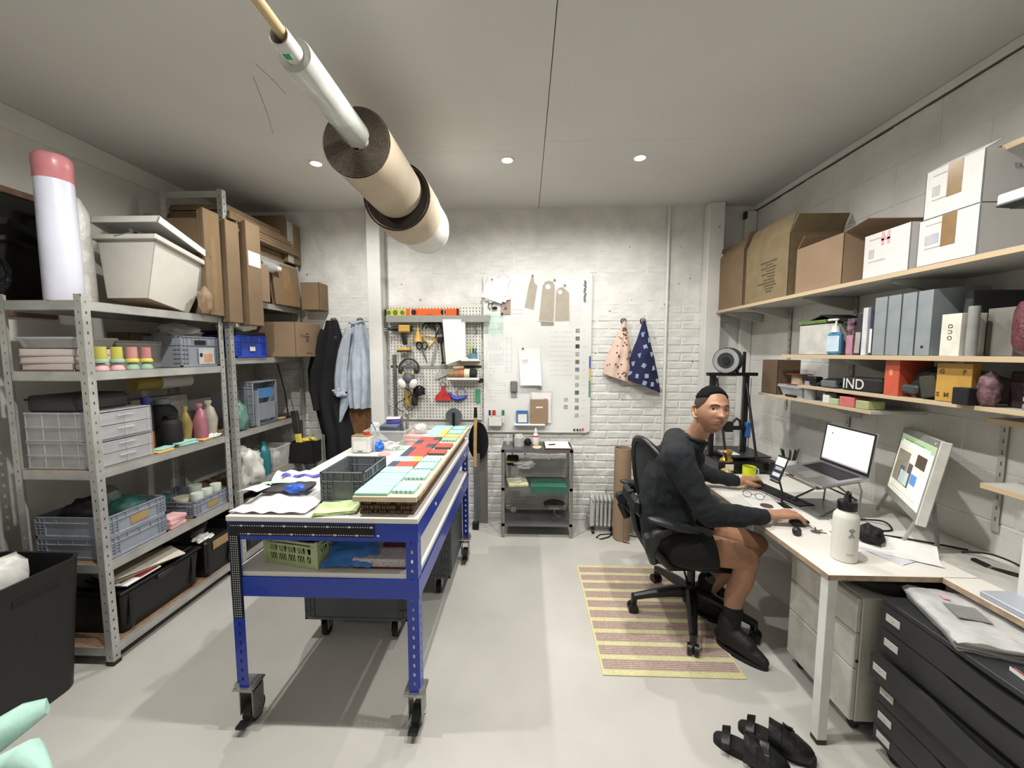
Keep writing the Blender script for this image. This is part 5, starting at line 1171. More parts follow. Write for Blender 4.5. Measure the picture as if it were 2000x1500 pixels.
for k in range(3):
    MB().sheet(lambda u, v: (-.10+u*.20+.02*v, -.003-.004*k-.03*v*v, .17-v*.33-.008*k), 6, 10, .001).build('sheet', PAPER, t)
m = MB()
for k in range(13): m.box(-.065+.002*k, -.01+.002*k-.004*(k % 3), -.0145-.0005*k, -.0138-.0005*k, .06-k*.013, .065-k*.013)
m.build('typed_lines', INKGR, t)['kind'] = 'stuff'
clip(t, -.06, .17); MB().cyl((.09, -.02, -.19), (.09, -.034, -.19), .012, n=12).build('magnet', STEEL, t)
t = thing('plastic_sleeve', 'clear sleeve of papers with a brown notebook in front', 'folder', onboard(.54, .25))
MB().sheet(lambda u, v: (-.10+u*.21, -.005-.006*sin(v*8), .16-v*.32), 6, 8, .002).build('sleeve', FILM, t); MB().box(-.08, .10, -.012, -.010, -.16, .13).build('papers', PAPER, t)
m = MB(); m.box(.03, .06, -.0135, -.012, .06, .075); m.build('red_mark', INKR, t); MB().box(.06, .07, -.0135, -.012, .055, .066).build('dark_mark', INK, t)
clip(t, .0, .175)
t = thing('brown_notebook', 'brown kraft notebook with a white label on white ledge', 'notebook', onboard(.525, .087, .055))
MB().box(-.085, .085, -.006, .006, 0, .235, b=.003).build('cover', CARDL, t); MB().box(-.03, .035, -.0072, -.006, .15, .165, b=.001).build('white_label', LABELW, t)
t = thing('blue_booklet', 'blue and white booklet standing on the whiteboard ledge', 'booklet', onboard(.365, .087, .045))
MB().box(-.057, .057, -.006, .002, 0, .125, b=.002).build('cover', mat('booklet_blue', '#2c6ca8', .5), t); MB().box(-.04, .045, -.0068, -.006, .012, .09).build('white_panel', LABELW, t)
solo('whiteboard_ledge', MB().box(0, .30, -.06, 0, 0, .018, b=.006), WPL, 'white tray ledge fixed to the lower whiteboard', 'ledge', onboard(.285, .068, .026))
t = thing('eraser', 'grey felt board eraser stuck on the whiteboard', 'eraser', onboard(.285, .44))
MB().box(-.033, .033, -.03, -.008, -.055, .055, b=.010).build('grip', mat('eraser_grey', '#6a6a67', .6), t); MB().box(-.03, .03, -.009, 0, -.10, .05, b=.002).build('felt', mat('felt_grey', '#9f9f9c', .9), t)
t = thing('marker_box', 'white magnetic box holding board markers', 'box', onboard(.11, .065))
m = MB(); m.box(-.065, .065, -.055, -.051, 0, .085, b=.001); m.box(-.065, -.061, -.055, 0, 0, .085); m.box(.061, .065, -.055, 0, 0, .085); m.box(-.065, .065, -.055, 0, 0, .004); m.build('holder', WPL, t)
for x, c in ((-.055, mat('dark_purple', '#2c2340', .5)), (-.02, REDP), (-.008, REDP), (.075, mat('marker_teal', '#17606a', .5)), (.068, GREEN)):
    mm = MB(); mm.cyl((x, -.03, .10), (x, -.03, .15), .010, n=10); mm.build('marker_cap', c, t); MB().cyl((x, -.03, .03), (x, -.03, .10), .0095, n=10).build('marker_barrel', WPL, t)
for k, (x, c) in enumerate(((.865, BLACKP), (.895, BLACKP), (.920, mat('magnet_red', '#b02a3c', .4)), (.945, mat('magnet_red', '#b02a3c', .4)))):
    solo('round_magnet', MB().cyl((0, 0, 0), (0, -.010, 0), .010, .009, n=16), c, ('black magnet at the left of the row', 'black magnet, second of the row', 'red magnet, third of the row', 'red magnet nearest the board corner')[k], 'magnet', onboard(x, .01+.006*(k == 3)+.015, .026), 0, 'round magnets in the lower right board corner')
# cloths on hooks
t = thing('dotted_cloth', 'pale peach cloth with brown dots hanging on its hook', 'cloth', (0, 0, 0))
PEACH = mat('peach_cloth', '#d9b8a4', .9, var=.02); f1 = hang([.91, .86, .80, .75, .735], [.93, .965, 1.0, 1.02, 1.02], 1.94, 1.35, YW-.025, .02, 5, 2, depth=.05)
def f1b(u, v): p = f1(u, v); return (p[0], p[1], p[2] + (.10*(1-u)*v - .0*v))
MB().sheet(f1b, 16, 18, .003).build('cloth', PEACH, t, smooth=60)
m = MB(); r_ = random.Random(3)
for k in range(46):
    u, v = r_.uniform(.08, .92), r_.uniform(.1, .97); p = Vector(f1b(u, v)); m.cyl(p+Vector((0, -.0022, 0)), p+Vector((0, -.0042, 0)), .0085, n=9)
m.build('brown_dots', mat('dot_brown', '#5d4030', .8), t)['kind'] = 'stuff'
t = thing('navy_cloth', 'navy cloth with pale blue patches hanging on its hook', 'cloth', (0, 0, 0))
f2 = hang([1.09, 1.05, 1.0, .96, .925], [1.11, 1.155, 1.20, 1.24, 1.27], 1.94, 1.27, YW-.04, .012, 3, 1, depth=.06)
def f2b(u, v): p = f2(u, v); return (p[0], p[1], p[2] + .14*(1-u)*v)
NAVC = mat('navy_print', '#161b4a', .85); MB().sheet(f2b, 14, 18, .003).build('cloth', NAVC, t, smooth=60)
m = MB(); r_ = random.Random(8)
for (u, v) in ((.3, .22), (.75, .28), (.5, .4), (.8, .48), (.3, .55), (.15, .72), (.45, .7), (.8, .68), (.3, .88), (.55, .84), (.12, .9), (.72, .92), (.92, .85), (.5, .96)):
    p = Vector(f2b(u, v)); m.at(p.x, p.y-.004, p.z, ry=r_.uniform(-30, 30)); m.box(-.018, .018, -.001, .001, -.020, .020, b=.0008)
m.at(); m.build('pale_patches', mat('patch_blue', '#8fa5bc', .8), t)['kind'] = 'stuff'

# ================================================================ steel cart by the wall
t = thing('steel_cart', 'small grey steel shelf stand under the whiteboard', 'shelf', (-.21, 3.31, 0))
w, d = .63, .31
for x in (0, w):
    for y in (0, d):
        s = 1 if x == 0 else -1; q = 1 if y == 0 else -1
        m = MB(); m.box(x, x+s*.028, y, y+q*.002, 0, .80); m.box(x, x+s*.002, y, y+q*.028, 0, .80); m.build('leg', STEEL, t)
for z in (.80, .455, .13):
    m = MB(); m.box(.002, w-.002, .002, d-.002, z-.004, z); 
    for a in ((.0, w, 0, .002), (0, w, d-.002, d), (0, .002, 0, d), (w-.002, w, 0, d)): m.box(a[0], a[1], a[2], a[3], z-.025, z+.001)
    m.build('tray', mat('cart_steel', '#77787a', .35, .7, var=.05), t)
m = MB()
for i in range(9): m.box(.04+i*.03, .042+i*.03, d+.002, d+.004, .14, .36)
for i in range(7): m.box(.03, .29, d+.002, d+.004, .15+i*.033, .152+i*.033)
m.build('wire_grid', GALV, t)
CX, CY = -.21, 3.31
zc = .801
bottle('small_bottle', 'small clear bottle with a white pump at the cart back left', .018, .09, (CX+.05, CY+.20, zc), CLEAR, WPL)
t = thing('film_tub', 'clear tub of film with black tape and green lid mark', 'tub', (CX+.15, CY+.14, zc))
MB().lathe([(0, 0), (.046, 0), (.052, .085), (.05, .088), (.044, .004), (0, .004)], 22).build('tub', CLEARW, t); MB().blob((0, 0, .085), (.045, .045, .02), 5, .4).build('film', FILM, t); MB().box(-.052, -.04, -.02, .02, .0, .10, b=.004).build('black_tape', BLACKM, t); MB().box(-.03, .015, -.02, .01, .098, .108, b=.004).build('green_tag', mat('highlighter', '#b9cc22', .4), t)
blobthing('dark_pouch', 'small dark pouch between the tub and white bottle', 'pouch', (CX+.235, CY+.17, zc), (.03, .02, .035), BLACKM, 131, .3)
t = thing('glue_bottle', 'white squeeze bottle with a red band on the steel cart', 'bottle', (CX+.305, CY+.13, zc))
MB().lathe([(0, 0), (.028, 0), (.029, .005), (.029, .095), (.02, .115), (.011, .12)], 20).build('body', WPL, t); MB().lathe([(0, .12), (.014, .12), (.012, .15), (.006, .165), (0, .165)], 14).build('cap', WPL, t); MB().lathe([(.0293, .088), (.0297, .09), (.0297, .098), (.0293, .10)], 20).build('red_band', REDP, t); MB().lathe([(.0292, .01), (.0296, .012), (.0296, .018), (.0292, .02)], 20).build('red_line', REDP, t)
t = solo('tape_ring', MB().tube([(.032*cos(a*pi/10), .032*sin(a*pi/10), .008) for a in range(20)], .009, 8, closed=True), mat('cream_tape', '#d6caa0', .6), 'cream tape ring lying at the front of the cart', 'tape', (CX+.315, CY+.055, zc+.001))
t = thing('clipboard', 'dark red clipboard with printed sheet and pen on the cart', 'clipboard', (CX+.50, CY+.10, zc))
MB().box(-.12, .12, -.10, .17, 0, .012, b=.002).build('board', mat('oxblood', '#4a2622', .5), t); MB().box(-.11, .11, -.09, .16, .012, .016, b=.001).build('sheets', PAPER, t); MB().box(.105, .115, -.06, .10, .012, .02, b=.002).build('clip', BLACKM, t); MB().cyl((-.08, .0, .021), (-.02, .02, .021), .006, n=8).build('pen', BLACKP, t)
solo('white_cup', MB().lathe([(0, 0), (.018, 0), (.022, .02), (.02, .03), (0, .032)], 16), WPL, 'small white cup lid at the back of the cart', 'lid', (CX+.24, CY+.24, zc))
z = .456
t = solo('grey_tin_green', MB().box(-.16, .16, -.09, .11, 0, .022, b=.003), mat('cutting_mat_green', '#1c6450', .6), 'dark green cutting mat hanging over the middle shelf edge', 'mat', (CX+.42, CY+.09, z))
solo('green_flap', MB().box(-.16, .16, -.002, .002, -.045, .02, b=.001), MATS['cutting_mat_green'], 'front flap of green mat over the shelf edge', 'mat', (CX+.42, CY-.006, z))
bpy.data.objects['grey_tin_green'].name = 'cutting_mat'; bpy.data.objects['green_flap'].name = 'mat_strip'
t = thing('soap_block', 'yellowed block wrapped in film on the middle cart shelf', 'block', (CX+.14, CY+.11, z), 8)
MB().box(-.09, .09, -.09, .10, 0, .028, b=.004).build('block', mat('waxy_yellow', '#c9c38c', .5, var=.1, scale=15), t); MB().blob((0, 0, .035), (.06, .06, .012), 3, .4).build('film', FILM, t)
t = thing('tool_pouch', 'black pouch with a yellow band on the cart upper shelf', 'pouch', (CX+.09, CY+.18, .64))
MB().box(-.05, .06, -.04, .04, -.03, .06, b=.012).build('pouch', BLACKM, t); MB().box(-.051, .061, -.041, .041, .0, .02, b=.003).build('yellow_band', mat('level_yellow', '#c9b322', .4), t)
MB().tube([(.0, .04, .05), (0, .08, .10), (0, .10, .158)], .004, 6).build('hanging_strap', BLACKM, t)
blobthing('clear_bag', 'crumpled clear bag hanging under the cart top', 'bag', (CX+.215, CY+.12, .60), (.085, .05, .05), FILM, 133, .5)
t = thing('turntable', 'grey metal turntable on a pedestal on the lowest cart shelf', 'turntable', (CX+.48, CY+.16, .131))
MB().lathe([(0, 0), (.062, 0), (.064, .006), (.02, .02), (.012, .03), (.012, .09), (.03, .10), (.08, .108), (.10, .112), (.101, .124), (.097, .126), (0, .126)], 32).build('pedestal', STEEL, t); MB().lathe([(0, .126), (.095, .126), (.095, .129), (0, .129)], 32).build('rubber_top', mat('grey_rubber', '#5a5a58', .8), t)
blobthing('small_bag', 'small clear bag at the back of the lowest cart shelf', 'bag', (CX+.10, CY+.25, .131), (.03, .03, .025), FILM, 134, .4)

# radiator, cardboard tube, white purifier ---------------------------------------------
t = thing('oil_radiator', 'small white finned oil radiator standing by the wall', 'radiator', (.60, 3.50, 0), -6)
RW = mat('radiator_white', '#b9b8b2', .4, var=.04)
for k in range(6):
    x = .03+k*.037; m = MB()
    m.at(x, 0, 0); 
    for y in (-.05, .05): m.lathe([(.011, .08), (.011, .28)], 12, (0, y, 0), sy=1.4)
    m.blob((0, 0, .305), (.0165, .078, .032), 1, .02, flat=False, n=14); m.blob((0, 0, .075), (.0165, .078, .032), 2, .02, flat=False, n=14)
    m.box(-.004, .004, -.06, .06, .08, .30, b=.002); m.at(); m.build('fin', RW, t)
MB().box(.0, .03, -.06, .06, .05, .34, b=.008).build('end_panel', RW, t)
MB().box(-.025, .012, -.05, .05, .04, .16, b=.018).build('round_end', GREYR, t)
for x in (.03, .20): MB().box(x-.012, x+.012, -.10, .10, .0, .035, b=.008).build('foot', BLACKP, t)
m = MB(); m.tube([(.80, 3.40, .012), (.74, 3.33, .01), (.67, 3.30, .006), (.635, 3.33, .006), (.68, 3.385, .006), (.76, 3.40, .006), (.86, 3.42, .006), (.98, 3.36, .006), (1.04, 3.35, .006)], .005, 6)
solo('power_cable', m, BLACKM, 'black power cable looping on the floor beside the radiator', 'cable')
t = thing('cardboard_tube', 'tall brown cardboard roll standing with red lettering', 'roll', (.855, 3.33, 0))
n = 30; m = MB(); vs = []; fs = []
for r, z in ((.066, .03), (.0735, .02), (.0735, .12), (.073, .5), (.0725, .82), (.069, .822), (.069, .03)):
    for i in range(n): a = 2*pi*i/n; vs.append((r*cos(a), r*sin(a), z + (-.03*max(0, cos(a-.4-pi*1.5)) if z == .02 else 0)))
for j in range(6):
    for i in range(n): fs.append((j*n+i, j*n+(i+1) % n, (j+1)*n+(i+1) % n, (j+1)*n+i))
m.add(vs, fs); m.build('rolled_card', CARDL, t)
MB().box(-.004, .004, -.0745, -.072, .01, .26, b=.001).build('loose_edge', CARD, t)
MB().tube([(.0, -.078, .022), (.03, -.085, .012), (.055, -.098, .003)], [.012, .010, .002], 4).build('torn_corner', CARD, t)
rt = mat('stamp_red', '#b0553c', .8)
for k, ch in enumerate('FRAGILE'):
    a = -pi/2-.03; X = Matrix.Translation((-.022, -.0742, .475-k*.0)) @ Matrix.Rotation(-pi/2, 4, 'Y') @ Matrix.Rotation(pi/2, 4, 'X')
text('FRAGILE', .034, rt, t, Matrix.Translation((-.022, -.0738, .47)) @ Euler((pi/2, pi/2, 0)).to_matrix().to_4x4())
t = thing('air_purifier', 'white cylindrical bin with a dark round top grille', 'purifier', (1.045, 3.44, 0))
MB().lathe([(0, 0), (.078, 0), (.082, .008), (.09, .37), (.088, .385), (.075, .39), (.06, .388), (0, .386)], 34).build('body', mat('gloss_white', '#d2d1cb', .3), t)
MB().lathe([(0, .386), (.048, .3885), (.050, .392), (.0, .394)], 26).build('dark_lens', mat('gloss_dark', '#15181f', .1), t)
for a in range(3): MB().cyl((.025*cos(a*2.1), .025*sin(a*2.1), .394), (.025*cos(a*2.1), .025*sin(a*2.1), .397), .006, n=10).build('button', CHROME, t)
# ================================================================ right side: shelves, desk, drawers
SHW = mat('shelf_white', '#b9b7ae', .5, var=.03)
def wall_shelf(name, label, x0, y0, y1, z, th=.022, x1=X1, brs=()):
    t = thing(name, label, 'shelf', (0, 0, 0))
    MB().box(x0+.003, x1-.004, y0, y1, z-th, z-.0005, b=.0008).build('board', SHW, t)
    MB().box(x0, x0+.0028, y0, y1, z-th, z, b=.0006).build('wooden_edge', WOODP, t)
    for yb in brs:
        m = MB(); m.X = Matrix.Translation((0, yb-.012, z-th-.001)) @ Matrix.Rotation(pi/2, 4, 'X') @ Matrix.Diagonal((1, 1, -1, 1))
        L = x1-x0-.06; m.prism([(x1-.004, 0), (x1-.004-L, 0), (x1-.004-L-.01, -.012), (x1-.004-L+.03, -.022), (x1-.03, -.085), (x1-.004, -.085)], 0, .024); m.build('bracket', SHW, t)
    return t
ZS1, ZS2, ZS3, ZS4 = 2.022, 1.635, 1.437, 1.345
wall_shelf('wall_shelf', 'long top wall shelf with wooden edge carrying the cartons', 1.72, 1.30, 3.60, ZS1, brs=(1.45, 1.95, 2.55, 3.15, 3.5))
wall_shelf('wall_shelf', 'second wall shelf with hand gel, books and boxes', 1.77, 1.25, 2.73, ZS2, brs=(1.68, 2.25))
wall_shelf('wall_shelf', 'third wall shelf with straps and the orange box', 1.80, 1.25, 2.60, ZS3, .018, brs=())
wall_shelf('wall_shelf', 'lower short wall shelf with ribbon spool and clear box', 1.80, 2.05, 3.02, ZS4, .018, brs=(2.45,))
wall_shelf('wall_shelf', 'short high shelf at the upper right picture edge', 1.80, .9, 1.63, 2.43, brs=())
wall_shelf('wall_shelf', 'small low shelf above the second desk at the right', 1.86, .95, 1.60, 1.12, brs=())
wall_shelf('wall_shelf', 'pale shelf end under the third shelf, right edge', 1.88, .95, 1.62, 1.385, brs=())
# slotted uprights
for k, (y, z0, z1) in enumerate(((2.53, 1.0, 2.35), (1.72, .86, 1.37), (3.13, 1.2, 2.0))):
    m = MB(); m.X = Matrix.Translation((X1-.012, y-.014, z0)) @ Matrix.Rotation(pi/2, 4, 'Z') @ Matrix.Diagonal((1, -1, 1, 1)); m.holes(z1-z0, .028, .008, .05, .007, .02)
    solo('slotted_upright', m, SHW, ('slotted upright behind the laptop', 'slotted upright above the monitor cables', 'slotted upright near the corner post')[k], 'bracket', (0, 0, 0), smooth=0)
# cartons on the top shelf
z = ZS1
t = open_box('carton', 'tall brown carton with half open flaps beside the corner post', .33, .40, .46, (1.905, 3.40, z), 0, CARD, CARDD, flaps=((3, .8, -35), (0, .8, 20), (2, .6, -20)))
t = open_box('carton', 'largest brown carton with printed text and raised flaps', .34, .50, .42, (1.915, 2.925, z), 0, mat('cardboard_olive', '#83704c', .85, var=.06), CARDD, flaps=((3, .95, -18), (0, .75, 32), (1, .7, 0)))
txt = mat('carton_ink', '#4d432c', .8)
def wtext(parent, s, size, x, y, z, m, rot=0):
    """lettering on a face looking towards -X"""
    X = Matrix.Translation((x, y, z)) @ Euler((pi/2, 0, -pi/2)).to_matrix().to_4x4() @ Matrix.Rotation(rot, 4, 'Z')
    return text(s, size, m, parent, X)
m = MB(); r_ = random.Random(2)
for k in range(11):
    a = r_.uniform(-.08, -.03); L = r_.uniform(.05, .16)
    q = -a-.16
    while q < -a-.16+L*1.2: m.box(-.1712, -.170, q, q+.012, .27-k*.021, .281-k*.021); q += .017
m.build('printed_text', txt, t)['kind'] = 'stuff'
t = open_box('carton', 'plain mid brown carton with open flaps, third from the post', .33, .37, .285, (1.91, 2.415, z), 0, CARDL, CARDD, flaps=((0, .9, 78), (2, .6, -30)))
CW = mat('carton_white', '#cbc8c6', .7, var=.02)
def white_carton(label, w, d, h, loc, tp, marks=1, opn=False, txt_=None):
    t = open_box('white_carton', label, w, d, h, loc, 0, CW, CARDD, flaps=((3, .9, -92 if not opn else -60), (1, .9, -92 if not opn else -40)) if True else ())
    if tp: MB().box(-w/2-.0014, -w/2-.0002, -.035, .02, h*.35, h, b=.0002).build('brown_tape', TAPE, t)
    m = MB()
    for k in range(2): m.box(-w/2-.001, -w/2-.0002, d/2-.12, d/2-.03, h*(.86-.5*k), h*(.885-.5*k))
    m.box(-w/2-.001, -w/2-.0002, d/2-.06, d/2-.03, h*.45, h*.65); m.build('small_print', mat('pale_print', '#a9a7a4', .7), t)
    return t
t = white_carton('white carton with a pink label beside the brown carton', .30, .24, .215, (1.885, 1.965, z), False)
m = MB()
for a in (-.02, .01): m.box(-.1514, -.1502, a, a+.014, .15, .21)
m.box(-.1514, -.1502, -.02, .024, .17, .18); m.build('pink_label', mat('pink_print', '#d59a9e', .7), t)
t = white_carton('lower white carton with brown tape at the shelf end', .33, .23, .195, (1.895, 1.69, z), True)
MB().box(-.1662, -.1652, .03, .06, .09, .13).build('blue_print', mat('lilac_print', '#a7a6b8', .7), t)
t = white_carton('upper white carton with brown tape and lifted flap', .33, .215, .20, (1.895, 1.683, z+.196), True, opn=True)
X = Matrix.Translation((-.06, -.1085, .125)) @ Euler((pi/2, 0, 0)).to_matrix().to_4x4()
text('TARGET', .026, INKGR, t, X)
t = thing('led_lamp_head', 'white and dark angular lamp head at the right picture edge', 'lamp', (1.60, 1.255, 2.10))
MB().at(rz=0).box(-.11, .14, -.06, .06, .012, .045, b=.004).build('white_housing', mat('glossy_white', '#e9ebee', .3), t); MB().box(-.112, .142, -.062, .062, -.004, .0115, b=.003, taper=.02).build('dark_underside', DGREY, t)
MB().tube([(.13, 0, .03), (.35, 0, .06), (.48, 0, .04)], .01, 8).build('arm', GREYP, t)

# second shelf
z = ZS2
t = open_box('white_box', 'long white open box under the black and green papers', .17, .30, .185, (1.88, 2.455, z), 0, mat('box_white', '#bdbbb2', .6), WPL, flaps=())
solo('dark_papers', MB().sheet(lambda u, v: (-.08+u*.17, -.17+v*.34, .002+.05*(1-abs(v*2-1))), 4, 8, .006), BLACKM, 'black folded card roofed over the white box', 'card', (1.88, 2.43, z+.188))
solo('green_packets', MB().box(-.05, .06, -.12, .12, 0, .022, b=.004), mat('olive_green', '#5d7a2c', .5, var=.2, scale=40), 'green packets lying on top of the white box', 'packets', (1.84, 2.50, z+.190))
t = thing('hand_gel', 'blue pump bottle of hand gel in front of the white box', 'bottle', (1.79, 2.30, z), -70)
MB().box(-.036, .036, -.022, .022, 0, .13, b=.012).build('gel_body', mat('gel_blue', '#3f8fb8', .2, alpha=.95), t)
MB().box(-.03, .034, -.0235, -.0222, .02, .11, b=.001).build('label', mat('label_pale_blue', '#b9cfe0', .5), t); MB().lathe([(0, .125), (.024, .13), (.018, .15), (.018, .165), (0, .166)], 16).build('collar', WPL, t); MB().cyl((0, 0, .16), (0, 0, .20), .005).box(-.045, .012, -.009, .009, .197, .209, b=.004).build('pump', WPL, t)
def book(label, y, w, d, h, m, m2=None, tilt=0, x=1.80):
    t = thing('book', label, 'book', (x+d/2, y, z), 0, 'books standing on the second shelf', tilt)
    MB().box(-d/2, d/2, -w/2, w/2, 0, h, b=.002).build('cover', m, t)
    MB().box(-d/2+.003, d/2-.002, -w/2+.003, w/2-.003, h-.001, h+.0005).build('pages', PAPER, t)
    if m2: MB().box(-d/2-.001, -d/2+.001, -w/2+.002, w/2-.002, h*.05, h*.55, b=.0005).build('spine_print', m2, t)
    return t
book('pink and dark patterned book right of the white box', 2.215, .045, .2, .20, mat('mottled_pink', '#7b5a66', .6, var=.5, scale=25), mat('spine_pink', '#b4778f', .6))
book('dark comic style book with yellow spine spot', 2.165, .035, .2, .225, mat('comic_dark', '#2a2530', .6, var=.3, scale=20), mat('spine_beige', '#a39a93', .6), 2)
book('tall white spined book in the row', 2.125, .03, .21, .25, mat('spine_white', '#c6c8cc', .5))
book('dark blue patterned thin book beside the folders', 2.085, .018, .2, .25, mat('indigo_spine', '#28284a', .6, var=.4, scale=30), LABELW)
FOL = mat('folder_translucent', '#8f989c', .25, alpha=.80, var=.05)
for k in range(4):
    t = thing('magazine_file', ('leftmost', 'second', 'third', 'rightmost')[k] + ' translucent grey magazine file on the second shelf', 'file', (1.78, 2.015-k*.072, z), 0, 'translucent magazine files')
    y0 = -.034; m = MB(); m.X = Matrix.Translation((0, 0, 0)) @ Matrix.Rotation(pi/2, 4, 'X')
    for s in (-.033, .033): m.prism([(0, 0), (.24, 0), (.24, .30), (.20, .31), (.0, .29)], s-.001, s+.001)
    m.X = Matrix.Identity(4); m.box(0, .002, -.034, .034, 0, .29); m.box(0, .24, -.034, .034, 0, .002)
    m.build('file_body', FOL, t)
    MB().box(.01, .22, -.025, .025, .003, .27-.02*k, b=.003).build('folders', mat('blue_grey_files', '#76838f', .6, var=.15, scale=10), t)
    if k == 3: MB().cyl((-.0005, 0, .04), (-.002, 0, .04), .006, n=12).build('rivet', INK, t)
solo('dark_book', MB().box(-.11, .10, -.015, .015, 0, .27, b=.003).at(0, .03, 0, rx=4).box(-.10, .10, -.012, .012, 0, .25, b=.003), mat('charcoal_cover', '#2b2c2e', .7), 'dark books leaning at the right of the magazine files', 'book', (1.955, 1.69, z+.002))
t = thing('perfume_box', 'cream box with three rotated letters on the second shelf', 'box', (1.775, 1.685, z))
MB().box(0, .10, -.04, .035, 0, .175, b=.001).build('box_body', mat('cream_box', '#d8d3c4', .6), t)
X = Matrix.Translation((-.0006, -.009, .065)) @ Euler((pi/2, 0, -pi/2)).to_matrix().to_4x4() @ Matrix.Rotation(pi/2, 4, 'Z')
o = text('O U D', .024, INK, t, X)
solo('grey_tube', MB().cyl((0, 0, 0), (0, 0, .20), .017, n=20), mat('tube_grey', '#8c8d8a', .5), 'slim grey upright tube right of the cream box', 'tube', (1.80, 1.625, z))
solo('grey_box', MB().box(0, .12, -.05, .04, 0, .19, b=.002), mat('taupe_box', '#77746b', .7), 'plain taupe box behind the grey tube', 'box', (1.87, 1.60, z))
t = thing('red_jar', 'dark red glittery vase at the right edge of second shelf', 'vase', (1.86, 1.445, z))
MB().lathe([(0, 0), (.045, 0), (.07, .02), (.080, .05), (.082, .12), (.080, .165), (.072, .19), (.068, .20), (0, .20)], 30).build('vase_body', mat('garnet_glass', '#6b3038', .35, var=.2, scale=60, bump=.7, bscale=90), t)
# third shelf
z = ZS3
t = thing('orange_box', 'upright orange box between the strap and the black case', 'box', (1.81, 1.97, z))
MB().box(0, .16, -.045, .03, 0, .175, b=.001).build('box_body', ORANGE, t); MB().box(-.0008, .0002, -.012, .006, .10, .13, b=.0002).build('small_logo', mat('orange_print', '#e88a5a', .5), t)
t = thing('belt_strap', 'black rolled strap with large white letters IND', 'strap', (1.82, 2.18, z))
MB().box(0, .10, -.15, .10, 0, .075, b=.012).build('strap_roll', mat('strap_black', '#171718', .7, var=.1), t)
X = Matrix.Translation((-.001, .085, .012)) @ Euler((pi/2, 0, -pi/2)).to_matrix().to_4x4()
text('IND', .080, WPL, t, X)
t = thing('black_strap', 'black webbing strap with a grey buckle left of IND', 'strap', (1.83, 2.45, z))
MB().sheet(lambda u, v: (.0+.05*v, -.15+u*.30, .03+.02*sin(u*7)+.0*v), 14, 3, .02).build('webbing', mat('strap_black', '#171718', .7), t); MB().box(-.01, .05, .03, .14, .0, .06, b=.01).build('buckle_case', BLACKP, t); MB().box(-.012, .04, -.13, -.02, .005, .045, b=.006).build('grey_buckle', GREYP, t)
t = thing('black_headset_case', 'rounded black case with a grey latch on the third shelf', 'case', (1.90, 1.82, z))
MB().blob((0, 0, .06), (.08, .095, .09), 3, .08).build('case_shell', BLACKM, t); MB().box(-.088, -.06, .02, .10, .02, .06, b=.01).build('grey_latch', mat('gunmetal', '#4c5456', .4, .5), t)
MB().at(-.075, -.03, .01, rx=-12).box(-.006, .006, -.035, .035, 0, .10, b=.005).build('olive_flap', mat('olive_dark', '#383627', .7), t)
t = thing('yellow_book', 'yellow book cover with letters G F S M', 'book', (1.815, 1.695, z+.002))
MB().box(0, .035, -.07, .065, 0, .165, b=.001).build('cover', mat('cover_yellow', '#c08f12', .5), t)
for ch, yy, zz_ in (('G', .045, .12), ('F', -.045, .12), ('S', .052, .02), ('M', .022, .02)):
    text(ch, .026, mat('cover_brown', '#6a4a08', .6), t, Matrix.Translation((-.0006, yy+.008, zz_)) @ Euler((pi/2, 0, -pi/2)).to_matrix().to_4x4(), bold=.0012)
solo('black_cube', MB().box(-.02, .02, -.03, .03, 0, .07, b=.003), BLACKM, 'small black cube in front of the yellow book', 'box', (1.79+.022, 1.622, z))
bpy.data.objects['black_cube'].location.x = 1.79-.0+.0
blobthing('mauve_bag', 'mauve speckled packet right of the yellow book', 'packet', (1.83, 1.575, z), (.03, .035, .075), mat('mauve_speckle', '#6f4a52', .6, var=.3, scale=60), 141, .15)
solo('dark_red_pack', MB().box(-.04, .05, -.04, .04, 0, .14, b=.008), mat('dark_red_pack', '#3a2324', .6, var=.3, scale=30), 'dark red packet standing behind the mauve one', 'packet', (1.92, 1.52, z))
for k in range(3):
    solo('glass_dish', MB().box(-.08, .06, -.09, .08, 0, .028, b=.008), mat('dish_grey%d' % (k % 2), ('#7f8580', '#a3a69f')[k % 2], .3, var=.05), ('lowest', 'middle', 'topmost')[k] + ' grey green dish stacked at the right edge', 'dish', (1.90, 1.39, z+k*.0285), 3*k, 'stacked grey dishes')
blobthing('straw_bundle', 'ochre woven bundle on top of the grey dishes', 'bundle', (1.90, 1.39, z+.087), (.07, .08, .03), mat('straw', '#7d6a3a', .8, var=.25, scale=50), 143, .2)
# fourth shelf and ribbon
z = ZS4
open_box('brown_box', 'upright brown cardboard box beside the printer', .16, .18, .25, (1.90, 2.93, z), 0, CARDD, CARDD, flaps=())
t = bin_open('clear_box', 'clear lidded box under the red rimmed spool', .16, .24, .075, (1.90, 2.70, z), 0, CLEARW)
MB().blob((0, 0, .03), (.05, .08, .025), 3, .3).build('contents', mat('grey_bits', '#6b6c72', .6, var=.3), t)
MB().box(-.082, .082, -.122, .122, .075, .082, b=.002).build('lid', CLEARW, t)
t = thing('ribbon_spool', 'wooden coloured spool with red flanges on the clear box', 'spool', (1.90, 2.73, z+.083))
MB().lathe([(0, 0), (.075, 0), (.076, .004), (0, .004)], 28).build('flange', mat('spool_red', '#8c2a26', .5), t); MB().lathe([(.0, .004), (.045, .004), (.045, .068), (0, .068)], 24).build('wound_cord', mat('cord_cream', '#bfa882', .7), t); MB().lathe([(0, .068), (.075, .068), (.076, .072), (0, .072)], 28).build('flange', MATS['spool_red'], t)
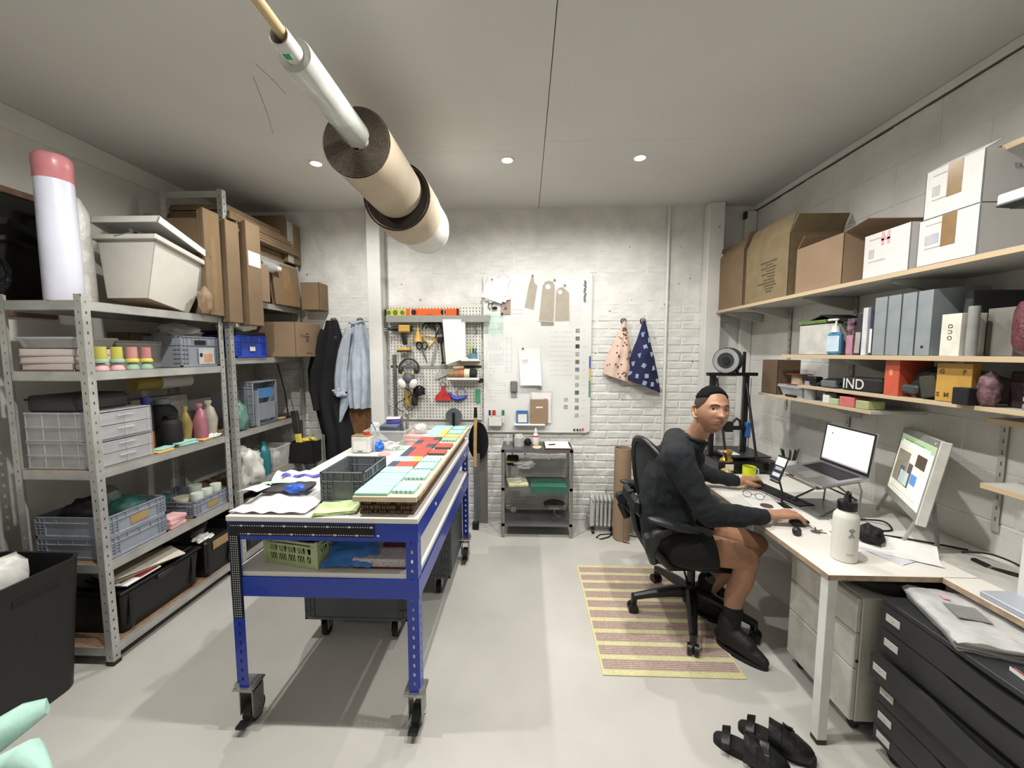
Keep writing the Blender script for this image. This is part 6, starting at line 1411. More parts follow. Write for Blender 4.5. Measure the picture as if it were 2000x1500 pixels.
solo('grey_canister', MB().lathe([(0, 0), (.032, 0), (.033, .06), (.034, .062), (.033, .12), (0, .122)], 20), mat('canister_grey', '#9a9b98', .4), 'grey cylindrical canister between clear box and strap', 'canister', (1.845, 2.545, z))
solo('marker_pen', MB().cyl((0, -.05, 0), (0, .05, 0), .008, n=10), BLACKP, 'black marker lying at the shelf edge before the clear box', 'pen', (1.815, 2.68, z+.009))
for k, (y0, w_, m_, zz_, hh, lb) in enumerate(((2.37, .05, WPL, 0, .05, 'small white box at the left of the coloured blocks'), (2.31, .06, mat('lime_block', '#a9c08a', .6), 0, .035, 'pale green block left of the coral one'), (2.22, .10, mat('coral_block', '#cf5f5f', .6), 0, .055, 'coral red block on the lower shelf'), (2.12, .08, mat('yellow_green_block', '#a8ab72', .6), 0, .045, 'yellowish block at the end of the lower shelf'))):
    solo('coloured_block', MB().box(-.04, .05, -w_/2, w_/2, 0, hh, b=.004), m_, lb, 'block', (1.85, y0, z+zz_), 0, 'coloured blocks on the lower shelf')
solo('black_gadget', MB().box(-.04, .05, -.045, .045, 0, .018, b=.004), BLACKP, 'flat black gadget on top of the pale green block', 'gadget', (1.85, 2.34, z+.0505))

# ---- desk ------------------------------------------------------------------------
ZD = .755
def desk(label, x0, x1, y0, y1, legs):
    t = thing('desk', label, 'desk', (0, 0, 0))
    MB().box(x0+.0015, x1-.006, y0+.0015, y1, ZD-.022, ZD, b=.0006).build('desktop', WLAM, t)
    MB().box(x0, x0+.0014, y0, y1, ZD-.022, ZD-.0004).build('wooden_edge', PLYE, t); MB().box(x0, x1-.006, y0, y0+.0014, ZD-.022, ZD-.0004).build('wooden_edge', PLYE, t)
    for (x, y) in legs:
        o = MB().box(x-.02, x+.02, y-.02, y+.02, .02, ZD-.022, b=.002).build('leg', WHITE, t); MB().box(x-.021, x+.021, y-.021, y+.021, 0, .022, b=.003).build('foot', BLACKP, o)
    MB().box(x0+.05, x0+.075, y0+.05, y1-.05, ZD-.062, ZD-.022, b=.001).build('rail', WHITE, t)
    return t
desk('white desk with a wooden edge where the person works', 1.225, X1, 1.525, 3.42, ((1.252, 1.555), (2.03, 3.36), (1.252, 3.36)))
desk('second white desk running behind the dark drawer unit', 1.665, X1, .60, 1.523, ((2.04, .66),))
# under-desk pedestal
t = thing('drawer_pedestal', 'white mobile drawer pedestal under the desk', 'drawers', (1.40, 1.585, 0))
CRM = mat('pedestal_white', '#bbb8ad', .45, var=.02)
MB().box(.022, .42, 0, .40, .06, .62, b=.003).build('carcass', CRM, t)
for k, (a, b_) in enumerate(((.065, .30), (.305, .46), (.465, .615))):
    o = MB().box(0, .02, .002, .398, a, b_, b=.003).build('drawer', mat('drawer_white', '#c4c2b8', .45), t)
    MB().box(-.003, .002, .10, .30, b_-.02, b_-.004, b=.002).build('finger_pull', CRM, o)
MB().cyl((.012, 0, .34), (.012, -.003, .34), .006, n=10).build('lock', mat('brass_dark', '#5d5038', .4, .8), t)
MB().box(.03, .41, .01, .39, .03, .06, b=.01).build('plinth', BLACKP, t)
for x in (.05, .38):
    for y in (.04, .36): MB().cyl((x-.01, y, .022), (x+.01, y, .022), .022, n=16).build('castor', RUBBER, t)
blobthing('black_cushion', 'black padded bag lying on the pedestal under the desktop', 'bag', (1.62, 1.70, .621), (.20, .15, .055), BLACKM, 151, .1)
# charcoal drawer unit
t = thing('drawer_unit', 'charcoal drawer cabinet with white label holders', 'drawers', (1.445, .78, 0))
CHR = mat('charcoal_lacquer', '#2b2c2e', .5, var=.04)
D_ = .745
MB().box(.022, .498, .002, D_-.002, .055, .6445, b=.002).build('carcass', CHR, t)
MB().box(0, .50, -.004, D_+.004, .645, .665, b=.002).build('top_panel', CHR, t)
hz = [.645, .545, .44, .335, .23, .125, .06]
for k in range(6):
    a, b_ = hz[k+1]+.0025, hz[k]-.0025; off = (0, 0, .035, .0, .0, 0)[k]
    m = MB(); m.X = Matrix.Translation((.0185-off, 0, 0)) @ Matrix.Rotation(pi/2, 4, 'Y') @ Matrix.Rotation(pi/2, 4, 'Z')
    # front panel outline in (y, z), with a curved hand cut-out along the upper edge
    pts = [(.002, a), (D_-.002, a), (D_-.002, b_), (D_*.70, b_)]
    for q in range(1, 10): s = q/10; pts.append((D_*(.70-.40*s), b_-.022*sin(pi*s)))
    pts += [(D_*.30, b_), (.002, b_)]
    m.X = Matrix(((0, 0, 1, -off), (1, 0, 0, 0), (0, 1, 0, 0), (0, 0, 0, 1))); m.prism(pts, 0, .018)
    o = m.build('drawer_front', CHR, t, smooth=0)
    MB().box(.018-off, .021-off, .04, D_-.04, a, b_-.0).build('dark_recess', BLACKM, o)
    h = MB().box(-.003-off, -.0002-off, D_-.075, D_-.018, (a+b_)/2-.012, (a+b_)/2+.018, b=.0012).build('label_holder', mat('holder_white', '#bdbcb4', .5), o)
    MB().box(-.0035-off, -.003-off, D_-.052, D_-.044, (a+b_)/2-.0, (a+b_)/2+.003).build('mark', INKGR, o)
MB().box(.0, .10, .25, .42, .375, .38, b=.002).build('cream_contents', mat('ochre_paper', '#6d6640', .7), t)
for y in (.05, D_-.05):
    for x in (.05, .44): MB().cyl((x-.012, y, .028), (x+.012, y, .028), .028, n=18).build('castor', RUBBER, t)
t = thing('folded_garment', 'grey printed garment folded in plastic on the drawer unit', 'garment', (1.60, 1.35, .666), -20)
for k in range(4):
    MB().sheet(lambda u, v: (-.12+u*.24-.004*k, -.15+v*.30, .006+k*.009+.004*sin(u*5+k)+.005*noise.noise(Vector((u*5, v*5, k)))-.006*(v < .1)), 12, 14, .006).build('folded_layer', mat('garment_grey%d' % (k % 2), ('#8e8d8b', '#a5a39f')[k % 2], .7, var=.05, bump=.3, bscale=18), t, smooth=60)
MB().sheet(lambda u, v: (-.13+u*.26, -.165+v*.33, .044+.006*noise.noise(Vector((u*6, v*6, 9)))-.012*(abs(u-.5) > .46)), 14, 16, .001).build('plastic_wrap', FILM, t, smooth=60)
MB().box(-.06, .03, -.03, .06, .0495, .0505, b=.0003).build('grey_patch', mat('patch_grey', '#7f7e7d', .7), t); MB().box(-.04, -.02, .09, .12, .049, .0500).build('pink_mark', mat('pink_print', '#d59a9e', .7), t)
t = thing('magazine', 'navy magazine with orange stripe lying on the drawer unit', 'magazine', (1.585, 1.02, .6655), -8)
MB().box(-.10, .10, -.14, .14, 0, .014, b=.001).build('pages', PAPER, t); MB().box(-.10, .10, -.1405, .1405, .014, .016, b=.0005).build('cover', mat('magazine_navy', '#1b2233', .4), t)
MB().box(-.055, -.048, -.12, .10, .016, .0165).build('orange_stripe', mat('coral_print', '#d0543c', .5), t); MB().box(-.099, -.094, -.13, .13, .0142, .0167).build('red_edge', MATS['coral_print'], t)
# white tower and blue-grey sheet on second desk
t = thing('white_router', 'white upright router box with a dark top at right edge', 'router', (1.865, 1.285, ZD))
MB().box(-.08, .12, -.10, .115, .0, .235, b=.01).build('shell', WPL, t); MB().box(-.07, .11, -.09, .105, .235, .238, b=.002).build('dark_top', DGREY, t)
t = thing('grey_folder', 'pale blue grey translucent folder on the second desk', 'folder', (1.775, 1.27, ZD))
MB().box(-.10, .02, -.16, .14, 0, .022, b=.003).build('folder', mat('folder_blue', '#a4aab6', .3, var=.03), t); MB().cyl((-.02, -.02, .022), (-.02, -.02, .026), .02, n=18).build('round_sticker', LABELW, t)
solo('paper_sheet', MB().at(rz=4).box(-.13, .10, -.20, .16, 0, .0015), mat('grey_paper', '#b6b3ab', .7), 'large thin grey sheet lying beside the white router', 'sheet', (1.93, 1.60, ZD))

# laptop on its stand ----------------------------------------------------------------
ALU = mat('aluminium', '#a6a6a4', .35, .8, var=.03)
SCRD = mat('screen_glass_black', '#08080a', .2)
def emis(name, col, e): return mat(name, col, .3, var=0, emit=e)
t = thing('laptop', 'open silver laptop with a bright page raised on a stand', 'laptop', (1.68, 2.20, .964), -90, None)
t.rotation_euler = (Matrix((Vector((-.02, -1, 0)), Vector((.981, -.02, .192)), Vector((-.192, .0, .981)))).transposed()).to_euler()
MB().box(-.175, .175, -.123, .123, -.008, .006, b=.004).build('base', ALU, t)
MB().box(-.14, .14, -.005, .105, .0061, .0068, b=.0002).build('keyboard_well', BLACKP, t)
m = MB()
for r in range(6):
    for c in range(14): m.box(-.137+c*.0197, -.120+c*.0197, .0-.001+r*.0175, .013+r*.0175, .0068, .0082, b=.0005)
m.build('keys', mat('key_black', '#1b1b1d', .5), t)['kind'] = 'stuff'
MB().box(-.05, .05, -.105, -.02, .006, .0066, b=.0003).build('trackpad', mat('trackpad', '#949493', .4, .5), t)
o = MB().box(-.175, .175, -.003, .004, 0, .235, b=.003).build('lid', ALU, t); ang = 27.5
o.matrix_local = TR(0, .123, .006, rx=-(ang-11+1.5))
MB().box(-.172, .172, -.0045, -.0032, .004, .232, b=.0008).build('bezel', SCRD, o)
MB().box(-.160, .160, -.0052, -.0046, .020, .222).build('screen', emis('screen_lilac', '#d9d2e6', .42), o)
m = MB(); r_ = random.Random(1)
m.build('screen_header', INK, o) if 0 else None
MB().box(-.160, .160, -.0056, -.0053, .208, .222).build('page_header', emis('screen_cream', '#e4dcc8', .5), o)
m = MB()
for k in range(7): m.box(-.10, -.10+r_.uniform(.05, .18), -.0056, -.0053, .185-k*.018, .188-k*.018)
m.build('page_text', emis('screen_grey', '#c0b8c8', .6), o)['kind'] = 'stuff'
MB().box(-.115, -.108, -.0056, -.0053, .178, .186).build('page_icon', INK, o); MB().box(-.160, .160, -.0056, -.0053, .020, .028).build('dock', emis('dock_grey', '#8a8894', .5), o)
t = thing('laptop_stand', 'aluminium laptop riser with open frame legs', 'stand', (1.70, 2.20, ZD))
MB().box(-.13, .13, -.15, .15, 0, .006, b=.002).build('foot_plate', ALU, t)
m = MB(); m.at(0, 0, .185, ry=-11.1); m.box(-.13, .10, -.13, -.09, -.004, 0, b=.001).box(-.13, .10, .09, .13, -.004, 0, b=.001).box(.06, .10, -.13, .13, -.004, 0, b=.001).box(-.135, -.13, -.12, .12, -.004, .012, b=.001); m.build('tray_frame', ALU, t)
for s in (-1, 1):
    MB().tube([(-.10, s*.12, .004), (.09, s*.12, .10), (-.02, s*.12, .178)], .006, 6).build('strut', mat('dark_alu', '#5c5b57', .4, .7), t)
    MB().tube([(.10, s*.12, .004), (.11, s*.12, .15), (.09, s*.12, .20)], .005, 6).build('rear_strut', ALU, t)
MB().tube([(.09, -.12, .10), (.09, .12, .10)], .005, 6).build('cross_bar', MATS['dark_alu'], t)
# phone
t = thing('smartphone', 'black smartphone leaning on the laptop riser, screen lit', 'phone', (1.477, 2.246, .979))
t.rotation_euler = Matrix((Vector((.233, -.971, -.049)), Vector((.91, .236, -.34)), Vector((.342, .035, .939)))).transposed().to_euler()
MB().box(-.036, .036, 0, .008, -.073, .073, b=.005).build('body', BLACKP, t); MB().box(-.032, .032, -.0006, .0002, -.068, .068, b=.0002).build('screen', emis('phone_dark', '#2a2a2e', .4), t)
MB().box(-.030, .030, -.0010, -.0006, .015, .062).build('call_picture', emis('phone_top', '#cfd0cf', .6), t); MB().box(-.02, .024, -.0010, -.0006, -.012, .006).build('call_picture', emis('phone_mid', '#8d8f96', .5), t); MB().box(-.024, .024, -.0010, -.0006, -.052, -.03).build('call_picture', emis('phone_low', '#a8adb5', .5), t)
solo('phone_holder', MB().tube([(1.50, 2.235, .757), (1.50, 2.24, .84), (1.485, 2.245, .90)], .006, 6).box(1.46, 1.54, 2.20, 2.28, .755, .760, b=.002).tube([(1.465, 2.21, .898), (1.455, 2.28, .898)], .006, 6), BLACKP, 'slim black phone holder in front of the laptop riser', 'stand')
# monitor
C = Vector((1.91, 1.93, 1.07)); u = Vector((-.522, -.852, .037)).normalized(); up = Vector((.154, -.052, .987)).normalized(); back = up.cross(u).normalized()
u = back.cross(up).normalized()*-1 if back.cross(up).dot(u) < 0 else back.cross(up).normalized()
Mx = Matrix((u, -(u.cross(up))*-1, up)).transposed()
nrm = u.cross(up)     # points away from or towards the viewer
f_ = -1 if nrm.dot(Vector((0, 0, 1.65))-C) > 0 else 1
Mx = Matrix((u, nrm*f_, up)).transposed() if f_ == 1 else Matrix((u, -nrm, up)).transposed()
t = thing('monitor', 'desktop monitor in a clear acrylic frame showing photographs', 'monitor', C); t.rotation_euler = Mx.to_euler()
MB().box(-.272, .272, .004, .030, -.19, .185, b=.004).build('back_shell', mat('monitor_white', '#bcbab2', .4), t)
MB().box(-.272, .272, -.006, .004, -.19, .185, b=.002).build('acrylic_front', mat('acrylic_grey', '#8f908a', .15, alpha=.9), t)
MB().box(.2725, .281, -.010, .026, -.195, .19, b=.003).build('side_panel', mat('side_white', '#cdc9c2', .4), t)
MB().box(-.245, .245, -.0075, -.0062, -.150, .155, b=.0003).build('screen', emis('screen_beige', '#d8d6c2', .55), t)
def scr(x0, x1, z0, z1, c, e, nm, d=.0008): MB().box(x0, x1, -.0075-d, -.0075, z0, z1).build(nm, emis('px_'+c[1:], c, e), t)
scr(-.245, .245, .115, .155, '#9dba8a', .45, 'tab_bar'); scr(-.21, .20, .098, .128, '#dfe3d0', .55, 'address_bar', .0012); scr(-.18, .12, .128, .135, '#6f9a5c', .4, 'tab', .0012)
scr(-.22, -.03, -.09, .075, '#8d8270', .35, 'photo'); scr(-.13, -.06, -.06, .0, '#4c5560', .3, 'photo_detail', .0012); scr(-.11, .02, -.085, -.02, '#b8c9c4', .4, 'photo_detail', .0016); scr(-.02, .04, -.09, .03, '#4e4c50', .3, 'photo_detail', .0014)
scr(.06, .19, .03, .09, '#4e3c28', .3, 'photo', .0010); scr(.05, .13, -.06, -.01, '#3f7fc4', .5, 'blue_patch', .0014); scr(-.19, .19, -.125, -.120, '#b9b8a8', .4, 'text_line', .0012); scr(-.15, .19, -.140, -.136, '#b9b8a8', .4, 'text_line', .0012)
MB().cyl((.22, -.0065, .17), (.22, -.009, .17), .005, n=10).build('white_tab', LABELW, t)
for s in (-1, 1): MB().tube([(s*.24, .0, -.19), (s*.24, -.02, -.30)], .008, 8).build('acrylic_foot', mat('acrylic_clear', '#a9aaa4', .1, alpha=.6), t)
MB().tube([(.10, .03, .05), (.14, .12, -.30)], .009, 8).build('easel_leg', mat('acrylic_leg', '#8d8e88', .2), t)
# keyboard, mouse, desk clutter
kx, ky = 1.60, 2.39
t = thing('keyboard', 'full size black and silver keyboard in front of the person', 'keyboard', (1.583, 2.41, ZD), 0)
t.rotation_euler = (0, 0, R(-82+2))
MB().box(-.215, .215, -.06, .06, .002, .012, b=.003).build('chassis', ALU, t); MB().box(-.212, .212, -.057, .057, .012, .014, b=.001).build('key_bed', BLACKP, t)
m = MB()
for r in range(6):
    for c in range(21):
        if c in (15, 17) and r in (2, 3): continue
        m.box(-.208+c*.0199, -.191+c*.0199, -.052+r*.0178, -.037+r*.0178, .014, .0185, b=.001)
m.build('keys', MATS['key_black'], t)['kind'] = 'stuff'
t = thing('computer_mouse', 'black computer mouse under the right hand', 'mouse', (1.425, 1.985, ZD), 4)
MB().blob((0, 0, .016), (.052, .030, .020), 1, .03).build('shell', mat('mouse_black', '#1c1c1e', .35), t)
t = thing('round_puck', 'round black puck shaped gadget lying on the desk edge', 'gadget', (1.335, 1.872, ZD+.018), 30, None, 75)
MB().lathe([(0, -.012), (.018, -.012), (.0225, -.006), (.0225, .008), (.020, .012), (0, .012)], 26).build('cap', BLACKP, t)
t = thing('keys', 'bunch of keys lying near the mouse', 'keys', (1.45, 1.905, ZD))
for k in range(4): 
    m = MB(); m.X = TR(0, 0, .002+.003*k, rz=-20+k*38); m.cyl((-.01, 0, 0), (-.01, 0, .002), .011, n=12); m.box(0, .045, -.003, .003, 0, .002); m.build('key', STEEL if k % 2 else mat('key_brass', '#8a7c5a', .4, .8), t)
t = thing('glasses', 'thin metal spectacles lying beside the keyboard', 'glasses', (1.39, 2.33, ZD+.01), -40)
for s in (-1, 1): MB().tube([(s*.033+.023*cos(a*pi/8), .0, .018+.019*sin(a*pi/8)) for a in range(16)], .0016, 6, closed=True).build('lens_rim', BLACKP, t); MB().tube([(s*.057, 0, .022), (s*.060, .06, .02), (s*.055, .13, .006)], .0016, 6).build('temple', BLACKP, t)
MB().tube([(-.010, 0, .022), (.010, 0, .022)], .0015, 6).build('bridge', BLACKP, t)
t = thing('notebook', 'open white notebook under the spectacles', 'notebook', (1.42, 2.29, ZD), -8)
MB().box(-.09, .075, -.12, .12, 0, .006, b=.001).build('pages', PAPER, t)
solo('brown_coaster', MB().lathe([(0, 0), (.032, 0), (.033, .003), (.031, .005), (0, .005)], 28), mat('leather_brown', '#5f4030', .6), 'round brown leather coaster on the notebook', 'coaster', (1.40, 2.215, ZD+.0065))
t = thing('mug', 'bright yellow mug behind the left hand', 'mug', (1.60, 2.745, ZD))
MB().lathe([(0, 0), (.040, 0), (.043, .004), (.043, .085), (.040, .085), (.039, .008), (0, .008)], 30).build('mug_body', mat('mug_yellow', '#c6d028', .4), t); MB().tube([(.040, 0, .07), (.062, 0, .065), (.066, 0, .04), (.058, 0, .022), (.041, 0, .018)], .005, 8).build('handle', WPL, t); MB().lathe([(0, .07), (.039, .07), (.039, .072), (0, .072)], 24).build('coffee', mat('coffee', '#2c2018', .3), t)
t = thing('snack_bag', 'shiny yellow snack bag standing beside the mug', 'bag', (1.50, 2.86, ZD))
m = MB(); m.lathe([(0, 0), (.05, .0), (.055, .05), (.045, .10), (.02, .13), (.035, .16), (.03, .175), (0, .17)], 16, sy=.7); m.v = [p+Vector((noise.noise(p*20), noise.noise(p*20+Vector((2, 0, 0))), 0))*.016 for p in m.v]; m.build('foil_bag', mat('gold_foil', '#c79a1a', .18, .6, bump=.6, bscale=30), t)
MB().box(-.03, .03, -.045, -.04, .03, .075, b=.004).build('pale_label', LABELW, t)
blobthing('clear_wrapper', 'crumpled clear wrapper beside the yellow snack bag', 'wrapper', (1.455, 2.78, ZD), (.035, .035, .03), mat('amber_film', '#c9a860', .2, alpha=.7, bump=.5), 161, .4)
t = thing('pen_pot', 'white pot of dark pens behind the phone', 'pot', (2.0, 2.93, ZD))
MB().lathe([(0, 0), (.045, 0), (.05, .09), (.047, .09), (.043, .004), (0, .004)], 24).build('pot', WPL, t)
for k in range(8): a = k*2.4; MB().cyl((.02*cos(a), .02*sin(a), .02), (.055*cos(a), .055*sin(a), .15+.012*(k % 3)), .006, n=8).build('pen', (BLACKP, mat('pen_green', '#1f4a2c', .5), BLACKP, DGREY)[k % 4], t)
t = thing('water_bottle', 'large white insulated bottle with a black loop lid', 'bottle', (1.385, 1.655, ZD))
MB().lathe([(0, 0), (.040, 0), (.045, .004), (.0455, .02), (.0455, .185), (.043, .20), (.032, .217), (.030, .222), (0, .222)], 36).build('flask', mat('flask_white', '#d8d5cc', .45, var=.01), t)
MB().lathe([(0, .222), (.0335, .222), (.0345, .226), (.0345, .255), (.031, .26), (0, .26)], 30).build('lid', BLACKP, t); MB().tube([(-.032, 0, .25), (-.036, 0, .268), (-.025, 0, .288), (0, 0, .296), (.025, 0, .288), (.036, 0, .268), (.032, 0, .25)], [.006, .007, .007, .007, .007, .007, .006], 8).build('loop_handle', BLACKP, t)
t.rotation_euler.z = R(38)
m = MB(); yy = -.0462
def bar(x0, z0, x1, z1, r=.0016): m.tube([(x0, yy+ (x0*x0)*11, z0), ((x0+x1)/2, yy+((x0+x1)/2)**2*11, (z0+z1)/2), (x1, yy+(x1*x1)*11, z1)], r, 6)
bar(0, .128, 0, .142); bar(0, .128, -.010, .116); bar(0, .128, .010, .116); bar(-.009, .142, .009, .142, .0014); bar(-.010, .146, 0, .153, .0018); bar(0, .153, .010, .146, .0018)
bar(-.013, .040, .013, .040, .001)
o = m.build('emblem', mat('emblem_grey', '#6c6a66', .5), t); o.rotation_euler.z = R(-70+20)
blobthing('black_sock', 'crumpled black item on the papers behind the bottle', 'cloth', (1.62, 1.80, ZD+.008), (.045, .05, .045), BLACKM, 171, .3)
t = thing('loose_papers', 'spread of crumpled white papers around the black item', 'paper', (1.60, 1.75, ZD))
for k, (x, y, a, w_, d_, c) in enumerate(((.02, -.02, 20, .15, .21, 0), (.06, .06, -30, .15, .21, 0), (.10, -.06, 55, .12, .18, .05))):
    m = MB(); m.X = TR(x, y, .001+.0016*k, rz=a); m.sheet(lambda u, v: (-w_/2+u*w_, -d_/2+v*d_, .0+c*max(0, u-.6)*2+.004*abs(noise.noise(Vector((u*3, v*3, k))))), 8, 8, .001); m.build('sheet', mat('sheet_lilac', '#cfcdd6', .7) if k == 0 else PAPER, t)
MB().at(.12, .18, .004, rz=-10).box(-.05, .05, -.03, .03, 0, .0015).build('yellow_note', mat('note_yellow', '#d8d48c', .7), t); MB().at(.09, .25, .004, rz=-30).box(-.08, .10, -.05, .05, 0, .0015).build('grey_print', mat('blue_print_paper', '#b9bfd0', .6), t)
MB().at(-.10, .03, .004, rz=25).box(-.06, .03, -.008, .008, 0, .006, b=.002).build('navy_pen_case', mat('navy_plastic', '#1b2a78', .4), t)
blobthing('white_wrapper', 'small white crumpled wrapper beside the mouse', 'wrapper', (1.56, 1.90, ZD), (.04, .03, .010), PAPER, 173, .4)
for lb, pts in (('black cable curling behind the laptop riser', [(1.78, 2.05, ZD+.006), (1.86, 2.0, ZD+.02), (1.84, 1.93, ZD+.006), (1.74, 1.93, ZD+.006), (1.70, 2.0, ZD+.006)]),
                ('black cables tangled on the desk behind the monitor', [(1.95, 1.72, ZD+.006), (2.0, 1.66, ZD+.03), (2.03, 1.58, ZD+.02), (1.97, 1.53, ZD+.006), (1.93, 1.60, ZD+.006), (2.02, 1.50, ZD+.006), (2.05, 1.38, ZD+.006)]),
                ('dark cable lying under the monitor', [(1.66, 1.90, ZD+.006), (1.78, 1.86, ZD+.006), (1.90, 1.80, ZD+.006), (2.0, 1.74, ZD+.006)])):
    P = [Vector(p) for p in pts]; Q = []
    for i in range(len(P)-1):
        p0, p1, p2, p3 = P[max(i-1, 0)], P[i], P[i+1], P[min(i+2, len(P)-1)]
        for k in range(6):
            s = k/6; Q.append(.5*((2*p1)+(p2-p0)*s+(2*p0-5*p1+4*p2-p3)*s*s+(3*p1-p0-3*p2+p3)*s**3))
    Q.append(P[-1]); solo('cable', MB().tube(Q, .004, 6), BLACKM, lb, 'cable')
t = thing('cable_plug', 'black cable plug lying at the monitor foot', 'plug', (1.93, 1.63, ZD))
MB().box(-.012, .012, -.03, .03, 0, .014, b=.004).build('plug', BLACKP, t); MB().box(-.005, .005, -.042, -.03, .004, .010).build('pin', STEEL, t)

# 3D printer ---------------------------------------------------------------------------
t = thing('printer_3d', 'black framed desktop 3D printer behind the person', 'printer', (1.62, 3.02, ZD))
EX = mat('extrusion_black', '#0e0e0f', .4)
MB().box(-.20, .24, -.20, .20, .02, .09, b=.004).build('base_frame', EX, t)
for x in (-.19, .23):
    for y in (-.19, .19): MB().cyl((x, y, 0), (x, y, .02), .018, n=14).build('foot', RUBBER, t)
for x in (-.17, .08): MB().box(x-.018, x+.018, -.02, .02, .09, .715, b=.003).build('upright', EX, t)
MB().box(-.215, .16, -.022, .022, .715, .74, b=.003).build('top_bar', EX, t)
MB().box(-.19, .10, -.045, -.018, .30, .33, b=.003).build('gantry_bar', EX, t); MB().box(-.10, -.04, -.085, -.04, .29, .37, b=.008).build('print_head', BLACKP, t)
MB().tube([(-.05, -.09, .37), (-.03, -.10, .40), (.0, -.09, .38), (.01, -.085, .34)], .010, 8).build('fan_duct', BLACKP, t)
MB().box(.075, .11, -.05, .0, .24, .36, b=.006).build('blue_carriage', mat('printer_blue', '#2d5fa8', .4), t)
MB().box(-.13, .20, -.17, .17, .115, .125, b=.002).build('heated_bed', mat('bed_grey', '#2c2d2f', .4), t); MB().box(-.10, .0, -.12, .02, .1255, .127).build('white_sheet', PAPER, t)
MB().box(.14, .23, -.24, -.20, .03, .10, b=.006).build('control_box', EX, t)
for s in (-1, 1): MB().cyl((-.03+.11*s, .0, .70), (-.03+.11*s+.06*s*0-.16*(s > 0)*0, -.19, .10), .009, n=10).build('brace_rod', EX, t)
MB().cyl((.05, -.01, .09), (.05, -.01, .71), .004, n=8).build('lead_screw', CHROME, t); MB().cyl((.115, -.01, .09), (.115, -.01, .70), .003, n=8).build('lead_screw', CHROME, t)
MB().box(.0, .02, -.01, .01, .74, .86, b=.003).build('spool_arm', EX, t); MB().cyl((.06, .0, .74), (.06, .0, .90), .012, n=10).build('rear_post', EX, t)
sp = thing('filament_spool', 'grey filament spool mounted on top of the black printer', 'spool', (1.535, 2.98, 1.588), -25)
m = hollow(-.035, -.029, .098, .028, 40); m.build('flange', mat('flange_dark', '#2e2f30', .4), sp); hollow(.029, .035, .098, .028, 40).build('flange', MATS['flange_dark'], sp)
hollow(-.029, .029, .080, .030, 40).build('filament', mat('filament_grey', '#a5a8a8', .4), sp); hollow(-.038, -.034, .092, .060, 40).build('flange_ring', mat('ring_grey', '#8f9292', .4), sp)
MB().cyl((0, -.045, 0), (0, .045, 0), .027, n=16).build('axle', BLACKM, sp)
sp.rotation_euler = (0, 0, R(-48))
solo('plastic_cover_sheet', MB().box(-.002, .002, -.20, .20, 0, .42, b=.001), mat('clear_sheet', '#b9bab4', .15, alpha=.35), 'clear plastic sheet leaning on the wall beside the printer', 'sheet', (2.06, 2.86, ZD+.002), 0, None, 0, 3)
solo('white_block', MB().box(-.04, .04, -.05, .05, 0, .06, b=.004), WPL, 'small white box on the desk behind the printer', 'box', (1.97, 3.10, ZD))
# rug and shoes -------------------------------------------------------------------------
RUGY = mat('rug_yellow', '#cfc88e', .9, var=.05, scale=80, bump=.4, bscale=200); RUGP = mat('rug_pink', '#b9a294', .9, var=.08, scale=90, bump=.4, bscale=200); RUGR = mat('rug_maroon', '#9c7c74', .9, var=.08, scale=90)
t = thing('striped_rug', 'yellow and dusty pink striped mat under the chair', 'rug', (.40, 1.855, 0))
MB().box(0, .725, 0, 1.02, 0, .006, b=.002).build('backing', RUGY, t)
for k in range(10):
    y0 = .035+k*.0985; MB().box(.012, .713, y0, y0+.068, .006, .0072, b=.0004).build('pink_band', RUGP, t)
    m = MB()
    for q in range(5): m.box(.014, .711, y0+.006+q*.0125, y0+.010+q*.0125, .0072, .0080)
    m.build('maroon_lines', RUGR, t)['kind'] = 'stuff'
def clog(label, x, y, rz, flip=1):
    t = thing('clog', label, 'sandal', (x, y, 0), rz, 'pair of black buckled clogs')
    n = 36; sole = []
    for i in range(n):
        a = 2*pi*i/n; yy = cos(a)*.137; w_ = .040+.010*max(0, min(1, (yy+.02)/.08)) - .004*gs(yy+.02)
        sole.append((sin(a)*w_*(abs(sin(a))**-.25 if abs(sin(a)) > .1 else 1)+.006*flip*(yy > 0), yy))
    MB().prism(sole, 0, .024).build('sole', RUBBER, t, smooth=50)
    MB().prism([(a*.93, b_*.965) for a, b_ in sole], .024, .033).build('footbed', mat('footbed_black', '#161718', .6), t, smooth=50)
    LEA = mat('black_leather', '#0d0e0f', .4, var=.15, bump=.35, bscale=40)
    def up(u, v):
        y = .128-.155*v; hw = (.012+.040*min(1, (v*2.6))**.5); h = .022+.056*v**.7
        return (cos(pi*u)*hw+.006*flip, y, .020+sin(pi*u)**.75*h+.003*noise.noise(Vector((u*6, v*5, flip))))
    MB().sheet(up, 20, 14, .004).build('upper', LEA, t, smooth=70)
    MB().sheet(lambda u, v: (cos(pi*u)*.057+.005*flip, .020+v*.042, .022+sin(pi*u)**.75*(.078-.02*v)), 18, 3, .004).build('strap', LEA, t, smooth=70)
    MB().sheet(lambda u, v: (cos(pi*u)*.053, -.105+v*.030+.05*sin(pi*u)**2*0, .026+sin(pi*u)**.8*.030+.012*v), 14, 3, .004).build('heel_rim', LEA, t, smooth=70)
    m = MB(); m.X = Matrix.Translation((.030*flip, .040, .086)) @ Euler((0, R(38*flip), 0)).to_matrix().to_4x4()
    m.tube([(-.014, -.016, 0), (.014, -.016, 0), (.014, .016, 0), (-.014, .016, 0)], .0026, 6, closed=True); m.tube([(0, -.016, 0), (0, .016, 0)], .002, 6); m.build('buckle', STEEL, t)
    MB().sheet(lambda u, v: (.008*flip+.050*flip*u, .026+v*.030, .101-.045*u**1.6), 8, 3, .003).build('strap_flap', LEA, t, smooth=70)
    return t
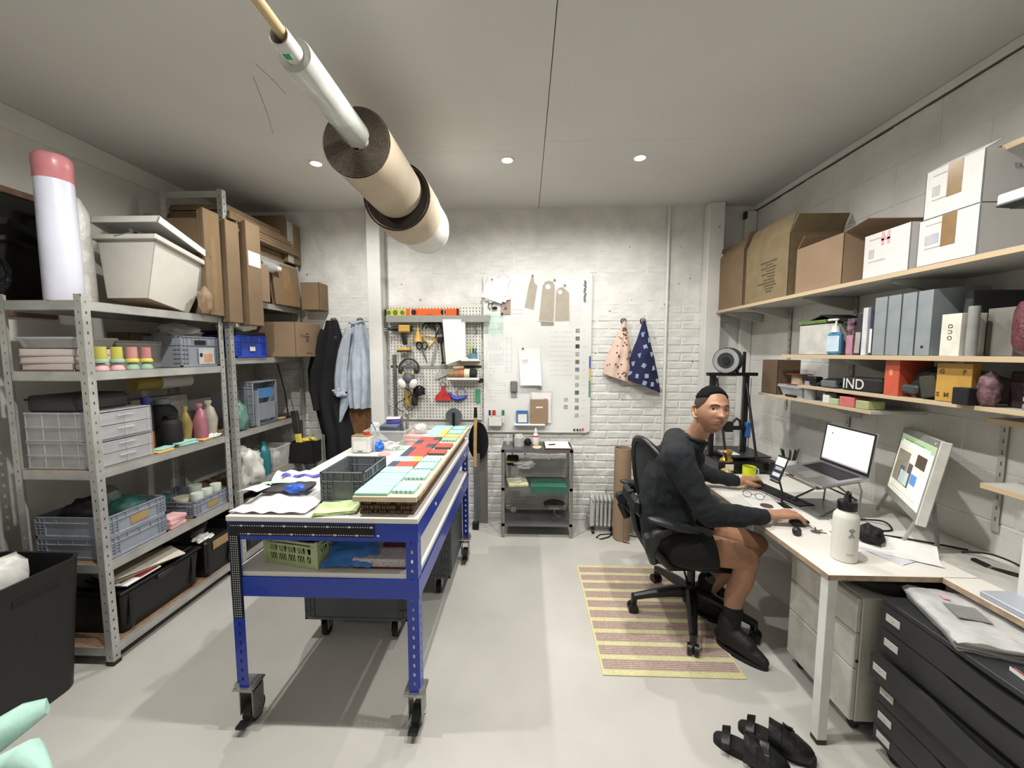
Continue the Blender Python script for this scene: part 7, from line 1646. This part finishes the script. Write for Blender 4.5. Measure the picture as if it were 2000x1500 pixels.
def gs(x): return math.exp(-(x/.03)**2)
clog('left black clog of the pair on the floor', .925, 1.475, -120, 1); clog('right black clog, the one nearer the desk leg', 1.055, 1.525, -124, -1)
# ================================================================ office chair
CX0, CY0 = 1.04, 2.34
t = thing('office_chair', 'black mesh office chair with five castors carrying the person', 'chair', (CX0, CY0, 0))
CHB = mat('chair_black', '#121213', .38, var=.06); CHG = mat('chair_graphite', '#1f2021', .4, var=.05)
for a in (178, 106, 250, 322, 34):
    m = MB(); c, s = cos(R(a)), sin(R(a))
    m.tube([(.02*c, .02*s, .155), (.12*c, .12*s, .15), (.24*c, .24*s, .128), (.345*c, .345*s, .105)], [.040, .034, .026, .022], 10)
    m.cyl((.345*c, .345*s, .07), (.345*c, .345*s, .118), .019, n=12)
    leg = m.build('base_leg', CHB, t)
    for k in (-1, 1):
        w_ = MB().cyl((.352*c-.020*k*s-.009*k*s, .352*s+.020*k*c+.009*k*c, .032), (.352*c-.006*k*s, .352*s+.006*k*c, .032), .031, n=22).build('castor_wheel', CHB, leg)
    MB().box(.352*c-.014, .352*c+.014, .352*s-.014, .352*s+.014, .03, .075, b=.008).build('castor_hood', CHG, leg)
MB().cyl((0, 0, .09), (0, 0, .20), .046, .034, n=20).build('hub', CHB, t)
MB().cyl((0, 0, .19), (0, 0, .36), .024, n=16).build('gas_column', CHG, t)
MB().box(-.17, .14, -.10, .10, .33, .42, b=.035).build('tilt_mechanism', CHB, t)
m = MB(); m.tube([(.02, -.10, .37), (.02, -.19, .36)], .008, 8); m.cyl((.02, -.19, .36), (.02, -.215, .36), .024, n=16); m.build('tension_knob', CHB, t)
m = MB(); m.tube([(-.07, -.05, .34), (-.08, -.14, .29)], .006, 8); m.cyl((-.08, -.14, .29), (-.08, -.16, .28), .020, n=14); m.build('lever_knob', CHB, t)
m = MB()
m.sheet(lambda u, v: (-.29+u*.48, -.24+v*.48, .455+.02*sin(pi*v)*-1+.012*(abs(v-.5)*2)**3-.04*max(0, u-.8)*3+.02*(1-u)), 16, 14, .02); m.build('seat', mat('chair_mesh', '#191a1b', .7, bump=.4, bscale=200), t, smooth=60)
m = MB(); pts = [(-.30, -.22, .475), (-.29, .22, .475), (-.05, .255, .45), (.17, .23, .43), (.205, .12, .42), (.205, -.12, .42), (.17, -.23, .43), (-.05, -.255, .45)]
m.tube(pts, .020, 8, closed=True); m.build('seat_frame', CHB, t, smooth=60)
# backrest, leaning slightly back; local outline in (y, z)
BX, BZ = -.225, .49
def tw(p, a=R(13)): return (BX+(p[0]-BX)*cos(a)-p[1]*sin(a), (p[0]-BX)*sin(a)+p[1]*cos(a), p[2])
out = []
for k in range(28):
    a = 2*pi*k/28; y = .225*cos(a); z = .33+.31*sin(a); w_ = 1-.16*(z < .3)*(.3-z)/.3
    out.append(tw((BX-.10*((z-.1)/.6)-.03*cos(pi*(y/.3)), y*w_, BZ+z)))
MB().tube(out, .021, 8, closed=True).build('back_frame', CHB, t, smooth=60)
def bf(u, v):
    z = .03+v*.60; hw = .225*math.sqrt(max(0, 1-((z-.33)/.31)**2))*(1-.16*(z < .3)*(.3-z)/.3); y = -hw+2*hw*u
    return tw((BX-.10*((z-.1)/.6)-.03*cos(pi*(y/.3)), y, BZ+z))
MB().sheet(bf, 14, 18, .003).build('back_mesh', mat('back_mesh', '#2c2e2f', .8, alpha=.93, var=.05, bump=.4, bscale=200), t, smooth=60)
MB().tube([(-.12, 0, .38), (-.26, 0, .42), (-.345, 0, .56), (-.39, 0, .80)], [.035, .03, .026, .02], 10).build('spine', CHB, t, smooth=60)
MB().box(-.40, -.36, -.16, .16, .70, .80, b=.02).build('lumbar_pad', CHB, t)
for s in (-1, 1):
    y = s*.315
    m = MB(); m.X = Matrix.Translation((-.24, y, .725)) @ Euler((0, R(13), R(4*s))).to_matrix().to_4x4()
    m.blob((0, 0, 0), (.145, .046, .026), 1, .02, flat=False, n=24); m.build('armrest_pad', mat('armrest_rubber', '#1d2023', .45), t, smooth=60)
    MB().tube([(-.33, s*.28, .50), (-.36, y, .58), (-.33, y, .67), (-.26, y, .70)], [.024, .03, .034, .026], 10).build('arm_support', CHB, t, smooth=60)
    MB().tube([(-.36, y, .60), (-.24, s*.28, .47), (-.05, s*.16, .40), (-.02, s*.06, .38)], [.03, .022, .018, .018], 10).build('arm_yoke', CHB, t, smooth=60)
    m = MB(); m.X = TR(-.365, y, .635, rx=90); m.cyl((0, 0, -.03), (0, 0, .03), .036, n=16); m.build('pivot_wheel', CHG, t)

# ================================================================ the person
def remesh(mb, vox, sm, name, m, parent, label=None, iters=0):
    me = bpy.data.meshes.new('tmp'); me.from_pydata(mb.v, [], mb.f); me.update()
    o = bpy.data.objects.new('tmp', me); COL.objects.link(o)
    r = o.modifiers.new('r', 'REMESH'); r.mode = 'VOXEL'; r.voxel_size = vox; r.adaptivity = 0
    if sm: s = o.modifiers.new('s', 'SMOOTH'); s.iterations = sm; s.factor = .5
    bpy.context.view_layer.update()
    me2 = bpy.data.meshes.new_from_object(o.evaluated_get(bpy.context.evaluated_depsgraph_get()))
    bpy.data.objects.remove(o); me2.name = name; me2.materials.clear(); me2.materials.append(m)
    me2.polygons.foreach_set('use_smooth', [True]*len(me2.polygons))
    o = bpy.data.objects.new(name, me2); COL.objects.link(o)
    if parent: o.parent = parent
    return o
def limb(m, pts, rad, n=16, sub=4):
    """rounded chain with hemispherical ends, Catmull-Rom interpolated"""
    P = [Vector(p) for p in pts]; Q = []; Rr = []
    for i in range(len(P)-1):
        p0, p1, p2, p3 = P[max(i-1, 0)], P[i], P[i+1], P[min(i+2, len(P)-1)]
        for k in range(sub):
            s = k/sub; Q.append(.5*((2*p1)+(p2-p0)*s+(2*p0-5*p1+4*p2-p3)*s*s+(3*p1-p0-3*p2+p3)*s**3)); Rr.append(rad[i]+(rad[i+1]-rad[i])*s)
    Q.append(P[-1]); Rr.append(rad[-1])
    d0 = (Q[1]-Q[0]).normalized(); d1 = (Q[-1]-Q[-2]).normalized()
    A = [Q[0]-d0*Rr[0]*sin(a) for a in (1.45, 1.1, .7, .35)]; ra = [Rr[0]*cos(a) for a in (1.45, 1.1, .7, .35)]
    B = [Q[-1]+d1*Rr[-1]*sin(a) for a in (.35, .7, 1.1, 1.45)]; rb = [Rr[-1]*cos(a) for a in (.35, .7, 1.1, 1.45)]
    m.tube(A+Q+B, ra+Rr+rb, n)
def ell(m, c, s, rot=None, n=22):
    X = m.X; m.X = X @ Matrix.Translation(c) @ (rot.to_4x4() if rot else Matrix.Identity(4)); m.blob((0, 0, 0), s, 1, 0, flat=False, n=n); m.X = X

SKIN = mat('skin', '#a3795f', .5, var=.04, scale=25, bump=.05, bscale=120)
SKIN.node_tree.nodes['Principled BSDF'].inputs['Subsurface Weight'].default_value = .08
SWEAT = mat('dark_teal_sweatshirt', '#0a1117', .9, var=.08, scale=10, bump=.25, bscale=60)
SHORT = mat('black_shorts', '#09090a', .9, var=.1, bump=.2, bscale=50)
person = thing('person', 'seated person in a dark sweatshirt and shorts turning towards the camera', 'person', (.85, 2.2, 0))
def loc(p): return (p[0]-.85, p[1]-2.2, p[2])
def L_(*ps): return [loc(p) for p in ps]
body = MB()
HC = Vector(loc((.985, 2.055, 1.345)))        # head centre
# torso core (kept inside the clothes), neck
limb(body, L_((.85, 2.21, .58), (.83, 2.21, .75), (.86, 2.21, .95), (.905, 2.19, 1.08)), [.115, .105, .12, .095])
limb(body, L_((.90, 2.18, 1.08), (.935, 2.14, 1.17), (.965, 2.085, 1.27)), [.066, .055, .054])
limb(body, L_((.83, 2.04, 1.10), (.93, 2.38, 1.11)), [.055, .055])
RSH, RE, RW_ = (.80, 2.0, 1.105), (.93, 1.915, .835), (1.262, 1.985, .797)
LSH, LE, LW = (.94, 2.39, 1.105), (1.13, 2.55, .87), (1.40, 2.50, .805)
limb(body, L_(RSH, RE), [.045, .038]); limb(body, L_(RE, (1.10, 1.95, .815), RW_), [.038, .034, .026])
limb(body, L_(LSH, LE), [.045, .038]); limb(body, L_(LE, (1.27, 2.53, .83), LW), [.038, .034, .026])
RH, RK, RA = (.86, 2.11, .57), (1.195, 2.035, .535), (1.145, 2.06, .13)
LH, LK, LA = (.87, 2.31, .57), (1.365, 2.23, .53), (1.13, 2.34, .13)
limb(body, L_(RH, (1.03, 2.07, .565), (1.14, 2.045, .552), RK), [.095, .084, .070, .058]); limb(body, L_(RK, (1.185, 2.045, .42), (1.158, 2.065, .30), RA), [.056, .056, .050, .034])
ell(body, loc((1.205, 2.03, .535)), (.052, .052, .058))
limb(body, L_(LH, (1.08, 2.28, .565), (1.28, 2.24, .545), LK), [.095, .084, .070, .058]); limb(body, L_(LK, (1.30, 2.27, .40), (1.20, 2.32, .25), LA), [.056, .056, .045, .034])
for A in (RA, LA): limb(body, L_(A, (A[0]+.01, A[1]-.01, .085)), [.030, .030])
# hands: palm and five separate bent fingers
def hand(m, wrist, fwd, side, curl, spread=.10, up=Vector((0, 0, 1)), mouse=False):
    W = Vector(loc(wrist)); f = Vector(fwd).normalized(); s = Vector(side); s = (s-f*s.dot(f)).normalized(); u = f.cross(s); u = u if u.z > 0 else -u
    S = 1.12
    limb(m, [W, W+f*.03*S], [.025, .027])
    for k in (-1.3, -.45, .45, 1.3): limb(m, [W+f*.012*S+s*k*.010, W+f*.088*S+s*k*.0215*S+u*(.010-.003*abs(k))], [.0185, .0145], n=12)
    for k, (o, L1) in enumerate(((1.35, .068), (.47, .078), (-.42, .074), (-1.28, .060))):   # index .. little
        b0 = W+f*.088*S+s*o*.0215*S+u*(.010-.003*abs(o)); d = (f+s*o*spread).normalized(); c = curl[k]; L1 *= S
        j1 = b0+(d*cos(c*.25)-u*sin(c*.25))*L1*.45+u*.003; j2 = j1+(d*cos(c*.95)-u*sin(c*.95))*L1*.32; j3 = j2+(d*cos(c*1.35)-u*sin(c*1.35))*L1*.28
        limb(m, [b0, j1, j2, j3], [.0122, .0106, .0095, .0080], n=12, sub=3)
        MB_N.append((j3, (d*cos(c*1.35)-u*sin(c*1.35)).normalized(), s, u))
    tb = W+f*.022+s*.026-u*.002; t1 = tb+(f*.55+s*.8-u*.15).normalized()*.038; t2 = t1+(f*.85+s*.30-u*.28).normalized()*.033; t3 = t2+(f*.95+s*.02-u*.25).normalized()*.026
    limb(m, [tb, t1, t2, t3], [.0175, .0140, .0120, .0098], n=12, sub=3)
MB_N = []
# right hand on the mouse: palm down, thumb towards the far side (+Y)
t1 = hand(body, (1.272, 1.986, .806), (1, .02, .0), (0, 1, 0), (.62, .55, .60, .75), .22, mouse=True)
# left hand on the keyboard: thumb towards the near side (-Y)
t2 = hand(body, (1.412, 2.505, .808), (.86, .50, -.03), (.5, -.86, 0), (.62, .66, .66, .7), .18)
NAIL = mat('nail', '#b58c78', .35, var=0)
for (j3, d_, s_, u_) in MB_N:
    nd = (u_*(1-abs(d_.dot(u_)))+d_*.0+u_*.2); nd = (u_-d_*d_.dot(u_)).normalized()
    m = MB(); m.X = Matrix((d_, s_, nd)).transposed().to_4x4(); m.X.translation = j3+nd*.0066+d_*.001; m.blob((0, 0, 0), (.0062, .0048, .0014), 1, 0, flat=False, n=10); m.build('fingernail', NAIL, person, smooth=60)
# head ---------------------------------------------------------------------------
yaw = R(4); pitch = R(-9); roll = R(4)
HX = Matrix.Translation(HC) @ Euler((0, 0, yaw)).to_matrix().to_4x4() @ Euler((pitch, roll, 0)).to_matrix().to_4x4()
def gauss(x, s): return math.exp(-(x/s)**2)
def headsurf(th, ph, off=0):
    """th polar from the crown, ph azimuth with 0 at the face (-y)"""
    z = cos(th); sx = sin(th)*sin(ph); sy = -sin(th)*cos(ph)
    fr = max(0, cos(ph))                      # front weight
    a, b_, c = .0785, .100, .125
    x = a*sx; y = b_*sy; zz = c*z*(1.0 if z > 0 else .98)
    if zz < 0:                                 # jaw taper
        k = -zz/c; x *= 1-.26*k**1.6; 
        if y > 0: y *= 1-.50*k**1.3
        else: y = y*(1-.04*k)
    if zz > 0: x *= 1+.02*zz/c
    if y < 0: y *= .94 if abs(zz) < .2 else 1   # flatten the face
    if y < 0:
        # face plane flattening
        y = -abs(y)**.92*(.098**.08)
    d = 0
    X = x/.0765; Z = zz
    if cos(ph) > 0:
        d += .007*gauss(Z-.022, .012)*gauss(abs(x)-.020, .030)*1.0          # brow ridge
        d -= .0125*gauss(Z-.003, .012)*gauss(abs(x)-.032, .016)             # eye sockets
        d += .006*gauss(Z+.028, .018)*gauss(abs(x)-.042, .018)              # cheek bones
        nz = max(0, min(1, (.012-Z)/.048)) if Z > -.038 else max(0, 1-(-.038-Z)/.007)
        d += (.003+.0225*nz**1.25)*gauss(x, .0095+.0055*nz)*(1 if Z < .02 else gauss(Z-.02, .01))   # nose
        d += .007*gauss(abs(x)-.013, .0065)*gauss(Z+.032, .008)            # nostril wings
        d += .0055*gauss(Z+.062, .016)*gauss(x, .030)                        # muzzle
        d += .0045*gauss(Z+.0585, .0045)*gauss(x, .020) + .005*gauss(Z+.070, .0055)*gauss(x, .017)   # lips
        d -= .005*gauss(Z+.0643, .0022)*gauss(x, .022)
        d -= .004*gauss(Z+.081, .006)*gauss(x, .022)
        d += .009*gauss(Z+.102, .014)*gauss(x, .024)                         # chin
        d -= .003*gauss(x, .003)*gauss(Z+.050, .006)
    y -= d
    p = Vector((x, y, zz))
    if off: n = Vector((x/a**2, y/b_**2, zz/c**2)).normalized(); p += n*off
    return p
hd = MB(); NT, NP = 110, 120
for j in range(NT+1):
    for i in range(NP): hd.v.append(headsurf(.004+(pi-.008)*j/NT, 2*pi*i/NP))
for j in range(NT):
    for i in range(NP): a = j*NP+i; b_ = j*NP+(i+1) % NP; hd.f.append([a, a+NP, b_+NP, b_]); hd.m.append(0)
hd.f.append(list(range(NP))[::-1]); hd.f.append([NT*NP+i for i in range(NP)]); hd.m += [0, 0]
for s in (-1, 1):                              # ears
    X = hd.X; hd.X = Matrix.Translation((s*.077, .010, -.012)) @ Euler((R(-8), R(0), R(s*22))).to_matrix().to_4x4()
    hd.tube([(s*.007, .004, .036), (s*.014, .022, .028), (s*.015, .026, .0), (s*.008, .014, -.024), (s*.001, .0, -.034)], [.005, .007, .007, .0075, .007], 10)
    hd.blob((s*.002, .006, 0), (.006, .014, .026), 1, 0, flat=False, n=12); hd.X = X
HV = [HX @ p for p in hd.v]; n0 = len(body.v); 
body_o = remesh(body, .0048, 3, 'tmpbody', SKIN, None)
# join: refine the head separately (finer voxel), then merge all into one continuous body by a last fine remesh of the upper part
full = MB(); me = body_o.data
full.v = [v.co.copy() for v in me.vertices] + HV; full.f = [list(p.vertices) for p in me.polygons] + [[n_+len(me.vertices) for n_ in f] for f in hd.f]
bpy.data.objects.remove(body_o)
o = remesh(full, .0030, 2, 'body', SKIN, person)
# face details as parts
def onface(x, z, lift=0):
    """point on the face at local x, z"""
    best = None
    for k in range(-60, 61):
        ph = k*.02
        for th in (math.acos(max(-1, min(1, z/.125))),):
            p = headsurf(th, ph)
            if best is None or abs(p.x-x) < abs(best.x-x): best = p
    return best + Vector((0, -lift, 0))
EW = mat('eye_white', '#cfc8c0', .2, var=0); IR = mat('iris_dark', '#150d08', .08, var=0); HAIR = mat('black_hair', '#090706', .95, var=.2, bump=.25, bscale=300, spec=.2); BROW = mat('brow_hair', '#1c120d', .8, var=0); LIP = mat('lips', '#8a4c42', .5, var=.05)
for s in (-1, 1):
    c = onface(s*.032, .003); e = Vector((c.x, c.y+.0095, c.z))
    m = MB(); m.X = HX; ell(m, e, (.0140, .0118, .0118), n=20); eye = m.build('eye', EW, person, smooth=60)
    g = Vector((.0, -.0105, .0012)); m = MB(); m.X = HX @ Matrix.Translation(e+g) ; m.blob((-.0015, .0, 0), (.0066, .0026, .0066), 1, 0, flat=False, n=14); m.build('iris', IR, eye, smooth=60)
    # lids
    for up_, z0, z1, dz in ((1, .0055, .0115, 0), (-1, -.0050, -.0095, 0)):
        m = MB(); m.X = HX
        def lid(u, v):
            a = -1.15+2.3*u; zz_ = (z0+(z1-z0)*v)*max(.05, cos(a*.95)); rr_ = .0135
            return (e.x+rr_*sin(a)*1.12, e.y-.0128*cos(a)*math.sqrt(max(.08, 1-(zz_/.0135)**2))-.0004, e.z+zz_)
        m.sheet(lid, 12, 4, .0014); m.build('eyelid', SKIN, person, smooth=60)
    m = MB(); m.X = HX
    m.tube([onface(s*x_, z_, .0004) for x_, z_ in ((.014, .0195), (.022, .0225), (.032, .0245), (.042, .0225), (.050, .018))], [.0022, .0034, .0034, .0028, .0014], 8); m.build('eyebrow', BROW, person, smooth=60)
m = MB(); m.X = HX; m.tube([onface(x_, -.0588+.0012*(abs(x_) > .003)-.0038*(abs(x_)/.022)**2, -.0010) for x_ in (-.023, -.015, -.008, -.003, 0, .003, .008, .015, .023)], [.001, .0028, .0036, .0036, .0032, .0036, .0036, .0028, .001], 8); m.build('upper_lip', LIP, person, smooth=60)
m = MB(); m.X = HX; m.tube([onface(x_, -.0700+.005*(abs(x_)/.022)**2, -.0014) for x_ in (-.022, -.014, -.006, 0, .006, .014, .022)], [.001, .0032, .0046, .005, .0046, .0032, .001], 8); m.build('lower_lip', LIP, person, smooth=60)
m = MB(); m.X = HX; m.tube([onface(x_, -.0645+.001*(abs(x_)/.02), -.0022) for x_ in (-.020, -.01, 0, .01, .020)], [.0008, .0022, .003, .0022, .0008], 8); m.build('mouth', mat('mouth_dark', '#2a1210', .6, var=0), person, smooth=60)
# hair: short crop; upper cap dark, faded sides
def hairline(ph):
    a = abs((ph+pi) % (2*pi)-pi)             # 0 front .. pi back
    if a < .70: return .084-.010*(a/.7)**2
    if a < .98: return .074-(a-.70)/.28*.040
    if a < 1.30: return .034-(a-.98)/.32*.024
    if a < 1.62: return .010-(a-1.30)/.32*.014
    return -.004-(a-1.62)/1.5*.060
def cap(z_of, off, name, m_, nt=26):
    m = MB(); m.X = HX; n = 72; vs = []; fs = []
    for j in range(nt+1):
        for i in range(n):
            ph = 2*pi*i/n; te = math.acos(max(-1, min(1, z_of(ph)/.125))); t_ = .01+(te-.01)*j/nt; o_ = off*(1 if j < nt-1 else (.45 if j == nt-1 else -.1))
            vs.append(headsurf(t_, ph, o_*(1+.25*noise.noise(Vector((ph*9, t_*20, 0))))))
    for j in range(nt):
        for i in range(n): a = j*n+i; b_ = j*n+(i+1) % n; fs.append((a, a+n, b_+n, b_))
    fs.append(tuple(range(n))[::-1]); m.add(vs, fs); return m.build(name, m_, person, smooth=80)
cap(lambda ph: max(hairline(ph), .058), .0070, 'hair', HAIR)
cap(hairline, .0022, 'faded_hair', mat('faded_hair', '#33251c', .85, var=.1, scale=60, alpha=.82))
# stubble: thin slightly darker shell on the jaw
m = MB(); m.X = HX; vs = []; fs = []; nu, nv = 40, 14
m.sheet(lambda u, v: headsurf(math.acos(max(-1, min(1, (-.078-.034*v+.05*(abs(u-.5)*2)**2*(1-v*.6))/.125))), -1.5+3.0*u, .0004), nu, nv, .0004); m.build('stubble', mat('stubble', '#7c5a48', .7, alpha=.09, var=.15, scale=150), person, smooth=80)

# sweatshirt
sw = MB()
limb(sw, L_((.845, 2.21, .60), (.815, 2.21, .74), (.845, 2.21, .92), (.90, 2.195, 1.05)), [.150, .148, .155, .115], n=24)
ell(sw, loc((.84, 2.21, .97)), (.118, .205, .15)); ell(sw, loc((.835, 2.21, .72)), (.135, .185, .13)); ell(sw, loc((.85, 2.2, .60)), (.14, .19, .08))
limb(sw, L_((.80, 2.02, 1.085), (.87, 2.19, 1.115), (.925, 2.37, 1.095)), [.082, .085, .078], n=20)
limb(sw, L_((.885, 2.17, 1.08), (.930, 2.138, 1.148)), [.098, .070], n=20)
limb(sw, L_(RSH, (.855, 1.955, .97), RE), [.078, .070, .062], n=18); limb(sw, L_(RE, (1.04, 1.935, .822), (1.15, 1.955, .812), (1.238, 1.978, .803)), [.062, .058, .050, .037], n=18)
limb(sw, L_(LSH, (1.03, 2.48, .98), LE), [.076, .068, .060], n=18); limb(sw, L_(LE, (1.24, 2.54, .838), (1.375, 2.507, .812)), [.060, .052, .036], n=18)
def wrinkle(v):
    p = v.copy(); n_ = noise.noise(p*9)+.6*noise.noise(p*21+Vector((3, 0, 0)))
    return n_
so = remesh(sw, .0075, 5, 'sweatshirt', SWEAT, person)
me = so.data; nrm = [v.normal.copy() for v in me.vertices]
HCz = Vector(loc((.95, 2.12, 1.19)))
for v, n_ in zip(me.vertices, nrm):
    p = v.co; w_ = noise.noise(Vector((p.x*9, p.y*9, p.z*16)))*.008 + (abs(noise.noise(Vector((p.x*13+p.z*9, p.y*8, p.z*15-p.x*11+4))))-.25)*.010 + noise.noise(Vector((p.x*34, p.y*24, p.z*36)))*.0015
    v.co = p + n_*w_
me.update()
# neckline and cuffs
MB().tube([Vector(loc((.944, 2.128, 1.166)))+Vector((.060*cos(a*pi/10), .064*sin(a*pi/10), -.020*cos(a*pi/10)+.004)) for a in range(20)], .0085, 8, closed=True).build('collar', mat('collar_rib', '#080e13', .9), person, smooth=60)
def cuff(c, d, r):
    d = Vector(d).normalized(); m = MB(); c = Vector(loc(c)); m.tube([c-d*.022, c-d*.018, c+d*.012, c+d*.016], [r*.92, r*1.06, r, r*.86], 18); m.build('cuff', MATS['collar_rib'], person, smooth=60)
cuff((1.240, 1.979, .802), (1, .07, -.03), .036); cuff((1.378, 2.508, .812), (.9, -.2, -.1), .035)
# shorts
sh = MB()
ell(sh, loc((.855, 2.21, .575)), (.165, .195, .115))
limb(sh, L_((.86, 2.11, .575), (.95, 2.085, .575), (1.035, 2.065, .572)), [.118, .112, .100], n=22); limb(sh, L_((.88, 2.31, .575), (1.0, 2.29, .575), (1.12, 2.27, .57)), [.118, .112, .098], n=22)
o = remesh(sh, .0075, 4, 'shorts', SHORT, person)
# cut the rounded ends into straight hems
bmh = bmesh.new(); bmh.from_mesh(o.data)
for (pt, d) in ((loc((1.045, 2.06, .57)), (1, -.18, .10)), ):
    pass
bmh.free()
me = o.data
for v in me.vertices:
    p = v.co
    for (c, d, ymin, ymax) in ((Vector(loc((1.035, 2.06, .57))), Vector((1, -.18, .18)).normalized(), -9, 0.0), (Vector(loc((1.115, 2.27, .57))), Vector((1, -.15, .1)).normalized(), 0.0, 9)):
        if ymin <= p.y < ymax:
            k = (p-c).dot(d)
            if k > 0: p = p-d*k*.93
    v.co = p
    w_ = noise.noise(Vector((p.x*12, p.y*12, p.z*18+7)))*.004; v.co = p+Vector((0, 0, w_))
me.update()
# socks and high black shoes
SHOE = mat('black_shoe', '#0c0c0d', .6, var=.15, bump=.4, bscale=40); SOLE = mat('shoe_sole', '#141210', .7)
for A, d in ((RA, Vector((.62, -.78, 0))), (LA, Vector((.8, -.6, 0)))):
    d = d.normalized(); A_ = Vector(loc(A)); sm = MB()
    limb(sm, [A_+Vector((.008, 0, .10)), A_+Vector((.0, 0, .02)), A_+d*.0+Vector((0, 0, -.04))], [.050, .046, .044], n=16)
    so_ = remesh(sm, .006, 2, 'sock', mat('black_sock', '#0e0e0f', .95, bump=.4, bscale=90), person)
    sm = MB(); base = Vector((A_.x, A_.y, 0))
    limb(sm, [base-d*.045+Vector((0, 0, .062)), base+d*.03+Vector((0, 0, .062)), base+d*.11+Vector((0, 0, .050)), base+d*.165+Vector((0, 0, .036))], [.040, .046, .042, .028], n=16)
    limb(sm, [base-d*.02+Vector((0, 0, .07)), base-d*.01+Vector((0, 0, .16))], [.052, .054], n=16); limb(sm, [base+d*.02+Vector((0, 0, .10)), base+d*.09+Vector((0, 0, .075))], [.050, .044], n=16)
    sv = remesh(sm, .006, 2, 'shoe', SHOE, person)
    for v in sv.data.vertices: v.co.z = max(v.co.z, .018)
    s_ = d.cross(Vector((0, 0, 1))); pl = []
    for k in range(24):
        a = 2*pi*k/24; q = base+d*(.058+.132*cos(a))+s_*(.046*sin(a)*(1-.1*cos(a))); pl.append((q.x, q.y))
    MB().prism(pl, 0.0, .020).build('sole', SOLE, sv, smooth=50)
    m = MB()
    for k in range(4):
        q = base+d*(.03+.026*k)+Vector((0, 0, .104-.009*k)); m.tube([q-s_*.026, q+Vector((0, 0, .006)), q+s_*.026], .0034, 6)
    m.tube([base+d*.03+Vector((0, 0, .115))+s_*a_ for a_ in (-.03, 0, .02)], .006, 6); m.build('laces', BLACKM, sv)
